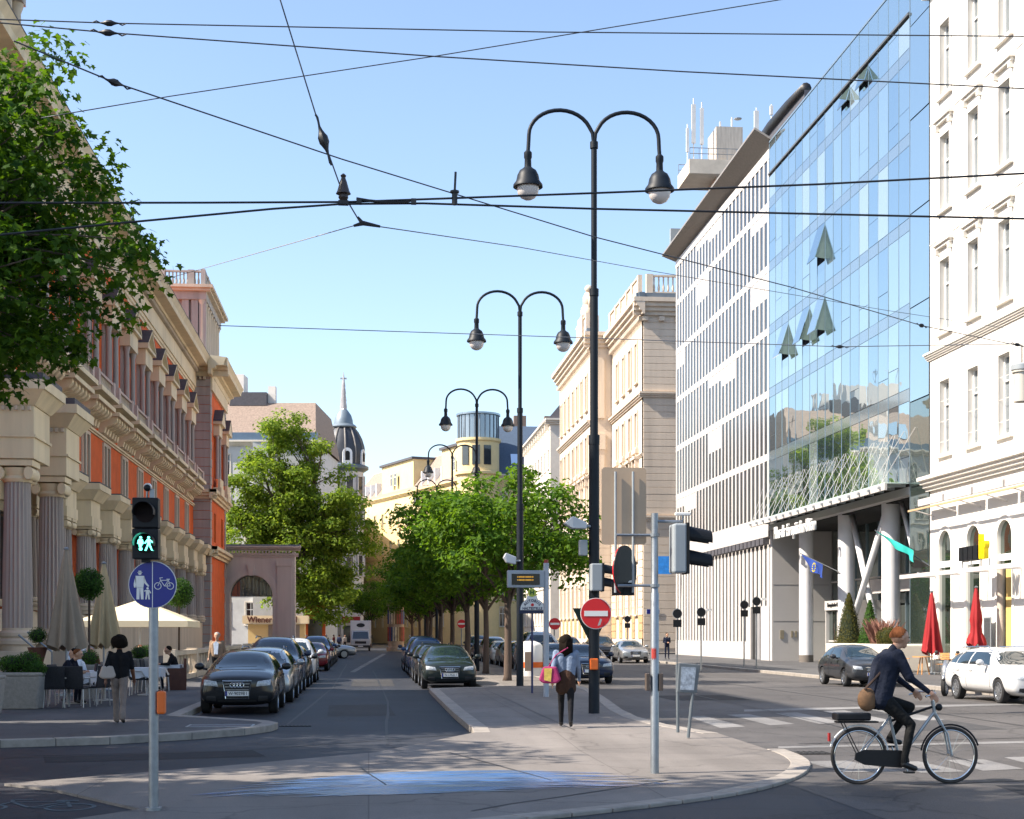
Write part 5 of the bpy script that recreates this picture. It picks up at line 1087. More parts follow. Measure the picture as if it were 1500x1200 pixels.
MB().add([(-.2, -.14, .02), (-.2, .14, .02), (-.1, -.15, -.14), (-.1, .15, -.14), (.2, -.12, -.2), (.2, .12, -.2), (.22, -.12, .04), (.22, .12, .04), (-.12, -.15, .17), (-.12, .15, .17)], [(0, 2, 3, 1), (2, 4, 5, 3), (4, 6, 7, 5), (6, 8, 9, 7), (8, 0, 1, 9), (0, 8, 6, 4, 2), (1, 3, 5, 7, 9)]).build('case', MATS['floodlight_white'], t, world=False, bevel=.02)
MB().tube([(.2, 0, -.08), (.36, 0, -.08)], .03, 8).build('bracket', GREYM, t, world=False)
OR = mat('orange_box', '#d8641a', .5, var=.06)
q = atY(870, 973, 31.4); housing('push_button_box', 'orange pedestrian push-button box on the big lamp pole', 'box', q.x, 31.4, q.z - .12, .085, .06, .24, OR)
# ------------------------------------------------------------------ pedestrian signal with cycle path sign, left foreground
g = gp(225, 1187, .03); PY = g.y
def L_(px, py): return atY(px, py, PY)
t = thing('signal_post', 'round steel signal post carrying the pedestrian signal and blue round sign', 'post', (g.x, PY, .03)); zt = L_(225, 890).z
MB().tube([(g.x, PY, .03), (g.x, PY, L_(225, 825).z)], .048, 18).build('shaft', GALV, t, smooth=40); MB().tube([(g.x, PY, .03), (g.x, PY, .06)], .085, 18).build('base_collar', GALV, t, smooth=40)
t = thing('pedestrian_signal', 'black pedestrian signal showing a lit green cyclist and walker pair', 'traffic light', (g.x, PY - .06, L_(225, 822).z))
a, b2 = L_(197, 820), L_(235, 731); T = TF(PY - .16); W2 = (b2.x - a.x) / 2; cx = (a.x + b2.x) / 2; H = b2.z - a.z
MB(T).box(a.x, b2.x, -.17, 0, a.z, a.z + H * .495).build('case', BLACKM, t, bevel=.012); MB(T).box(a.x, b2.x, -.17, 0, a.z + H * .505, b2.z).build('case', BLACKM, t, bevel=.012)
LENS = mat('dark_lens', (.012, .007, .007), .55, spec=.1)
for k, nm in ((.25, 'green'), (.75, 'red')):
    zc = a.z + H * k; disc(T, (cx, zc), W2 * .76, .001, .006, LENS, 'lens', t)
    n = 20; vs = []; fs = []
    for i in range(n + 1):
        an = -.25 + (PI + .5) * i / n
        for d, dz in ((0, 0), (.17, -.0)): vs.append((cx + W2 * .82 * math.cos(an), d if True else 0, zc + W2 * .82 * math.sin(an) + dz))
    for i in range(n): fs.append((2 * i, 2 * i + 1, 2 * i + 3, 2 * i + 2))
    o = MB(T).add(vs, fs).build('visor', BLACKM, t); o.modifiers.new('thick', 'SOLIDIFY').thickness = .006
GLOW = mat('green_signal_glow', (.05, .4, .3), .4, emit=((.12, 1.0, .72), 2.6)); zc = a.z + H * .25
def figure(polys, ox, s, z0, m, name, parent, T, d0=.007, d1=.011):
    for pl in polys: MB(T).prism([(ox + x * s, z0 + y * s) for x, y in pl], d0, d1).build(name, m, parent)
def circ(x, y, r, n=14): return [(x + r * math.cos(2 * PI * i / n), y + r * math.sin(2 * PI * i / n)) for i in range(n)]
walker = [circ(0, .92, .09), [(-.1, .8), (.1, .8), (.12, .45), (-.1, .45)], [(-.1, .8), (-.3, .55), (-.24, .48), (-.06, .7)], [(.1, .8), (.34, .6), (.3, .52), (.06, .7)], [(-.09, .46), (.02, .46), (-.16, .0), (-.28, .0)], [(-.02, .46), (.11, .46), (.26, .04), (.34, .0), (.2, .0)]]
rider = [circ(0, .92, .09), [(-.16, .8), (.14, .8), (.18, .5), (-.18, .5)], [(-.16, .8), (-.24, .5), (-.14, .46)], [(.12, .8), (.22, .5), (.14, .46)], [(-.14, .52), (.14, .5), (.04, .22), (-.1, .24)], circ(0, .12, .12)]
figure(rider, cx - W2 * .33, W2 * 1.1, zc - W2 * .55, GLOW, 'green_cyclist_symbol', t, T); figure(walker, cx + W2 * .28, W2 * 1.1, zc - W2 * .55, GLOW, 'green_walker_symbol', t, T)
MB(T).box(cx - .04, cx + .04, -.12, -.04, a.z - .03, a.z).build('mount', BLACKM, t)
t = thing('surveillance_camera', 'small domed camera perched on top of the pedestrian signal', 'camera', (cx - .01, PY - .02, b2.z))
q = L_(216, 715); MB().ball((q.x - cx + .01, 0, q.z - b2.z), .035, 12, 8).build('eye', BLACKM, t, world=False, smooth=True); MB().tube([(q.x - cx + .01, -.0, q.z - b2.z + .012), (q.x - cx + .01, .09, q.z - b2.z + .02)], .036, 10).build('body', WHITES, t, world=False, smooth=40)
MB().tube([(0, .06, .0), (0, .06, .06), (q.x - cx + .01, .06, q.z - b2.z)], .012, 6).box(.03, .075, .02, .1, .0, .1).build('bracket', GALV, t, world=False)
t = thing('cycle_walk_sign', 'round blue sign with white adult, child and bicycle symbols', 'sign', (g.x, PY - .06, L_(225, 857).z)); c = L_(225, 857); r = 34 / FPX * PY; T = TF(PY - .06)
disc(T, (c.x, c.z), r, 0, .012, WHITES, 'rim', t); disc(T, (c.x, c.z), r * .97, .013, .017, BLUES, 'plate', t); MB(T).box(c.x - r * .015, c.x + r * .015, .018, .021, c.z - r * .96, c.z + r * .96).build('divider', WHITES, t)
man = [circ(0, .93, .06), [(-.09, .97), (.09, .97), (.09, .955), (-.09, .955)], [(-.05, .96), (.05, .96), (.045, 1.02), (-.045, 1.02)], [(-.15, .84), (.15, .84), (.17, .74), (.12, .42), (-.12, .42), (-.17, .74)], [(-.15, .83), (-.22, .55), (-.2, .42), (-.15, .42), (-.13, .6)], [(.15, .83), (.22, .62), (.33, .48), (.29, .44), (.14, .6)], [(-.11, .43), (0, .43), (-.02, .0), (-.12, .0)], [(.0, .43), (.12, .43), (.13, .0), (.04, .0)]]
figure(man, c.x - r * .52, r * 1.18, c.z - r * .62, WHITES, 'adult_symbol', t, T, .018, .022)
kid = [circ(0, .93, .1), [(-.16, .8), (.16, .8), (.15, .4), (-.15, .4)], [(-.16, .8), (-.3, .72), (-.26, .66), (-.12, .68)], [(.16, .8), (.3, .55), (.24, .5), (.12, .68)], [(-.15, .42), (-.01, .42), (-.08, .0), (-.2, .0)], [(.01, .42), (.15, .42), (.18, .0), (.07, .0)]]
figure(kid, c.x - r * .2, r * .5, c.z - r * .62, WHITES, 'child_symbol', t, T, .018, .022)
def bar2(p, q, w2): 
    dx, dz = q[0] - p[0], q[1] - p[1]; L = math.hypot(dx, dz); nx, nz = -dz / L * w2, dx / L * w2; return [(p[0] + nx, p[1] + nz), (q[0] + nx, q[1] + nz), (q[0] - nx, q[1] - nz), (p[0] - nx, p[1] - nz)]
wb = []
for sx in (-.3, .3):
    P, Q = circ(sx, -.12, .175, 20), circ(sx, -.12, .145, 20)
    wb += [[P[i], P[(i + 1) % 20], Q[(i + 1) % 20], Q[i]] for i in range(20)]
wb += [bar2((-.3, -.12), (-.17, .16), .014), bar2((-.17, .16), (.22, .16), .014), bar2((.3, -.12), (.2, .2), .014), bar2((.02, -.12), (.22, .16), .014), bar2((.02, -.12), (-.17, .16), .014), bar2((.02, -.12), (.3, -.12), .014), bar2((.12, .21), (.28, .21), .02), bar2((-.17, .16), (-.2, .27), .014), bar2((-.22, .27), (-.06, .29), .014)]
figure(wb, c.x + r * .48, r * .86, c.z + r * .05, WHITES, 'bicycle_symbol', t, T, .018, .022)
BIKEP = mat('faded_bike_paint', (.05, .085, .105), .7, var=.3, scale=5); cb = MB(); g0 = gp(45, 1180)
for pl in wb: cb.add([(g0.x + x * 1.5, g0.y + y * 1.9, .005) for x, y in pl], [tuple(range(len(pl)))])
struct('cycle_symbol', cb, BIKEP)
q = L_(237, 1030); housing('push_button_box', 'orange pedestrian push-button box on the steel signal post', 'box', q.x, PY - .02, L_(237, 1046).z, .042, .05, L_(237, 1012).z - L_(237, 1046).z, OR)
# ------------------------------------------------------------------ galvanised mast with big signal and sign backs
g = gp(959, 1133, .03); MY = g.y
def A_(px, py, dy=0): return atY(px, py, MY + dy)
t = thing('signal_mast', 'galvanised mast with side arms standing on the crossing apron', 'post', (g.x, MY, .03)); zt = A_(959, 752).z
MB().tube([(g.x, MY, .03), (g.x, MY, A_(959, 870).z), (g.x, MY, A_(959, 868).z), (g.x, MY, zt)], [.054, .054, .045, .045], 18).build('shaft', GALV, t, smooth=40)
for py, px in ((784, 903), (858, 905)): 
    z = A_(959, py).z; MB().tube([(g.x, MY, z), (A_(px, py).x, MY, z)], .018, 8).build('side_arm', GALV, t)
    MB().tube([(g.x, MY, z - .02), (g.x, MY, z + .02)], .062, 16).build('clamp', GALV, t)
z = A_(959, 764).z; MB().tube([(g.x, MY, z), (A_(1000, 764).x, MY, z)], .02, 8).build('side_arm', GALV, t)
t = thing('sign_back', 'beige rear of a large rectangular sign clamped to the mast arms', 'sign', (A_(916, 740).x, MY + .1, A_(916, 797).z))
a, b2 = A_(883, 797), A_(949, 684); MB(TF(MY + .12)).prism([(a.x + .03, a.z), (b2.x - .03, a.z), (b2.x, a.z + .03), (b2.x, b2.z - .03), (b2.x - .03, b2.z), (a.x + .03, b2.z), (a.x, b2.z - .03), (a.x, a.z + .03)], 0, .012).build('plate', mat('beige_sign_back', '#b39b82', .6, var=.06), t)
for px in (903, 929): 
    MB().tube([(A_(px, 700).x, MY + .08, A_(px, 690).z), (A_(px, 700).x, MY + .08, A_(px, 868).z)], .016, 8).build('rail', GREYM, t)
t = thing('round_sign_back', 'black rear of a round sign with small plate below, hung on the mast arms', 'sign', (A_(919, 835).x, MY + .1, A_(919, 900).z)); c = A_(919, 834)
RT = lambda a, d, z: (c.x + (a - c.x) * .6 + d * .8, MY + .2 + (a - c.x) * .8 - d * .6, z)
disc(RT, (c.x, c.z), 37 / FPX * MY, 0, .012, BLACKM, 'plate', t); a, b2 = A_(899, 872), A_(932, 853); MB(TF(MY + .18)).box(a.x, b2.x, .02, .034, a.z, b2.z).build('lower_plate', BLACKM, t)
MB(TF(MY + .17)).add([(c.x + .0, .02, c.z - .22), (c.x + .06, .02, c.z - .2), (c.x + .1, .02, c.z - .13), (c.x + .05, .02, c.z - .14)], [(0, 1, 2, 3)]).build('sticker', WHITES, t)
o = disc(RT, (c.x, c.z), 36.5 / FPX * MY, -.016, -.002, REDS, 'red_rim', t)
signal_side('large grey traffic light seen from the side at the mast arm end', 993, 768, 840, MY, 1, .085)
q = A_(1000, 760); t = thing('surveillance_camera', 'small white camera mounted above the large side-on traffic light', 'camera', (q.x, MY, q.z)); MB().box(-.1, .1, -.03, .03, .04, .08).build('body', WHITES, t, world=False, bevel=.01); MB().tube([(0, 0, -.02), (0, 0, .05)], .012, 6).build('bracket', GALV, t, world=False)
q = A_(958, 998); t = thing('meter_box_pair', 'two dark brown boxes strapped to the mast at knee height', 'box', (q.x, MY, q.z - .12))
MB().box(-.11, -.06, -.05, .05, 0, .22).build('box', mat('brown_box', '#4b4038', .6), t, world=False, bevel=.008); MB().box(.06, .11, -.05, .05, 0, .22).build('box', mat('brown_box', '#4b4038', .6), t, world=False, bevel=.008)
t = thing('mast_sticker', 'torn red sticker wrapped round the galvanised mast', 'sticker', (g.x, MY, A_(959, 960).z)); z = A_(959, 965).z; MB().add([(g.x + .056 * math.sin(-1.0 + i * .12), MY - .056 * math.cos(-1.0 + i * .12), zz + .02 * math.sin(i * 2.3)) for i in range(11) for zz in (z, A_(959, 950).z)], [(2 * i, 2 * i + 2, 2 * i + 3, 2 * i + 1) for i in range(10)]).build('paper', mat('red_sticker', '#a03028', .6, var=.4, scale=40), t)
# leaning info board
g1, g2 = gp(993, 1073, .12), gp(1008, 1079, .12)
t = thing('info_board', 'grey framed notice board on two leaning posts near the zebra crossing', 'notice board', (g1.x, g1.y, .12))
for gg, sx in ((g1, 0), (g2, 1)):
    q = atY(992 + sx * 27, 973, gg.y); MB().tube([(gg.x, gg.y, .1), (q.x, gg.y, q.z)], .028, 8).build('post', mat('board_frame', '#5a6166', .5), t)
qa, qb = atY(992, 1016, g2.y - .03), atY(1026, 974, g2.y - .03); mb = MB(TF(g2.y - .03)); mb.prism([(qa.x, qa.z + .02), (qb.x - .06, qa.z), (qb.x, qb.z), (qa.x + .03, qb.z + .03)], -.06, 0).build('case', mat('board_frame', '#5a6166', .5), t, bevel=.01)
mb = MB(TF(g2.y - .03)); mb.prism([(qa.x + .05, qa.z + .06), (qb.x - .11, qa.z + .05), (qb.x - .07, qb.z - .04), (qa.x + .07, qb.z - .03)], .001, .006).build('poster', mat('poster_paper', '#8c96a2', .4, var=.7, scale=9), t)
# bus stop: display gantry, post, Haltestelle sign
BY = 40.0; g = gp(800, 1022, .12)
def B_(px, py): return atY(px, py, BY)
t = thing('bus_stop_display', 'grey bus stop gantry with amber matrix display and white post', 'bus stop', (B_(800, 1020).x, BY, .12))
MB().tube([(B_(800, 1).x, BY, .12), (B_(800, 1).x, BY, B_(800, 825).z)], .075, 14).build('post', mat('pale_post', '#a9adb3', .5), t, smooth=40); MB().tube([(B_(800, 1).x, BY, B_(800, 826).z), (B_(800, 1).x, BY, B_(800, 820).z)], .06, 12).build('post_cap', mat('red_cap', '#8f2b22', .5), t)
a, b2 = B_(743, 861), B_(797, 836); T = TF(BY - .02); MB(T).box(a.x, b2.x, -.15, .08, a.z, b2.z).build('display_case', mat('display_grey', '#9aa0a6', .5), t, bevel=.02)
a, b2 = B_(749, 857), B_(790, 841); MB(T).box(a.x, b2.x, .081, .09, a.z, b2.z).build('screen', mat('screen_black', (.008, .008, .008), .2), t)
AMB = mat('amber_leds', (.3, .15, .01), .4, emit=((1, .5, .05), .22))
for py, w3 in ((845, .0), (849.5, .2)):
    for i in range(12):
        q = B_(757 + i * 2 + (0 if w3 == 0 else 0), py); MB(T).box(q.x, q.x + (.03 if (i * 7) % 5 else .018), .091, .095, q.z - .028, q.z + .012).build('amber_text', AMB, t)
t = thing('bus_stop_sign', 'semicircular dark blue sign reading AUTOBUS HALTESTELLE on a thin post', 'sign', (B_(780, 1).x, 42.5, .12)); SY = 42.5
def S_(px, py): return atY(px, py, SY)
c = S_(779.5, 896); r = 20 / FPX * SY; T = TF(SY - .05)
MB(T).prism([(c.x + r * math.cos(PI * i / 20), c.z + r * math.sin(PI * i / 20)) for i in range(21)] + [(c.x - r, c.z - .06), (c.x + r, c.z - .06)], 0, .02).build('plate', mat('sign_navy', '#16203f', .5), t)
MB(T).prism([(c.x + r * .9 * math.cos(PI * i / 20), c.z + .04 + r * .9 * math.sin(PI * i / 20)) for i in range(21)], .021, .026).build('field', WHITES, t)
NAVYT = mat('navy_letter', '#1b2244', .5)
def lettering(txt, s, m, parent, x, y, z, sx=1.0, bold=.0): return inst(text_mesh(txt, s, m, .002, bold=bold), 'lettering', parent, (x - parent.location.x, y - parent.location.y, z - parent.location.z), (R(90), 0, 0), (sx, 1, 1))
lettering('HALTESTELLE', .105, NAVYT, t, c.x, SY - .08, c.z + .085, .9, .003)
for i, ch in enumerate('AUTOBUS'):
    an = PI * (.79 - .58 * i / 6); o = lettering(ch, .11, NAVYT, t, c.x + r * .68 * math.cos(an), SY - .08, c.z + .03 + r * .72 * math.sin(an), 1, .003); o.rotation_euler = (R(90), 0, 0); o.rotation_euler.rotate_axis('Z', an - PI / 2)
disc(T, (c.x, c.z + .19), .045, .027, .03, REDS, 'red_dot', t, 14)
hh = S_(779, 872); disc(T, (hh.x, hh.z + .07), .12, .0, .015, mat('lime_sign', '#b9c24a', .5), 'lime_roundel', t); lettering('H', .16, mat('green_letter', '#2d5b2b', .5), t, hh.x, SY - .07, hh.z + .07, 1, .008)
MB(T).prism([(hh.x - .2, hh.z - .22), (hh.x + .2, hh.z - .22), (hh.x + .14, hh.z - .02), (hh.x - .14, hh.z - .02)], .0, .012).build('route_plate', WHITES, t)
MB().tube([(c.x, SY, .12), (c.x, SY, hh.z + .1)], .03, 8).build('post', mat('blue_post', '#1f2b57', .5), t)
q = S_(773, 973); MB(T).box(q.x - .09, q.x + .09, .0, .03, S_(773, 983).z, S_(773, 955).z).build('timetable', mat('timetable_tan', '#c79b78', .6), t)
# far round sign backs by the slatted building
for i, (px, py, Y, by, lb) in enumerate(((992, 899, 66, 1, 'round sign back on a thin post, first before the slatted building'), (1027, 897, 68, 1, 'round sign back with camera on a post, second before the slatted building'), (1090, 886, 74, 1, 'round sign back on a post beside the service door, the lower of two'), (1108, 881, 72, 1, 'tallest round sign back, with camera, beside the service door'), (919, 907, 100, 1, 'round sign back beside the parked cars at the palace corner'))):
    q = atY(px, py, Y); t = thing('traffic_sign_back', lb, 'sign', (q.x, Y, .12), 0, 'sign backs on the right pavement'); T = TF(Y)
    disc(T, (q.x, q.z), .2, .03, .045, BLACKM, 'round_plate', t, 24); disc(T, (q.x, q.z), .22, .024, .03, GREYM, 'rim', t, 24); MB(T).box(q.x - .19, q.x + .19, .03, .045, q.z - .6, q.z - .27).build('lower_plate', BLACKM, t)
    MB().tube([(q.x, Y, .12), (q.x, Y, q.z + .25)], .035, 8).build('post', GALV, t)
    if i in (1, 3): MB().box(q.x + .25, q.x + .5, Y - .06, Y + .06, q.z + .05, q.z + .17).tube([(q.x, Y, q.z), (q.x + .3, Y, q.z + .1)], .02, 6).build('camera', WHITES, t)
# street name plates
a, b2 = atY(944, 900, 133.9), atY(956, 892, 133.9); t = thing('street_name_plate', 'blue street name plate on the palace corner', 'sign', (a.x, 133.85, a.z)); MB(TF(133.92)).box(24.95, 26.2, .05, .08, a.z, b2.z).build('plate', WHITES, t); MB(TF(133.92)).box(25.0, 26.15, .081, .085, a.z + .04, b2.z - .04).build('field', BLUES, t)
a, b2 = atY(964, 841, 120), atY(984, 815, 120); t = thing('blue_banner', 'small bright blue panel hanging at the side street corner', 'banner', (a.x, 120, a.z)); MB(TF(120)).box(a.x, b2.x, 0, .05, a.z, b2.z).build('panel', mat('banner_blue', '#1f7fd4', .6, var=.2, scale=3), t); MB().tube([(b2.x, 120, b2.z), (25.4, 120, b2.z)], .03, 6).build('arm', GALV, t)
# advertising column, recycling bin
lc = atY(580, 900, 150); t = thing('advertising_column', 'round advertising column pasted with posters at the street end', 'advertising column', (lc.x, 150, .1))
MB().lathe([(.95, 0), (.95, .4), (.78, .45), (.78, 4.4), (1.0, 4.5), (1.0, 4.8), (.6, 5.1), (.1, 5.3)], 24).build('drum', mat('column_posters', '#a08a72', .7, var=.55, scale=1.1), t, world=False, smooth=40)
rng = random.Random(4)
for i in range(10):
    an = -2.6 + (i % 5) * .5; z = 1.0 + (i // 5) * 1.7
    o = MB().box(-.3, .3, -.82, -.8, z, z + 1.4).build('poster', mat('poster%d' % (i % 4), ('#8c3b2a', '#3a4a66', '#cdbb95', '#74552f')[i % 4], .7, var=.4, scale=3), t, world=False); o.rotation_euler = (0, 0, an + PI / 2)
g = atY(776, 950, 60); t = thing('litter_bin', 'white round litter bin with an orange band behind the bus stop', 'bin', (g.x, 60, .12))
MB().lathe([(.52, 0), (.52, .35), (.53, .36), (.53, .55), (.52, .56), (.52, 1.2), (.42, 1.32), (.2, 1.4)], 24).build('drum', WHITES, t, world=False, smooth=40); MB().lathe([(.535, .34), (.535, .56)], 24).build('band', OR, t, world=False, smooth=40)
# ------------------------------------------------------------------ vehicles
CARGLASS = mat('car_glass', (.012, .022, .028), .03, var=.2, scale=.7, spec=.9); RUBBER = mat('tyre_rubber', (.012, .012, .013), .85)
RIMM = mat('alloy_rim', '#a7a9ac', .3, metal=.8, var=.05); CHROME = mat('chrome', '#d5d6d8', .12, metal=1.0, var=.02); LAMPG = mat('headlamp_glass', (.42, .44, .46), .08, var=.5, scale=30, spec=.9)
PLASTIC = mat('black_plastic', (.014, .014, .015), .6); TAIL = mat('tail_red', '#8c1115', .2); AMBERL = mat('amber_lens', '#c8741f', .25)
def paint(name, c, metal=.0): return mat('paint_' + name, c, .3 if metal > .5 else .5, metal=metal, var=.04, scale=6, coat=.8, spec=.2)
rimm = MB(lambda x, y, z: (z, x, y)); rimm.lathe([(.225, -.06), (.235, .085), (.215, .095), (.205, .05)], 28)
for k in range(10):
    a = 2 * PI * k / 10; c, s = math.cos(a), math.sin(a); w2 = .022
    rimm.prism([(.04 * c - w2 * s, .04 * s + w2 * c), (.215 * c - w2 * .8 * s, .215 * s + w2 * .8 * c), (.215 * c + w2 * .8 * s, .215 * s - w2 * .8 * c), (.04 * c + w2 * s, .04 * s - w2 * c)], .055, .08, 'z')
rimm.lathe([(.06, .04), (.055, .088), (.01, .09)], 14); RIM = rimm.mesh('rim', RIMM, 35)
TYRE = MB(lambda x, y, z: (z, x, y)).lathe([(.21, -.1), (.29, -.105), (.318, -.08), (.32, 0), (.318, .08), (.29, .105), (.235, .1), (.23, .06), (.18, .02), (.02, .02)], 32).mesh('wheel', RUBBER, 40)
def loft_car(st, wb, rw, W):
    vs = []; fs = []; n = 13
    for (y, zb, w_b, zm, wm, zs, ws, zt, wt) in st:
        cr = .045 if zt > 1.1 else .03
        half = [(w_b, zb), (wm, zm), (ws, zs), (wt, zt), (wt * .55, zt + cr)]
        ring = [(0, zb)] + half + [(0, zt + cr * 1.3)] + [(-x, z) for x, z in half[::-1]]
        vs += [(x, y, z) for x, z in ring]
    n = 12
    for i in range(len(st) - 1):
        for k in range(n): k2 = (k + 1) % n; fs.append((i * n + k, i * n + k2, (i + 1) * n + k2, (i + 1) * n + k))
    fs.append(tuple(range(n))); fs.append(tuple((len(st) - 1) * n + k for k in range(n))[::-1])
    mb = MB(); mb.add(vs, fs); o = mb.build('tmp_body', None); m = o.modifiers.new('s', 'SUBSURF'); m.levels = 2; m.render_levels = 2
    cut = []
    for y in wb:
        for sx in (-1, 1):
            c = MB(lambda a, b2, z: (z, a, b2)).lathe([(rw + .055, 0), (rw + .055, .34)], 24, (y, rw, sx * (W / 2 - .14) - .17)).build('tmp_cut', None); cut.append(c)
            bm = o.modifiers.new('b', 'BOOLEAN'); bm.operation = 'DIFFERENCE'; bm.object = c; bm.solver = 'EXACT'
    bpy.context.view_layer.update(); me = evaluated_mesh(o); me.name = 'body'
    for c in cut: bpy.data.objects.remove(c)
    bpy.data.objects.remove(o); me.shade_smooth(); me.set_sharp_from_angle(angle=R(38)); return me
class Car:
    def __init__(s, name, L, W, H, hood=.80, cowl=.97, yc=-.95, yt=-.2, yr=1.55, tail=1.02, rw=.32, wbase=2.6, belt=.93, grille='plain', estate=False, rails=False, fo=.86):
        s.name, s.L, s.W, s.H = name, L, W, H; h = L / 2; w = W / 2; s.parts = []
        st = [(-h, .32, w * .76, .46, w * .82, hood * .78, w * .77, hood * .84, w * .60), (-h + .07, .22, w * .88, .46, w * .95, hood * .86, w * .88, hood * .92, w * .70), (-h + .38, .19, w * .9, .5, w * .985, hood * .93, w * .94, hood, w * .78),
              ((-h + yc) / 2 - .05, .19, w * .93, .55, w, (hood * .96 + belt) / 2 - .03, w * .95, (hood + cowl) / 2, w * .76), (yc, .19, w * .93, .55, w, belt - .04, w * .955, cowl, w * .8), (yc * .52 + yt * .48, .19, w * .93, .55, w, belt - .01, w * .95, cowl * .5 + (H - .05) * .5 + .02, w * .73), (yt, .19, w * .93, .55, w, belt, w * .95, H - .075, w * .64),
              ((yt + yr) * .4, .19, w * .93, .55, w, belt + .015, w * .95, H - .05, w * .655), ((yt + yr) * .8, .2, w * .93, .55, w, belt + .03, w * .945, H - .07, w * .65), (yr, .2, w * .92, .55, w * .99, belt + .045, w * .935, H - .14, w * .62),
              (h - .2, .22, w * .9, .58, w * .97, tail - .05, w * .9, tail + (.18 if estate else .02), w * .66), (h - .05, .28, w * .84, .58, w * .9, tail - .12, w * .82, tail - .03, w * .62), (h, .34, w * .7, .58, w * .78, tail - .2, w * .7, tail - .12, w * .5)]
        s.wb = (-h + fo, -h + fo + wbase); s.rw = rw; s.body = loft_car(st, s.wb, rw, W); s.bvh = BVHTree.FromPolygons([v.co.copy() for v in s.body.vertices], [tuple(p.vertices) for p in s.body.polygons])
        # windows
        k = w * .95
        s.patch('front', [(-w * .76, cowl + .005), (w * .76, cowl + .005), (w * .60, H - .105), (-w * .60, H - .105)], CARGLASS, 'windscreen', 10, 5)
        s.patch('rear', [(-w * .6, tail + .1), (w * .6, tail + .1), (w * .55, H - .15), (-w * .55, H - .15)], CARGLASS, 'rear_window', 8, 4)
        zt = H - .125; zb = belt + .03; ym = (yt + yr) / 2 - .15
        for sx in (-1, 1):
            s.patch('side', [(yc + .30, zb), (ym - .04, zb + .01), (ym - .04, zt), (yt - .02, zt - .01)], CARGLASS, 'side_window', 6, 4, sx)
            s.patch('side', [(ym + .04, zb + .01), (yr - .42, zb + .02), (yr - .45, zt - .01), (ym + .04, zt)], CARGLASS, 'side_window', 6, 4, sx)
            s.patch('side', [(yr - .37, zb + .02), (yr + (.3 if estate else .12), zb + .05), (yr - (.02 if estate else .12), zt - .05), (yr - .4, zt - .01)], CARGLASS, 'side_window', 4, 4, sx)
            s.patch('front', [(sx * w * .47, hood * .70), (sx * w * .83, hood * .73), (sx * w * .84, hood * .87), (sx * w * .52, hood * .83)], LAMPG, 'headlight', 6, 4, off=.012)
            s.patch('rear', [(sx * w * .55, tail - .32), (sx * w * .85, tail - .30), (sx * w * .83, tail - .1), (sx * w * .56, tail - .1)], TAIL, 'tail_light', 5, 4, off=.012)
            s.patch('front', [(sx * w * .52, .3), (sx * w * .78, .31), (sx * w * .76, .42), (sx * w * .54, .42)], PLASTIC, 'fog_vent', 4, 3, off=.008)
            for ln in ([(yc + .2, belt - .03), (yc + .12, .5), (yc + .25, .27)], [(ym, belt + .02), (ym, .6), (ym + .02, .27)], [(yr - .38, belt + .03), (yr - .3, .75), (s.wb[1] - rw - .06, .6)], [(yc + .25, .27), (s.wb[1] - rw - .1, .27)]):
                s.line(ln, sx)
            for y in (ym - .28, yr - .62):
                hit = s.cast('side', (y, belt - .12), sx); s.parts.append(('door_handle', MB().box(-.02, .02, -.1, .1, -.018, .018).mesh('door_handle', None), Vector((hit.x + sx * .012, hit.y, hit.z)), 'paint', None))
            m = MB(); m.ball((sx * (w + .12), yc + .42, belt + .10), .115, 10, 6, (1, .6, .75)).tube([(sx * (w * .93), yc + .42, belt + .03), (sx * (w + .06), yc + .42, belt + .06)], .03, 6); s.parts.append(('wing_mirror', m.mesh('wing_mirror', None, True), None, 'paint', None))
            if rails: s.parts.append(('roof_rail', MB().tube([(sx * w * .62, yt + .1, H - .04), (sx * w * .6, yt + .25, H + .02), (sx * w * .58, yr - .2, H - .01), (sx * w * .58, yr, H - .1)], .018, 6).mesh('roof_rail', CHROME), None, None, None))
        gz0, gz1 = (.36, hood * .84) if grille == 'shield' else (hood * .66, hood * .8)
        gw = w * .36
        poly = [(-gw * .8, gz0), (gw * .8, gz0), (gw, gz1), (-gw, gz1)]
        s.patch('front', poly, PLASTIC, 'grille', 8, 5, off=.014)
        P = [s.cast('front', p) for p in poly]; ym_ = min(q.y for q in P) - .022; P = [Vector((q.x, ym_, q.z)) for q in P]; s.parts.append(('grille_frame', MB().tube([tuple(q) for q in (P + [P[0]])], .014, 6).mesh('grille_frame', CHROME), None, None, None))
        y0 = min(q.y for q in P)
        for i in range(1, 6):
            z = gz0 + (gz1 - gz0) * i / 6; q = s.cast('front', (0, z)); ww = gw * (.8 + .2 * i / 6) - .03; s.parts.append(('grille_slat', MB().box(-ww, ww, q.y - .028, q.y - .012, z - .006, z + .006).mesh('grille_slat', RIMM), None, None, None))
        if grille == 'shield':
            q = s.cast('front', (0, gz1 - .09)); rg = MB()
            for i in range(4):
                rg.tube([(-.105 + .07 * i + .048 * math.cos(a), q.y - .04, gz1 - .09 + .048 * math.sin(a)) for a in [2 * PI * j / 16 for j in range(17)]], .007, 5, cap=False)
            s.parts.append(('ring_emblem', rg.mesh('ring_emblem', CHROME), None, None, None))
        s.patch('front', [(-w * .5, .24), (w * .5, .24), (w * .48, .33), (-w * .48, .33)], PLASTIC, 'air_intake', 6, 2, off=.008)
        q = s.cast('front', (0, .475 if grille == 'shield' else .44)); s.plate_at = Vector((0, q.y - .035, .475 if grille == 'shield' else .44))
        s.parts.append(('wiper', MB().tube([tuple(s.cast('front', (x, cowl + .03 + max(0, x + .45) * .03)) + Vector((0, -.02, .005))) for x in (-.5, -.2, .1, .35)], .008, 4).mesh('wiper', PLASTIC), None, None, None))
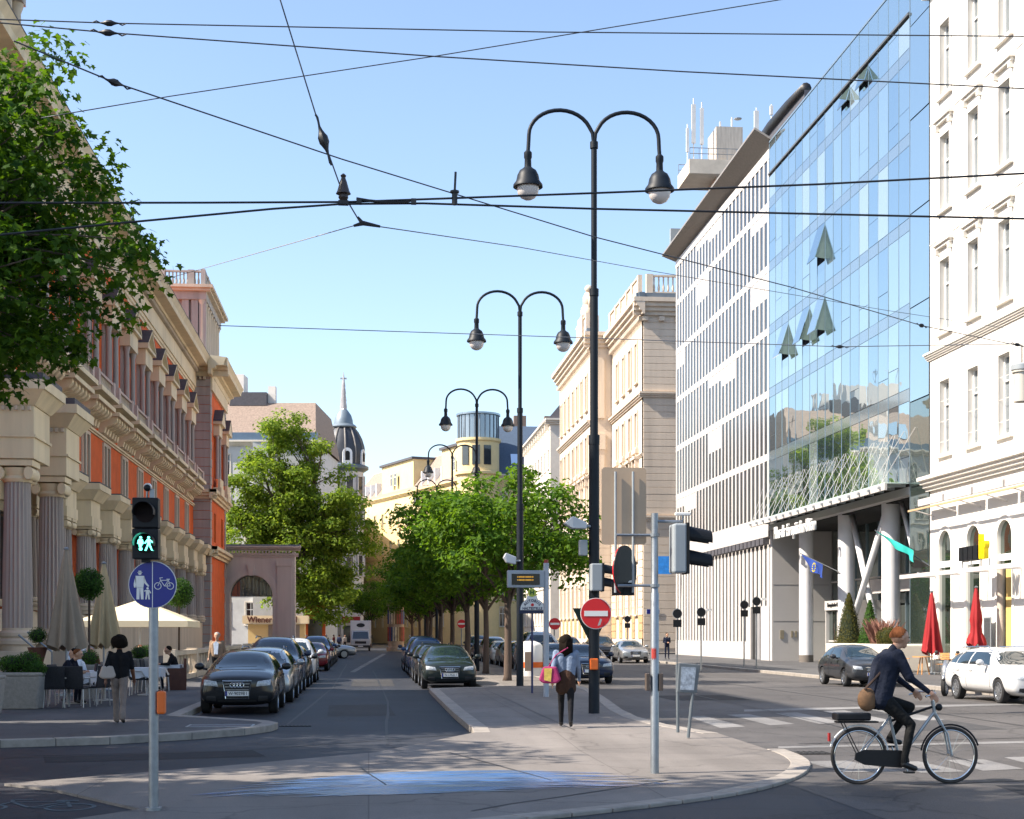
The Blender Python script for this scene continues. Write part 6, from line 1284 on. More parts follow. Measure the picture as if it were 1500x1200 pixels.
    def cast(s, ax, p, sx=1):
        o, d = {'front': (Vector((p[0], -6, p[1])), Vector((0, 1, 0))), 'rear': (Vector((p[0], 6, p[1])), Vector((0, -1, 0))), 'side': (Vector((sx * 4, p[0], p[1])), Vector((-sx, 0, 0)))}[ax]
        h = s.bvh.ray_cast(o, d)[0]
        if h is None: h = s.bvh.find_nearest(o + d * (6 - s.L / 2 if ax != 'side' else 4 - s.W / 2))[0]
        return h
    def patch(s, ax, C, m, name, nu, nv, sx=1, off=.007):
        vs = []; fs = []; nd = {'front': Vector((0, -1, 0)), 'rear': Vector((0, 1, 0)), 'side': Vector((sx, 0, .35))}[ax]
        if ax in ('front', 'rear'): nd = (nd + Vector((0, 0, .5))).normalized()
        for j in range(nv + 1):
            for i in range(nu + 1):
                u, v = i / nu, j / nv
                p = tuple((C[0][k] * (1 - u) + C[1][k] * u) * (1 - v) + (C[3][k] * (1 - u) + C[2][k] * u) * v for k in (0, 1))
                h = s.cast(ax, p, sx); edge = i in (0, nu) or j in (0, nv); vs.append(tuple(h + nd * (off if not edge else off * .5)))
        for j in range(nv):
            for i in range(nu): a = j * (nu + 1) + i; fs.append((a, a + 1, a + nu + 2, a + nu + 1))
        s.parts.append((name, MB().add(vs, fs).mesh(name, m, True), None, None, None))
    def line(s, pts, sx):
        P = []
        for (a, b2) in zip(pts[:-1], pts[1:]):
            for t in (0, .33, .66): P.append((a[0] + (b2[0] - a[0]) * t, a[1] + (b2[1] - a[1]) * t))
        P.append(pts[-1]); s.parts.append(('door_gap', MB().tube([tuple(s.cast('side', p, sx) + Vector((sx * .001, 0, 0))) for p in P], .007, 4).mesh('door_gap', PLASTIC), None, None, None))
    def place(s, label, x, y, col, z=0.0, rz=0, plate=None, group=None, name=None, lite=False):
        """y = position of the front bumper; the car looks to -Y"""
        t = thing(name or s.name, label, 'car', (x, y + s.L / 2, z), rz, group)
        if not s.body.materials: s.body.materials.append(col)
        inst(s.body, 'body', t, m=col)
        for nm, me, loc, kind, _ in s.parts:
            if lite and nm in ('door_gap', 'grille_slat', 'wiper', 'door_handle', 'fog_vent'): continue
            if kind == 'paint':
                if not me.materials: me.materials.append(col)
                inst(me, nm, t, loc or (0, 0, 0), m=col)
            else: inst(me, nm, t)
        for yw in s.wb:
            for sx in (-1, 1):
                k = s.rw / .32; w2 = inst(TYRE, 'wheel', t, (sx * (s.W / 2 - .125), yw, s.rw), (0, 0, 0 if sx > 0 else PI), (1, k, k)); inst(RIM, 'rim', w2, (.005, 0, 0))
        if plate is not None:
            p = MB().box(-.26, .26, -.008, .008, -.055, .055).build('number_plate', WHITES, t, world=False); p.location = s.plate_at
            MB().box(-.258, -.215, -.010, -.0085, -.053, .053).build('plate_band', BLUES, p, world=False)
            o = inst(text_mesh(plate, .1, BLACKM, .001), 'plate_lettering', p, (.02, -.011, 0), (R(90), 0, 0), (.95, 1, 1))
        return t
HATCH = Car('black_hatchback', 4.29, 1.765, 1.42, hood=.90, cowl=1.0, belt=.95, grille='shield')
ESTATE = Car('parked_estate_car', 4.75, 1.83, 1.45, hood=.88, cowl=1.0, belt=.95, yc=-1.1, yt=-.35, yr=1.85, tail=1.0, wbase=2.82, grille='shield', estate=True, rails=True, fo=.9)
SEDAN = Car('parked_sedan', 4.85, 1.84, 1.45, hood=.88, cowl=1.0, belt=.95, yc=-1.0, yt=-.3, yr=1.25, tail=1.05, wbase=2.84, grille='shield', fo=.95)
SMALL = Car('small_hatchback', 4.05, 1.69, 1.44, hood=.84, cowl=1.0, yc=-.95, yt=-.2, yr=1.45, tail=1.0, wbase=2.47, fo=.8, rw=.31)
SUV = Car('parked_suv', 4.6, 1.85, 1.72, hood=1.0, cowl=1.16, yc=-1.0, yt=-.3, yr=1.7, tail=1.2, wbase=2.7, belt=1.1, estate=True, rails=True, rw=.35)
MPV = Car('parked_minivan', 4.4, 1.8, 1.66, hood=.95, cowl=1.12, yc=-1.2, yt=-.45, yr=1.7, tail=1.12, wbase=2.68, belt=1.04, estate=True)
VAN = Car('parked_van', 4.9, 1.9, 1.95, hood=1.1, cowl=1.3, yc=-1.6, yt=-1.0, yr=2.15, tail=1.4, wbase=3.0, belt=1.22, estate=True)
BLK, NVY, SIL, WHT, RED_, DBL, GRY, DGR = paint('black', (.006, .007, .009)), paint('navy', (.010, .020, .05)), paint('silver', (.36, .37, .38), .7), paint('white', (.5, .5, .5), 0), paint('wine_red', (.16, .012, .02)), paint('dark_blue', (.02, .06, .17)), paint('grey', (.035, .037, .042), .3), paint('dark_green_black', (.008, .014, .013))
LG = 'cars parked along the left pavement'; MG = 'cars parked along the left of the median'; RG = 'cars parked along the right of the median'; KG = 'cars parked at the right kerb'
LX = -2.92
HATCH.place('glossy black hatchback with shield grille, four-ring badge and plate W 90298 I', LX, 33.9, BLK, plate='W·90298 I', group=LG)
ESTATE.place('silver estate car parked directly behind the black hatchback', LX + .05, 39.3, SIL, plate='', group=LG)
SUV.place('dark navy SUV with roof rails behind the silver estate car', LX, 45.2, NVY, group=LG)
SMALL.place('small black hatchback squeezed between dark SUV and white minivan', LX + .1, 50.8, BLK, group=LG, lite=True)
MPV.place('white minivan parked behind the small black hatchback', LX + .1, 55.8, WHT, group=LG)
HATCH.place('wine red hatchback parked far along the palace pavement', LX + .1, 73.5, RED_, group=LG, lite=True, name='red_hatchback')
SUV.place('dark blue SUV beyond the wine red hatchback', LX, 82.0, DBL, group=LG, lite=True)
for i, (y, c, n, m) in enumerate(((88, GRY, 'grey estate car beyond the dark blue SUV by the balustrade', ESTATE), (94, BLK, 'black sedan, last but one car of the palace row', SEDAN), (100, SIL, 'silver hatchback closing the row of cars by the palace', SMALL))): m.place(n, LX, y, c, group=LG, lite=True)
sv = SEDAN.place('silver sedan crossing the street beyond the row of cars by the palace', -3.2, 108, SIL, lite=True, name='crossing_sedan', rz=R(100)); sv.location = (-3.4, 112, 0)
MX = 2.62
SEDAN.place('dark green-black sedan with chrome shield grille at the head of the median row', MX, 48.6, DGR, plate='W·17521 I', group=MG)
for y, c, n, m in ((54.4, BLK, 'black car second behind the dark sedan on the median', ESTATE), (60.2, NVY, 'navy hatchback third in the median row', HATCH), (65.6, DBL, 'dark blue minivan fourth in the median row', MPV), (71.5, NVY, 'navy SUV fifth in the median row', SUV), (77.6, WHT, 'white hatchback at the end of the median row', SMALL)): m.place(n, MX - .05, y, c, group=MG, lite=True)
RX = 7.95
SEDAN.place('navy sedan heading the parked row beyond the lamp with the no-entry sign', RX, 53.5, NVY, plate='', group=RG, name='parked_saloon')
ESTATE.place('dark green-black estate car behind the litter bin', RX - .1, 60.0, DGR, group=RG, lite=True)
VAN.place('tall silver van parked between the median trees and the wide road', RX - .2, 66.2, SIL, group=RG, lite=True)
for y, c, n, m in ((73.5, GRY, 'grey estate car behind the silver van', ESTATE), (80, SIL, 'silver hatchback two cars behind the van', SMALL), (86, WHT, 'white car three behind the silver van', HATCH), (92, SIL, 'silver minivan in the row behind the silver van', MPV), (98.5, NVY, 'navy car near the end of the row behind the silver van', SEDAN), (105, GRY, 'grey SUV ending the row behind the silver van', SUV)): m.place(n, RX - .1, y, c, group=RG, lite=True)
KX = 16.25
SMALL.place('dark grey small hatchback parked in front of the glass office entrance', 17.0, 49.3, GRY, plate='', group=KG)
ESTATE.place('white sporty estate car at the kerb before the arched cafe', 17.1, 36.6, WHT, plate='', group=KG, name='white_estate_car')
SEDAN.place('silver sedan in the sun by the slatted building corner', KX + .1, 91.2, SIL, plate='', group=KG)
SUV.place('black SUV parked behind the sunlit silver sedan', KX - .6, 98.5, BLK, group=KG, lite=True)
MPV.place('dark minivan at the palace corner behind the no-entry sign', KX - 1.9, 105.5, NVY, group=KG, lite=True)
HATCH.place('silver hatchback farthest along the kerb by the palace corner', KX - 3.0, 112.5, SIL, group=KG, lite=True)
# delivery truck at the street end
tk = thing('delivery_truck', 'white box delivery truck facing the camera at the street end', 'truck', (-.85, 160, 0))
MB().box(-1.02, 1.02, 0, 1.9, .5, 1.25).add([(-1.0, 0, 1.25), (1.0, 0, 1.25), (1.0, 1.9, 1.25), (-1.0, 1.9, 1.25), (-.92, .7, 2.15), (.92, .7, 2.15), (.92, 1.9, 2.2), (-.92, 1.9, 2.2)], [(0, 1, 5, 4), (1, 2, 6, 5), (2, 3, 7, 6), (3, 0, 4, 7), (4, 5, 6, 7)]).build('cab', WHT, tk, world=False, bevel=.06)
MB().box(-1.1, 1.1, 1.95, 6.2, .75, 3.25).build('cargo_box', WHITES, tk, world=False, bevel=.04)
MB().add([(-.86, .02, 1.3), (.86, .02, 1.3), (.78, .62, 2.08), (-.78, .62, 2.08)], [(0, 1, 2, 3)]).build('windscreen', CARGLASS, tk, world=False)
MB().box(-.6, .6, -.02, 0, .78, 1.05).build('grille', PLASTIC, tk, world=False); MB().box(-1.03, 1.03, -.06, .2, .4, .62).build('bumper', PLASTIC, tk, world=False); MB().box(-.26, .26, -.075, -.06, .46, .57).build('number_plate', WHITES, tk, world=False)
for sx in (-1, 1):
    MB().box(sx * .82 - .17, sx * .82 + .17, -.03, 0, .8, 1.05).build('headlight', LAMPG, tk, world=False)
    MB().box(sx * 1.18 - .07, sx * 1.18 + .07, .35, .45, 1.3, 1.7).build('wing_mirror', PLASTIC, tk, world=False)
    for y in (1.0, 5.0): w2 = inst(TYRE, 'wheel', tk, (sx * .92, y, .38), (0, 0, 0 if sx > 0 else PI), (1, 1.2, 1.2)); inst(RIM, 'rim', w2)
inst(text_mesh('ice', .5, BLACKM, .01), 'emblem', tk, (0, 1.94, 2.75), (R(90), 0, 0)) if 0 else MB().prism([(.45 * math.cos(2 * PI * i / 20), 2.75 + .22 * math.sin(2 * PI * i / 20)) for i in range(20)], 1.93, 1.945).build('oval_emblem', PLASTIC, tk, world=False)
# parked scooter by the white estate car
sc = thing('motor_scooter', 'silver motor scooter leaning on its stand behind the white estate car', 'scooter', (17.0, 42.7, .003), R(-35))
MB().tube([(0, -.62, .26), (0, -.62, .27)], .01, 4).build('axle', PLASTIC, sc, world=False)
for y in (-.62, .62): w2 = inst(TYRE, 'wheel', sc, (0, y, .27), (0, 0, 0), (.55, .85, .85)); inst(RIM, 'rim', w2)
MB().tube([(0, -.66, .45), (0, -.52, .75), (0, -.38, 1.0)], [.1, .13, .09], 10).tube([(0, -.85, .5), (0, -.62, .58), (0, -.45, .5)], [.03, .11, .06], 10).build('front_fairing', SIL, sc, world=False, smooth=True)
MB().tube([(0, -.4, .35), (0, 0, .3), (0, .3, .45), (0, .8, .75)], [.12, .15, .2, .08], 12).build('rear_fairing', SIL, sc, world=False, smooth=True)
MB().tube([(0, -.05, .78), (0, .3, .8), (0, .75, .86)], [.1, .14, .1], 10).build('seat', PLASTIC, sc, world=False, smooth=True)
MB().tube([(-.34, -.3, 1.05), (0, -.38, 1.02), (.34, -.3, 1.05)], .018, 8).build('handlebar', PLASTIC, sc, world=False)
for sx in (-1, 1): MB().tube([(sx * .2, -.36, 1.03), (sx * .3, -.36, 1.22)], .008, 5).ball((sx * .31, -.36, 1.27), .06, 8, 6, (1, .4, .8)).build('mirror', PLASTIC, sc, world=False)
# ------------------------------------------------------------------ people
SKIN = mat('skin_tone', '#b98d73', .5, var=.05); SKIND = mat('dark_skin_tone', '#6b4532', .5, var=.05)
HAIRB = mat('dark_hair', (.010, .007, .005), .85, spec=.08, var=.3, scale=40, bump=.5, bscale=80); HAIRA = mat('auburn_hair', '#6b4128', .85, spec=.1, var=.3, scale=40, bump=.5, bscale=80); HAIRG = mat('grey_hair', '#8b8784', .6, var=.2, scale=40)
SHOE = mat('black_shoe', (.012, .011, .011), .4)
def cloth(n, c): return mat('cloth_' + n, c, .9, var=.22, scale=9, bump=1.0, bscale=15, spec=.2)
def person(label, loc, rz, J, M_, vox=.010, hair=None, hair_shape='short', group=None, skin=SKIN, wide=1.0, coat=None, name='person'):
    """J: joints (pelvis, chest, neck, head, l/r hip knee ankle toe shoulder elbow wrist), figure looks to -Y; M_: materials for top, legs, feet"""
    segs = []; V = Vector
    def S(a, b2, r0, r1, k): segs.append((V(a), V(b2), r0, r1, k))
    pe, ch, ne, he = V(J['pelvis']), V(J['chest']), V(J['neck']), V(J['head'])
    f = J.get('face', V((0, -1, 0))); f = V(f).normalized(); side = V((-f.y, f.x, 0))
    for s in (-1, 1):
        S(pe + side * .065 * s, ch + side * .085 * s * wide, .105 * wide, .115 * wide, 'top')
        sh = V(J['sh%d' % s]); S(ch + side * .07 * s, sh, .085, .062, 'top'); el, wr = V(J['el%d' % s]), V(J['wr%d' % s])
        S(sh, el, .058 * wide, .046, 'top'); S(el, wr, .045, .032, 'sleeve' if 'sleeve' in M_ else 'top')
        d = (wr - el).normalized(); pal = wr + d * .055; S(wr, pal, .027, .033, 'skin'); cv = V(J.get('curl', (0, 0, 0)))
        ax = side if abs(d.dot(side)) < .8 else V((0, 1, 0)); ax = (ax - d * ax.dot(d)).normalized(); nn = d.cross(ax)
        for q, ln in ((-.027, .062), (-.009, .075), (.009, .07), (.027, .055)):
            b0 = pal + nn * q + d * .02; m1 = b0 + d * ln * .55 + cv * .02; S(b0, m1, .0105, .0095, 'skin'); S(m1, m1 + d * ln * .4 + cv * .035, .0095, .008, 'skin')
        th = pal - d * .02 + nn * -.03; S(th, th + d * .035 + nn * -.022, .012, .01, 'skin'); S(th + d * .035 + nn * -.022, th + d * .06 + nn * -.022 + cv * .02, .01, .009, 'skin')
        hp, kn, an, to = (V(J['%s%d' % (k, s)]) for k in ('hip', 'kn', 'an', 'to'))
        S(hp, kn, .088 * wide, .06, 'thigh' if 'thigh' in M_ else 'legs'); S(kn, kn + (an - kn) * .35, .058, .055, 'legs'); S(kn + (an - kn) * .35, an, .055, .04 if not M_.get('flare') else .062, 'legs'); S(an + V((0, 0, -.02)), to, .042, .034, 'feet')
    S(ch + V((0, 0, .04)), ne, .075, .055, 'top'); S(ne, he + V((0, 0, -.07)), .052, .05, 'skin')
    S(he + V((0, 0, .025)) - f * .02, he + V((0, 0, .03)) + f * .015, .098, .09, 'skin'); S(he + f * .03 + V((0, 0, -.03)), he + f * .045 + V((0, 0, -.085)), .072, .04, 'skin')
    S(he + f * .095 + V((0, 0, .0)), he + f * .115 + V((0, 0, -.03)), .012, .016, 'skin')
    for s in (-1, 1): S(he + side * .092 * s + V((0, 0, .015)), he + side * .094 * s + V((0, 0, -.02)), .016, .013, 'skin')
    for (a, b2, r0, r1, k) in J.get('extra', []): S(a, b2, r0, r1, k)
    mb = MB()
    for a, b2, r0, r1, k in segs:
        d = b2 - a; n = max(2, 4)
        pts = []; rs = []
        if d.length < 1e-5: d = V((0, 0, .001))
        u = d.normalized()
        for t in (-1, -.8, -.45): pts.append(a + u * r0 * t); rs.append(max(.0005, r0 * math.sqrt(max(0, 1 - t * t))))
        pts.append(a); rs.append(r0); pts.append(b2); rs.append(r1)
        for t in (.45, .8, 1): pts.append(b2 + u * r1 * t); rs.append(max(.0005, r1 * math.sqrt(max(0, 1 - t * t))))
        mb.tube(pts, rs, 12)
    tmp = mb.build('tmp_person', None); md = tmp.modifiers.new('r', 'REMESH'); md.mode = 'VOXEL'; md.voxel_size = vox; md.use_smooth_shade = True
    sm = tmp.modifiers.new('s', 'SMOOTH'); sm.iterations = 12 if vox < .012 else 4; sm.factor = .5
    bpy.context.view_layer.update(); me = evaluated_mesh(tmp); bpy.data.objects.remove(tmp); me.name = 'body'
    keys = ['top', 'skin', 'legs', 'feet', 'sleeve', 'thigh', 'skirt', 'extra', 'shirt']; mm = dict(M_, skin=skin, feet=M_.get('feet', SHOE))
    for k in keys: me.materials.append(mm.get(k) or mm['top'])
    n = len(me.polygons); C = np.empty(n * 3, np.float32); me.polygons.foreach_get('center', C); C = C.reshape(-1, 3); best = np.full(n, 1e9); idx = np.zeros(n, np.int32)
    for a, b2, r0, r1, k in segs:
        A = np.array(a); D = np.array(b2 - a); L2 = max(1e-8, D @ D); t = np.clip(((C - A) @ D) / L2, 0, 1); dist = np.linalg.norm(C - A - t[:, None] * D, axis=1) - (r0 + (r1 - r0) * t)
        w2 = dist < best; best[w2] = dist[w2]; idx[w2] = keys.index(k)
    me.polygons.foreach_set('material_index', idx); me.shade_smooth(); me.update()
    t = thing(name, label, 'person', loc, rz, group); inst(me, 'body', t)
    if hair:
        hb = MB(); c = he + V((0, 0, .035)) - f * .018
        R_ = {'short': (.108, .108, .105), 'afro': (.155, .155, .15), 'long': (.118, .118, .118)}[hair_shape]
        vs = []; fs = []; NU, NV = 20, 12
        for j in range(NV + 1):
            for i in range(NU):
                th, ph = PI * j / NV, 2 * PI * i / NU; v = V((math.sin(th) * math.cos(ph), math.sin(th) * math.sin(ph), math.cos(th))); jit = 1 + .05 * math.sin(i * 7.3 + j * 5.1) + (.04 * math.sin(i * 17 + j * 13) if hair_shape == 'afro' else 0)
                vs.append(tuple(c + V((v.x * R_[0], v.y * R_[1], v.z * R_[2])) * jit))
        for j in range(NV):
            for i in range(NU):
                ph = 2 * PI * (i + .5) / NU; v = V((math.cos(ph), math.sin(ph), 0)); fr = v.dot(f); zz = math.cos(PI * (j + .5) / NV)
                cutoff = {'short': -.25 + .75 * max(0, fr + .25), 'afro': -.65 + 1.0 * max(0, fr), 'long': -.9 + 1.4 * max(0, fr + .1)}[hair_shape]
                if zz > cutoff: fs.append((j * NU + i, j * NU + (i + 1) % NU, (j + 1) * NU + (i + 1) % NU, (j + 1) * NU + i))
        hb.add(vs, fs)
        if hair_shape == 'long':
            for k in range(9):
                o = side * (-.09 + .0225 * k); b0 = c - f * (.07 - abs(k - 4) * .012) + o; hb.tube([b0 + V((0, 0, .04)), b0 - f * .035 + V((0, 0, -.12)), b0 - f * .02 + o * .25 + V((0, 0, -.26 - .02 * (k % 3)))], [.035, .036, .01], 6)
        hb.build('hair', hair, t, world=False, smooth=True, fix=False)
    EYE = mat('eye_dark', (.02, .015, .012), .2)
    for s in (-1, 1): MB().ball(tuple(he + f * .098 + side * .034 * s + V((0, 0, .012))), .011, 8, 6).build('eye', EYE, t, world=False)
    MB().tube([tuple(he + f * .088 + side * q + V((0, 0, -.062))) for q in (-.025, 0, .025)], [.003, .007, .003], 6).build('mouth', mat('lip', '#8d5548', .5), t, world=False)
    return t
def stand(h=1.72, stride=.0, lift=0.0, arm=.0):
    k = h / 1.72; J = dict(pelvis=(0, 0, .98 * k), chest=(0, 0, 1.30 * k), neck=(0, .0, 1.45 * k), head=(0, -.015, 1.58 * k))
    for s in (-1, 1):
        q = s * stride
        J.update({'sh%d' % s: (s * .185 * k, 0, 1.39 * k), 'el%d' % s: (s * .235 * k, .04 + q * arm, 1.12 * k), 'wr%d' % s: (s * .245 * k, -.05 + q * arm * 1.8, .88 * k),
                  'hip%d' % s: (s * .085 * k, 0, .93 * k), 'kn%d' % s: (s * .09 * k, -.05 - q * .35 + (0 if q >= 0 else .06), .51 * k), 'an%d' % s: (s * .09 * k, (-q if q >= 0 else -q * 1.15), .095 * k + (0 if q >= 0 else lift)), 'to%d' % s: (s * .095 * k, (-q - .14 if q >= 0 else -q * 1.15 - .13), .04 + (0 if q >= 0 else lift * .3))})
    J['curl'] = (0, -.3, 0); return J
# woman in black with a shoulder bag
J = stand(1.62, .19, .05, .5); g = gp(175, 1061, .12)
wl = person('person in black top and beige trousers walking away with a pale shoulder bag', (g.x, g.y, .12), R(180), J, dict(top=cloth('black', (.008, .008, .01)), sleeve=SKIND, legs=cloth('taupe', '#7d7069'), flare=1), .009, HAIRB, 'afro', skin=SKIND)
def bag(label, loc, rz, m, w2, h, d, strap, m2=None):
    t = thing('shoulder_bag', label, 'bag', loc, rz); mb = MB(); mb.prism([(-w2, 0), (-w2 * .6, -h * .2), (w2 * .6, -h * .2), (w2, 0), (w2 * .6, h * .8), (-w2 * .6, h * .8)], -d, d); mb.build('pouch', m, t, world=False, bevel=.03)
    if m2: MB().prism([(-w2 * .5, 0), (w2 * .1, -h * .1), (w2 * .2, h * .7), (-w2 * .5, h * .7)], -d - .012, -d - .002).build('front_patch', m2, t, world=False)
    MB().tube(strap, .012, 6).build('strap', m, t, world=False); return t
bag('pale leather shoulder bag hanging from the walking person in black', (g.x - .20, g.y - .12, 1.02), R(20), mat('pale_leather', '#a89a90', .6), .16, .24, .05, [(-.07, 0, .18), (.02, .06, .44), (.06, .16, .44), (.08, .06, .18)])
# woman with long hair, skirt and pink bag
J = stand(1.66, .22, .05, .5); g = gp(829, 1066, .12)
J['extra'] = [(Vector((s * .05, 0, .98)), Vector((s * .075, 0, .70)), .115, .115, 'skirt') for s in (-1, 1)]
person('person with long dark hair, grey-blue shirt, brown skirt and black tights walking away', (g.x, g.y, .12), R(172), J, dict(top=cloth('denim', '#6e7c92'), legs=cloth('tights', (.01, .01, .012)), skirt=cloth('brown', '#3b2a22')), .009, HAIRB, 'long')
bag('magenta and yellow patterned bag slung behind the person in a skirt', (g.x - .30, g.y - .1, .98), R(-10), mat('magenta_cloth', '#8c1e55', .8, var=.25, scale=12), .2, .3, .08, [(-.05, 0, .2), (.1, .05, .44), (.32, .02, .58)], mat('yellow_cloth', '#b09b4a', .8, var=.3, scale=14))
# man in beige jacket
J = stand(1.75, .1, .03, .3); q = atY(318, 930, 50)
mb_ = person('person in beige jacket, pale blue shirt and dark trousers walking beside the balustrade', (q.x, 50, .12), R(-10), J, dict(top=cloth('beige', '#8d7763'), legs=cloth('charcoal', (.012, .012, .014))), .011, HAIRG, 'short', wide=1.12)
MB().prism([(-.06, 1.02), (.06, 1.02), (.085, 1.38), (0, 1.45), (-.085, 1.38)], -.142, -.1).build('shirt_front', cloth('pale_blue', '#b9c6d8'), mb_, world=False)
# officer at the corner
q = gp(977, 966, .12); J = stand(1.76, .05)
for s in (-1, 1): J['wr%d' % s] = (s * .06, -.2, 1.12)
person('person in dark blue uniform standing by the slatted building corner', (q.x, q.y, .12), R(10), J, dict(top=cloth('navy', (.012, .016, .035)), legs=cloth('navy', (.012, .016, .035))), .014, HAIRB, 'short')
# seated guests
def seated(label, loc, rz, top, legs, hair, lean=.12, arms=(.30, .74), skin=SKIN, vox=.013, hs='short'):
    J = dict(pelvis=(0, .05, .55), chest=(0, .05 - lean, .92), neck=(0, .03 - lean * 1.5, 1.07), head=(0, -.02 - lean * 1.8, 1.19))
    for s in (-1, 1): J.update({'sh%d' % s: (s * .19, .04 - lean * 1.2, 1.01), 'el%d' % s: (s * .24, -.08 - lean, .78), 'wr%d' % s: (s * .15, -arms[0] - lean, arms[1] + .04), 'hip%d' % s: (s * .09, .02, .53), 'kn%d' % s: (s * .11, -.40, .53), 'an%d' % s: (s * .11, -.36, .1), 'to%d' % s: (s * .11, -.5, .05)})
    J['curl'] = (0, 0, -.4); return person(label, loc, rz, J, dict(top=top, legs=legs), vox, hair, hs, 'guests seated at the cafe', skin)
NAVYC = cloth('dark_suit', (.010, .012, .022)); LW = cloth('white_shirt', '#cfd2da')
def cp(px, Y): return atY(px, 929, Y).x
seated('seated person in dark suit bending over the white cafe table', (cp(93, 37), 37, .12), R(75), NAVYC, NAVYC, HAIRA, .2)
seated('seated person in white shirt opposite the bending diner', (cp(122, 38.2), 38.2, .12), R(-75), LW, NAVYC, HAIRB, .12)
seated('seated person in black jacket on the wooden chair near the balustrade', (cp(256, 46), 46, .12), R(-80), cloth('black_suit', (.01, .01, .012)), NAVYC, HAIRB, .1)
seated('seated balding person behind the boxwood pots', (cp(132, 44), 44, .12), R(20), cloth('brown_shirt', '#5b3b2e'), NAVYC, HAIRG, .05)
seated('seated person half hidden behind the round boxwood pots', (cp(206, 51), 51, .12), R(0), cloth('grey_jacket', '#4a4a4e'), NAVYC, HAIRA, .05)
J = stand(1.74); person('standing waiter in white shirt and black apron under the closed parasol', (cp(113, 43.5), 43.5, .12), R(30), J, dict(top=LW, legs=cloth('black', (.008, .008, .01))), .013, HAIRB, 'short')
# pedestrians at the street end
for i, (px, Y, c, lb, rz) in enumerate(((478, 150, (.02, .02, .025), 'distant pedestrian in dark coat by the crossing car', 0), (489, 165, (.25, .04, .04), 'distant pedestrian in red top at the street end', 60), (497, 170, (.03, .04, .09), 'distant pedestrian in navy near the red curtained shop', 180), (505, 172, (.3, .28, .26), 'distant pedestrian in pale coat beside the truck', 30))):
    person(lb, (cp(px, Y), Y, .02), R(rz), stand(1.72, .12, .03, .3), dict(top=cloth('far%d' % i, c), legs=cloth('charcoal', (.012, .012, .014))), .03, HAIRB, 'short', 'pedestrians at the street end')
# ------------------------------------------------------------------ cyclist
BX, BYY = 5.84, 17.5
bk = thing('city_bicycle', 'silver city bicycle with chain case and rear rack ridden across the zebra crossing', 'bicycle', (BX, BYY, 0))
BW = mat('bike_tyre', (.03, .026, .024), .8); BSIL = mat('bike_silver', '#9aa0a5', .35, metal=.6)
WB = 1.13; wr = .345
for hx in (0, WB):
    n = 40; w2 = MB().tube([(hx + (wr - .018) * math.cos(2 * PI * i / n), 0, wr + (wr - .018) * math.sin(2 * PI * i / n)) for i in range(n + 1)], .019, 8, cap=False).build('wheel', BW, bk, world=False, smooth=True)
    MB().tube([(hx + (wr - .045) * math.cos(2 * PI * i / n), 0, wr + (wr - .045) * math.sin(2 * PI * i / n)) for i in range(n + 1)], .012, 6, cap=False).build('rim', CHROME, w2, world=False, smooth=True)
    MB().tube([(hx, -.05, wr), (hx, .05, wr)], .022, 8).build('hub', CHROME, w2, world=False)
    for i in range(16):
        a = 2 * PI * i / 16; MB().tube([(hx, .02 * (-1) ** i, wr), (hx + (wr - .05) * math.cos(a), 0, wr + (wr - .05) * math.sin(a))], .0016, 4).build('spoke', CHROME, w2, world=False)
    P = [(hx + (wr + .02) * math.cos(a), 0, wr + (wr + .02) * math.sin(a)) for a in [(PI * .1 if hx else PI * .05) + PI * .85 * i / 16 for i in range(17)]]
    MB().tube(P, .012, 6).build('mudguard', BLACKM if hx else WHITES, bk, world=False)
def bt(name, pts, r, m): return MB().tube(pts, r, 10).build(name, m, bk, world=False, smooth=40)
bt('frame_tube', [(.5, 0, .30), (.93, 0, .86)], .02, BSIL); bt('frame_tube', [(.5, 0, .30), (.36, 0, .88)], .018, BSIL); bt('frame_tube', [(.40, 0, .76), (.92, 0, .93)], .016, BLACKM)
for s in (-1, 1): bt('chain_stay', [(0, s * .06, wr), (.5, s * .04, .30)], .011, BSIL); bt('seat_stay', [(0, s * .06, wr), (.38, s * .02, .8)], .009, BSIL); bt('fork_blade', [(WB, s * .05, wr), (WB - .05, s * .045, .6), (.94, s * .03, .84)], .013, BSIL)
bt('head_tube', [(.94, 0, .82), (.91, 0, 1.0)], .022, BSIL); bt('stem', [(.91, 0, 1.0), (.88, 0, 1.1)], .014, CHROME)
bt('handlebar', [(.72, -.28, 1.06), (.84, -.26, 1.1), (.89, -.1, 1.1), (.89, .1, 1.1), (.84, .26, 1.1), (.72, .28, 1.06)], .012, CHROME); bt('seat_post', [(.36, 0, .86), (.34, 0, .97)], .013, CHROME)
MB().ball((.32, 0, .99), .13, 12, 6, (1, .75, .3)).build('saddle', BLACKM, bk, world=False, smooth=True)
MB(lambda a, d, z: (a, d, z)).prism([(-.07, .30), (.05, .24), (.5, .2), (.6, .27), (.58, .36), (.5, .41), (.05, .42), (-.06, .38)], -.075, -.045).build('chain_case', BLACKM, bk, world=False)
bt('crank', [(.5, -.09, .3), (.56, -.1, .16)], .01, CHROME); bt('crank', [(.5, .09, .3), (.44, .1, .44)], .01, CHROME); MB().box(.51, .62, -.2, -.1, .145, .165).build('pedal', BLACKM, bk, world=False); MB().box(.38, .5, .1, .2, .43, .45).build('pedal', BLACKM, bk, world=False)
MB().box(-.28, .22, -.07, .07, .74, .76).tube([(-.2, -.06, .74), (0, -.06, wr)], .007, 5).tube([(-.2, .06, .74), (0, .06, wr)], .007, 5).build('rear_rack', BLACKM, bk, world=False)
MB().box(-.3, .12, -.11, .11, .77, .86).build('rack_pad', BLACKM, bk, world=False, bevel=.02); MB().box(-.375, -.355, -.03, .03, .52, .62).build('rear_reflector', TAIL, bk, world=False)
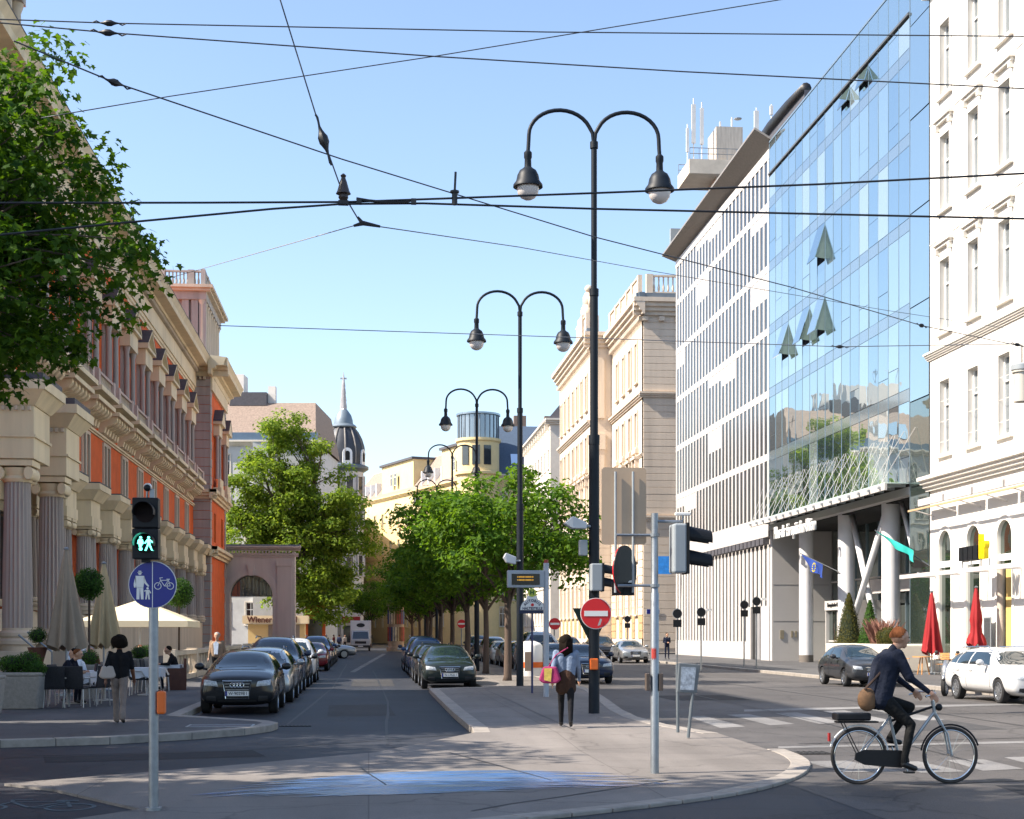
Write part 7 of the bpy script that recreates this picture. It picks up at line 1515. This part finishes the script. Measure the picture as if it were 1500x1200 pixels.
MB().ball((.99, 0, .92), .045, 10, 6).build('headlamp', BLACKM, bk, world=False, smooth=True); bt('bell', [(.84, -.2, 1.11), (.84, -.2, 1.14)], .022, CHROME)
F = Vector((1, 0, 0))
J = dict(pelvis=(.25, 0, 1.08), chest=(.36, 0, 1.46), neck=(.43, 0, 1.63), head=(.51, 0, 1.75), face=(1, 0, 0), curl=(.1, 0, -.6))
for s in (-1, 1):
    y = s  # s=1: far side (+Y), s=-1: near side
    J.update({'sh%d' % s: (.41, y * .20, 1.56), 'el%d' % s: (.54, y * .25, 1.28), 'wr%d' % s: (.76, y * .26, 1.12), 'hip%d' % s: (.29, y * .09, 1.0)})
J['extra'] = [(Vector((.24, s * .07, 1.02)), Vector((.33, s * .09, 1.42)), .135, .14, 'top') for s in (-1, 1)] + [(Vector((.41, s * .19, 1.55)), Vector((.53, s * .25, 1.29)), .078, .062, 'top') for s in (-1, 1)]
J.update({'kn-1': (.60, -.12, .72), 'an-1': (.50, -.15, .27), 'to-1': (.64, -.15, .20), 'kn1': (.68, .12, .92), 'an1': (.43, .15, .54), 'to1': (.56, .15, .49)})
cy = person('person in dark jacket and trousers riding the silver bicycle across the crossing', (BX, BYY, 0), 0, J, dict(top=cloth('dark_jacket', (.014, .018, .032)), legs=cloth('dark_trousers', (.012, .012, .012)), shirt=LW), .009, HAIRA, 'short', wide=1.2)
t = thing('waist_bag', 'tan and brown bag hanging behind the riding cyclist', 'bag', (BX + .07, BYY - .1, 1.02)); MB().ball((0, 0, 0), .135, 14, 8, (.9, .6, 1.05)).build('pouch', mat('tan_canvas', '#6f5238', .8, var=.3, scale=14), t, world=False, smooth=True); MB().tube([(-.05, -.05, .12), (.12, -.06, .3), (.28, -.05, .5)], .015, 6).build('strap', mat('brown_strap', '#3d2a1e', .7), t, world=False)
# ------------------------------------------------------------------ cafe furniture, left
WICK = mat('dark_wicker', (.016, .016, .02), .7, var=.4, scale=30, bump=.5, bscale=60); LEGM = mat('pale_legs', '#b8b4b0', .4, metal=.5)
def wicker_chair(loc, rz, label, group):
    t = thing('cafe_chair', label, 'chair', loc, rz, group)
    MB().box(-.24, .24, -.23, .23, .42, .47).build('seat', WICK, t, world=False, bevel=.015); MB().add([(-.24, .2, .45), (.24, .2, .45), (.24, .24, .45), (-.24, .24, .45), (-.24, .27, .95), (.24, .27, .95), (.24, .31, .95), (-.24, .31, .95)], [(0, 3, 2, 1), (4, 5, 6, 7), (0, 1, 5, 4), (1, 2, 6, 5), (2, 3, 7, 6), (3, 0, 4, 7)]).build('backrest', WICK, t, world=False, bevel=.015)
    for sx in (-1, 1):
        for sy in (-1, 1): MB().tube([(sx * .22, sy * .2, .42), (sx * .24, sy * .23, 0)], .016, 6).build('leg', LEGM, t, world=False)
        MB().tube([(sx * .25, .22, .68), (sx * .27, -.1, .67), (sx * .25, -.22, .47)], .018, 6).build('armrest', LEGM, t, world=False)
    return t
CG = 'dark wicker chairs of the left cafe'
CL = [(82, 35.2, 180, 'dark wicker chair with its back to the street, nearest the square planter'), (112, 35.3, 172, 'dark wicker chair with its back to the street before the white table'), (62, 36.2, 80, 'empty wicker chair beside the square boxwood planter'), (92, 37.05, 75, 'wicker chair under the bending diner'), (124, 38.3, -75, 'wicker chair of the diner in white shirt'), (140, 36.0, -120, 'wicker chair pushed askew at the white table corner'), (160, 36.8, -90, 'wicker chair between the white table and the walking person'),
      (131, 44.1, 20, 'wicker chair of the balding guest'), (207, 51.1, 0, 'wicker chair among the boxwood pots'), (204, 42.0, 90, 'wicker chair on the portico side of the second table'), (212, 43.6, 90, 'wicker chair in the row behind the signal post'), (222, 44.8, 85, 'wicker chair at the long table near the open parasol'), (236, 45.2, 95, 'wicker chair facing the guest in black')]
for px, Y, rz, lb in CL: wicker_chair((cp(px, Y), Y, .12), R(rz), lb, CG)
t = thing('wooden_armchair', 'brown wooden armchair carrying the guest in black', 'chair', (cp(257, 46), 46.05, .12), R(-80)); MB().box(-.25, .25, -.25, .25, .1, .46).build('seat', TERRA, t, world=False, bevel=.02); MB().box(-.25, .25, .25, .31, .1, .95).build('backrest', TERRA, t, world=False, bevel=.02)
for sx in (-1, 1): MB().box(sx * .27 - .025, sx * .27 + .025, -.25, .3, 0, .66).build('side_panel', TERRA, t, world=False, bevel=.01)
LINEN = mat('white_linen', '#c9c9cc', .8, var=.05)
def cafe_table(loc, w2, label):
    t = thing('cafe_table', label, 'table', loc); MB().box(-w2, w2, -w2, w2, .72, .75).build('table_top', WICK, t, world=False); MB().tube([(0, 0, 0), (0, 0, .72)], .04, 10).build('pedestal', LEGM, t, world=False); MB().lathe([(.28, 0), (.28, .02), (.04, .05)], 16).build('foot', LEGM, t, world=False)
    c = thing('table_cloth', 'white linen cloth on the ' + label, 'table cloth', (loc[0], loc[1], loc[2] + .752)); mb = MB(); mb.box(-w2 - .02, w2 + .02, -w2 - .02, w2 + .02, 0, .006)
    n = 6
    for s, ax in ((-1, 0), (1, 0), (-1, 1), (1, 1)):
        vs = []; fs = []
        for i in range(n + 1):
            u = -w2 - .02 + 2 * (w2 + .02) * i / n; e = w2 + .022 + (.02 if i % 2 else 0)
            for zz, k in ((.006, w2 + .021), (-.22 - .05 * ((i * 5) % 3), e)): vs.append((u, s * k, zz) if ax == 0 else (s * k, u, zz))
        for i in range(n): fs.append((2 * i, 2 * i + 1, 2 * i + 3, 2 * i + 2))
        mb.add(vs, fs)
    mb.build('cloth', LINEN, c, world=False)
    for i, (dx, dy) in enumerate(((.15, -.15),)): 
        o = MB().lathe([(.03, 0), (.005, .01), (.005, .07), (.035, .1), (.03, .16)], 10).build('wine_glass', mat('clear_glass', (.55, .6, .6), .05, spec=.8), None); o.location = (loc[0] + dx, loc[1] + dy, loc[2] + .758); tag(o, 'small clear wine glass on the ' + label, 'glass', 'wine glasses on the cafe tables')
cafe_table((cp(110, 37.3), 37.3, .12), .42, 'square cafe table of the bending diner'); cafe_table((cp(150, 38.5), 38.8, .12), .42, 'cafe table beside the walking person'); cafe_table((cp(244, 46), 46.2, .12), .4, 'cafe table of the guest in black'); cafe_table((cp(215, 42), 42.2, .12), .4, 'cafe table in the wicker chair row')
SAIL = mat('beige_canvas', '#94826f', .85, var=.08, scale=4, bump=.2, bscale=18); SAIL2 = mat('sand_canvas', '#ac9672', .85, var=.08, scale=4, bump=.2, bscale=18)
def closed_parasol(label, x, y, z0, z1, rb, m, n=8, name='closed_parasol', pole=GALV, base=True, z=.12, tie=None):
    t = thing(name, label, 'parasol', (x, y, z)); MB().tube([(0, 0, 0), (0, 0, z1 - z + .08)], .03, 10).build('pole', pole, t, world=False)
    vs = []; fs = []; N = n * 4; Z = 9; rg = random.Random(int(abs(x * 100)))
    for j in range(Z + 1):
        u = j / Z; zz = (z1 - z) + (z0 - z1) * u; rr = .05 + (rb - .05) * u ** .8
        if tie and abs(u - tie) < .12: rr *= .72
        for i in range(N):
            a = 2 * PI * i / N; fold = 1 + (.46 * u) * math.cos(n * a + .6 * u) + .08 * math.sin(3 * a + u * 2); vs.append((rr * fold * math.cos(a), rr * fold * math.sin(a), zz + (.10 * math.cos(n * a) * u if j == Z else 0)))
    for j in range(Z):
        for i in range(N): k = (i + 1) % N; fs.append((j * N + i, j * N + k, (j + 1) * N + k, (j + 1) * N + i))
    MB().add(vs, fs).build('canvas', m, t, world=False, smooth=True)
    MB().lathe([(.07, 0), (.08, .04), (.02, .08)], 12, (0, 0, z1 - z)).build('cap', GALV, t, world=False)
    if base: MB().lathe([(.32, 0), (.32, .06), (.06, .1), (.05, .3)], 16).build('base', GALV, t, world=False)
    return t
closed_parasol('tall closed taupe parasol standing behind the diners', cp(97, 42), 42, 1.42, 4.1, .42, SAIL); closed_parasol('second closed beige parasol next to the ball topiary', cp(152, 45), 45, 1.45, 3.85, .38, SAIL2)
op = thing('open_parasol', 'open square cream parasol shading the cafe tables', 'parasol', (cp(205, 56), 56, .12)); zc = 2.95; hw = 1.95
vs = [(0, 0, zc)] + [(hw * a, hw * b2, 2.15) for a, b2 in ((-1, -1), (0, -1.0), (1, -1), (1, 0), (1, 1), (0, 1), (-1, 1), (-1, 0))] + [(hw * a, hw * b2, 1.93) for a, b2 in ((-1, -1), (0, -1.0), (1, -1), (1, 0), (1, 1), (0, 1), (-1, 1), (-1, 0))]
MB().add(vs, [(0, i, i % 8 + 1) for i in range(1, 9)] + [(i, i + 8, i % 8 + 9, i % 8 + 1) for i in range(1, 9)]).build('canopy', mat('cream_canvas', '#d9c9a8', .85, var=.05), op, world=False); MB().tube([(0, 0, 0), (0, 0, zc)], .035, 10).build('pole', WHITEPAINT, op, world=False); MB().lathe([(.4, 0), (.4, .06), (.06, .1)], 16).build('base', GALV, op, world=False)
for a, b2 in ((-1, -1), (1, -1), (1, 1), (-1, 1)): MB().tube([(0, 0, zc - .05), (hw * a * .98, hw * b2 * .98, 2.13)], .015, 6).build('rib', WOOD, op, world=False)
t = thing('stair_handrail', 'sloping steel handrail beside the portico steps', 'handrail', (cp(50, 44), 44, .12)); a, b2, c = atY(27, 930, 44), atY(60, 958, 44), atY(76, 955, 46)
MB().tube([a, b2, (b2.x, 44, .12)], .03, 8).build('rail', GALV, t); MB().tube([atY(40, 926, 46), c, (c.x, 46, .12)], .03, 8).build('rail', GALV, t)
# ------------------------------------------------------------------ terrace on the right
REDC = mat('red_canvas', '#8c1118', .8, var=.1, scale=4, bump=.2, bscale=20)
q = atY(1365, 930, 61); closed_parasol('closed red parasol standing over the wooden cafe table', q.x, 61, 1.0, 3.55, .34, REDC, 8); q = atY(1430, 930, 58); closed_parasol('closed red parasol tied in the middle, by the arched shop window', q.x, 58, 1.35, 3.65, .3, REDC, 7, tie=.72)
TW = thing('terrace_table', 'round light wooden table under the closed red parasol', 'table', (22.85, 60.3, .12)); MB().lathe([(.42, .72), (.42, .76)], 24).build('table_top', WOOD, TW, world=False)
for i in range(3): MB().tube([(.12 * math.cos(i * 2.1), .12 * math.sin(i * 2.1), .72), (.28 * math.cos(i * 2.1), .28 * math.sin(i * 2.1), 0)], .025, 6).build('leg', WOOD, TW, world=False)
for x, y, rz, lb in ((21.95, 60.6, 55, 'wooden slatted chair at the far end of the terrace table'), (22.35, 61.4, 40, 'wooden slatted chair beside the concrete planter'), (23.55, 60.0, -50, 'wooden slatted chair facing the table from the shop side'), (23.6, 58.6, -60, 'wooden slatted chair behind the scooter')):
    t = thing('terrace_chair', lb, 'chair', (x, y, .12), R(rz), 'wooden chairs on the right terrace')
    for k in range(5): MB().box(-.22, .22, -.22 + k * .09, -.14 + k * .09, .43, .45).build('seat_slat', WOOD, t, world=False)
    for k in range(3): MB().box(-.22, .22, .22, .24, .62 + k * .1, .70 + k * .1).build('back_slat', WOOD, t, world=False)
    for sx in (-1, 1):
        MB().tube([(sx * .23, -.2, .64), (sx * .23, -.2, 0)], .014, 6).build('leg', GREYM, t, world=False); MB().tube([(sx * .23, .22, .92), (sx * .23, .22, 0)], .014, 6).build('leg', GREYM, t, world=False); MB().box(sx * .23 - .03, sx * .23 + .03, -.24, .22, .64, .665).build('armrest', WOOD, t, world=False)
pb = thing('concrete_planter', 'long rounded pale concrete planter in front of the glass strip', 'planter', (23.8, 67.5, .12)); PC = mat('pale_concrete', '#c2bbae', .8, var=.06, grime=.1)
MB().prism([(22.9, 64.2), (24.6, 64.2), (24.8, 73.5), (22.8, 73.5), (22.55, 69), (22.6, 65)], .12, 1.35, 'z').build('trough', PC, pb, bevel=.08)
for x, y, h, r, lb, m in ((23.6, 72.2, 2.5, .75, 'orange-tinged conical cypress in the concrete planter', CONI), (23.7, 69.4, 2.1, .55, 'green conical box topiary in the concrete planter', BOX)):
    topiary('cone_topiary', lb, (x, y, 1.3), [((0, 0, 0), r, (1, 1, 1), h)], .07, m, 4500)
topiary('round_bush', 'round brownish bush in the concrete planter near the red parasol', (23.5, 66.2, 1.3), [((0, 0, .35), .6, (1, 1, .8), 0)], .06, CONI, 3500)
gr = thing('ornamental_grass', 'reddish ornamental grass tuft in the concrete planter', 'plant', (23.5, 67.1, 1.3)); mb = MB(); rg = random.Random(2)
for i in range(260):
    a, l = rg.uniform(0, 2 * PI), rg.uniform(.7, 1.3); dx, dy = math.cos(a) * rg.uniform(.1, .7), math.sin(a) * rg.uniform(.1, .7); x0, y0 = rg.uniform(-.4, .4), rg.uniform(-.6, .6); mb.add([(x0 - .012, y0, 0), (x0 + .012, y0, 0), (x0 + dx * .5 + .008, y0 + dy * .5, l * .7), (x0 + dx, y0 + dy, l)], [(0, 1, 2), (0, 2, 3)])
o = mb.build('blades', mat('red_grass', '#7a5548', .8, var=.3, scale=9), gr, world=False, fix=False); o['kind'] = 'stuff'
bb = thing('menu_blackboard', 'tall chalk menu blackboard leaning on the white wall', 'blackboard', (24.9, 58.9, .12)); MB(TR(25.05)).box(58.55, 59.25, 0, .04, .5, 2.5).build('frame', GREYM, bb); MB(TR(25.05)).box(58.6, 59.2, .041, .046, .55, 2.45).build('slate', mat('chalk_board', (.04, .045, .05), .8, var=.5, scale=14), bb)
# flags
def flag(label, base, tip, pts, m, name, star=False):
    t = thing('wall_flag', label, 'flag', base); MB().tube([base, tip], .03, 8).build('pole', mat('flag_pole', '#3b3f44', .4), t)
    n = 12; A, B2 = Vector(pts[0]), Vector(pts[1]); C, D = Vector(pts[2]), Vector(pts[3]); vs = []; fs = []
    for j in range(n + 1):
        for i in range(n + 1):
            u, v = i / n, j / n; p = (A * (1 - u) + B2 * u) * (1 - v) + (D * (1 - u) + C * u) * v; p.x += .10 * math.sin(u * 9 + v * 3) * v; p.y += .08 * math.sin(u * 7 + 1) * v; vs.append(tuple(p))
    for j in range(n):
        for i in range(n): a = j * (n + 1) + i; fs.append((a, a + 1, a + n + 2, a + n + 1))
    o = MB().add(vs, fs).build('cloth', m, t, smooth=True, fix=False); return t, vs, n
X0 = 24.2; f1 = lambda px, py, X=X0: atX(px, py, X)
t, vs, n = flag('dark blue flag with a ring of yellow stars on a slanting wall pole', tuple(f1(1229, 838, 25.6)), tuple(f1(1173, 811)), [f1(1174, 812), f1(1205, 827), f1(1207, 847), f1(1188, 836)], mat('flag_blue', '#1b3a86', .7), 'eu_flag')
cc = Vector(vs[6 * 13 + 7])
for i in range(12):
    a = 2 * PI * i / 12; p = cc + Vector((-.15, .28 * math.cos(a), .22 * math.sin(a) - .05 * math.cos(a))); MB().ball(tuple(p), .035, 6, 4).build('star', YEL, t)
flag('teal flag on a slanting pole at the white house corner', tuple(f1(1362, 829, 25.3)), tuple(f1(1282, 777, 24.0)), [f1(1283, 778, 24.0), f1(1338, 806, 24.7), f1(1341, 824, 24.7), f1(1310, 800, 24.4)], mat('flag_teal', '#1d9c94', .7), 'teal_flag')
# ------------------------------------------------------------------ overhead wires
WIRE = mat('wire_dark', (.01, .011, .014), .5); WIREG = mat('wire_steel', (.06, .065, .075), .45, metal=.4)
def insulator(parent, p, d, big=1.0):
    p = Vector(p); d = Vector(d).normalized(); o = MB().tube([p - d * .16 * big, p - d * .1 * big, p - d * .06 * big, p - d * .03 * big, p + d * .03 * big, p + d * .06 * big, p + d * .1 * big, p + d * .16 * big], [.008, .02 * big, .035 * big, .05 * big, .05 * big, .035 * big, .02 * big, .008], 8).build('insulator', WIRE, parent, smooth=40)
    MB().tube([p - d * .26 * big, p - d * .2 * big + Vector((0, 0, .03)), p - d * .14 * big], .012, 5).build('clamp', WIRE, parent); MB().tube([p + d * .14 * big, p + d * .2 * big + Vector((0, 0, -.03)), p + d * .26 * big], .012, 5).build('clamp', WIRE, parent)
def wire(label, pts, r, ins=(), m=None, thick=False):
    P = [atY(x, y, Y) for x, y, Y in pts]; t = thing('contact_wire' if thick else 'span_wire', label, 'wire', tuple(P[0])); sm_ = []
    for a, b2 in zip(P[:-1], P[1:]):
        for k in range(6): sm_.append(a + (b2 - a) * k / 6)
    sm_.append(P[-1]); MB().tube(sm_, r, 6).build('wire', m or WIREG, t, smooth=True)
    for (x, y, Y) in ins:
        q = atY(x, y, Y); i = min(range(len(sm_) - 1), key=lambda i: (sm_[i] - q).length); insulator(t, q, sm_[min(i + 1, len(sm_) - 1)] - sm_[max(i - 1, 0)])
    return t, P
c1, _ = wire('thick contact wire crossing the lamp arch pole, rising toward the white house', [(-60, 297.5, 15), (300, 297, 15), (510, 296, 15), (870, 283, 15), (1200, 270, 15), (1560, 251, 15)], .0105, m=WIRE, thick=True)
c2, _ = wire('thick contact wire dipping under its neighbour at the wire crossing', [(-60, 350, 14.6), (165, 328, 14.8), (400, 306, 14.9), (500, 299, 14.97), (620, 298, 15.05), (870, 306, 15.1), (1560, 322, 15.1)], .0105, m=WIRE, thick=True)
wire('upper thin span wire with a knotted insulator, nearly level', [(-40, 27, 24), (160, 34, 24), (800, 47, 24), (1560, 54, 24)], .010, [(160, 34, 24)], WIREG)
wire('second thin span wire sloping gently down toward the white house', [(-40, 30, 22), (160, 48, 22), (640, 83, 22), (1000, 105, 22), (1560, 133, 22)], .010, [(158, 48, 22)], WIREG)
wire('long diagonal span wire running down across the whole street', [(20, 60, 20), (168, 121, 21), (500, 233, 24), (870, 347, 28), (1160, 421, 32), (1350, 477, 36), (1490, 506, 38), (1560, 520, 39)], .011, [(168, 121, 21), (1350, 477, 36), (1490, 505, 38)], WIREG)
wire('thin span wire rising from the maple crown across the sky', [(60, 173, 26), (250, 141, 26), (640, 82, 26), (1190, -8, 26), (1300, -28, 26)], .009, (), WIREG)
sw, P = wire('steep hanger wire dropping from above to the wire crossing', [(395, -50, 15), (474, 205, 15), (502, 283, 15), (530, 330, 15)], .007, [(474, 205, 15)], WIREG)
wire('faint pale stay wire from the wire crossing to the orange palace', [(528, 328, 15), (232, 412, 34)], .005, (), mat('wire_pale', '#8f8a86', .5)); wire('stay wire from the wire crossing to the glass facade', [(528, 328, 15), (760, 362, 20), (960, 398, 26), (1300, 455, 34), (1560, 494, 40)], .006, (), WIREG)
wire('low thin cross wire stretched in front of the glass facade', [(320, 477, 40), (740, 491, 40), (1230, 508, 40), (1560, 503, 40)], .011, [(1230, 508, 40)], mat('wire_mid', '#5c6068', .5))
# fittings at the wire crossing
def W_(x, y, Y=15): return atY(x, y, Y)
q = W_(503, 290); t = thing('bell_insulator', 'brown bell-shaped insulator holding both contact wires', 'insulator', tuple(q)); MB().lathe([(.03, -.03), (.05, 0), (.045, .03), (.075, .04), (.06, .07), (.035, .16), (.02, .2), (.03, .22), (.01, .24)], 14).build('bell', mat('brown_porcelain', '#3f342f', .35), t, world=False, smooth=40); MB().box(-.05, .05, -.03, .03, -.07, -.03).build('clamp', WIRE, t, world=False)
q = W_(666, 290); t = thing('wire_horn', 'upright horn fitting clamped on both contact wires', 'fitting', tuple(q)); MB().tube([(0, 0, -.07), (0, 0, .05)], .028, 8).build('clamp', WIRE, t, world=False); MB().tube([(0, 0, .05), (.01, 0, .26)], .012, 6).build('horn', WIRE, t, world=False); MB().lathe([(.045, 0), (.045, .02)], 10, (0, 0, .05)).build('collar', WIRE, t, world=False)
t = thing('wire_splice', 'long double splice bar joining the crossing contact wires', 'fitting', tuple(W_(565, 296))); MB().tube([W_(522, 291, 14.97), W_(540, 294, 14.97), W_(566, 296.5, 15), W_(590, 296, 15), W_(606, 293, 15)], .014, 6).build('bar', WIRE, t)
for px in (526, 606): a = W_(px, 294, 14.98); MB().box(a.x - .025, a.x + .025, a.y - .03, a.y + .03, a.z - .035, a.z + .015).build('clamp', WIRE, t)
q = W_(537, 330); t = thing('wire_turnbuckle', 'turnbuckle joint where the hanger and stay wires meet', 'fitting', tuple(q)); MB().tube([W_(518, 331), W_(532, 327), W_(557, 332)], [.012, .024, .012], 6).build('body', WIRE, t); MB().tube([W_(524, 318), W_(532, 328)], [.012, .02], 6).build('shackle', WIRE, t)
q = atX(1497, 565, 16); t = thing('suspended_lantern', 'grey cylindrical lantern hanging from the wires before the white house', 'lantern', tuple(q)); s_ = q.y / FPX
MB().lathe([(.12, -.42), (.2, -.4), (.2, .3), (.24, .32), (.24, .38), (.1, .44)], 18).build('case', mat('lantern_glass', '#b7b1a5', .35), t, world=False, smooth=40); MB().lathe([(.26, .38), (.26, .5), (.08, .56)], 18).build('cap', GREYM, t, world=False, smooth=40); MB().tube([(0, 0, .5), (0, 0, 1.0)], .015, 6).build('hanger', WIRE, t, world=False)
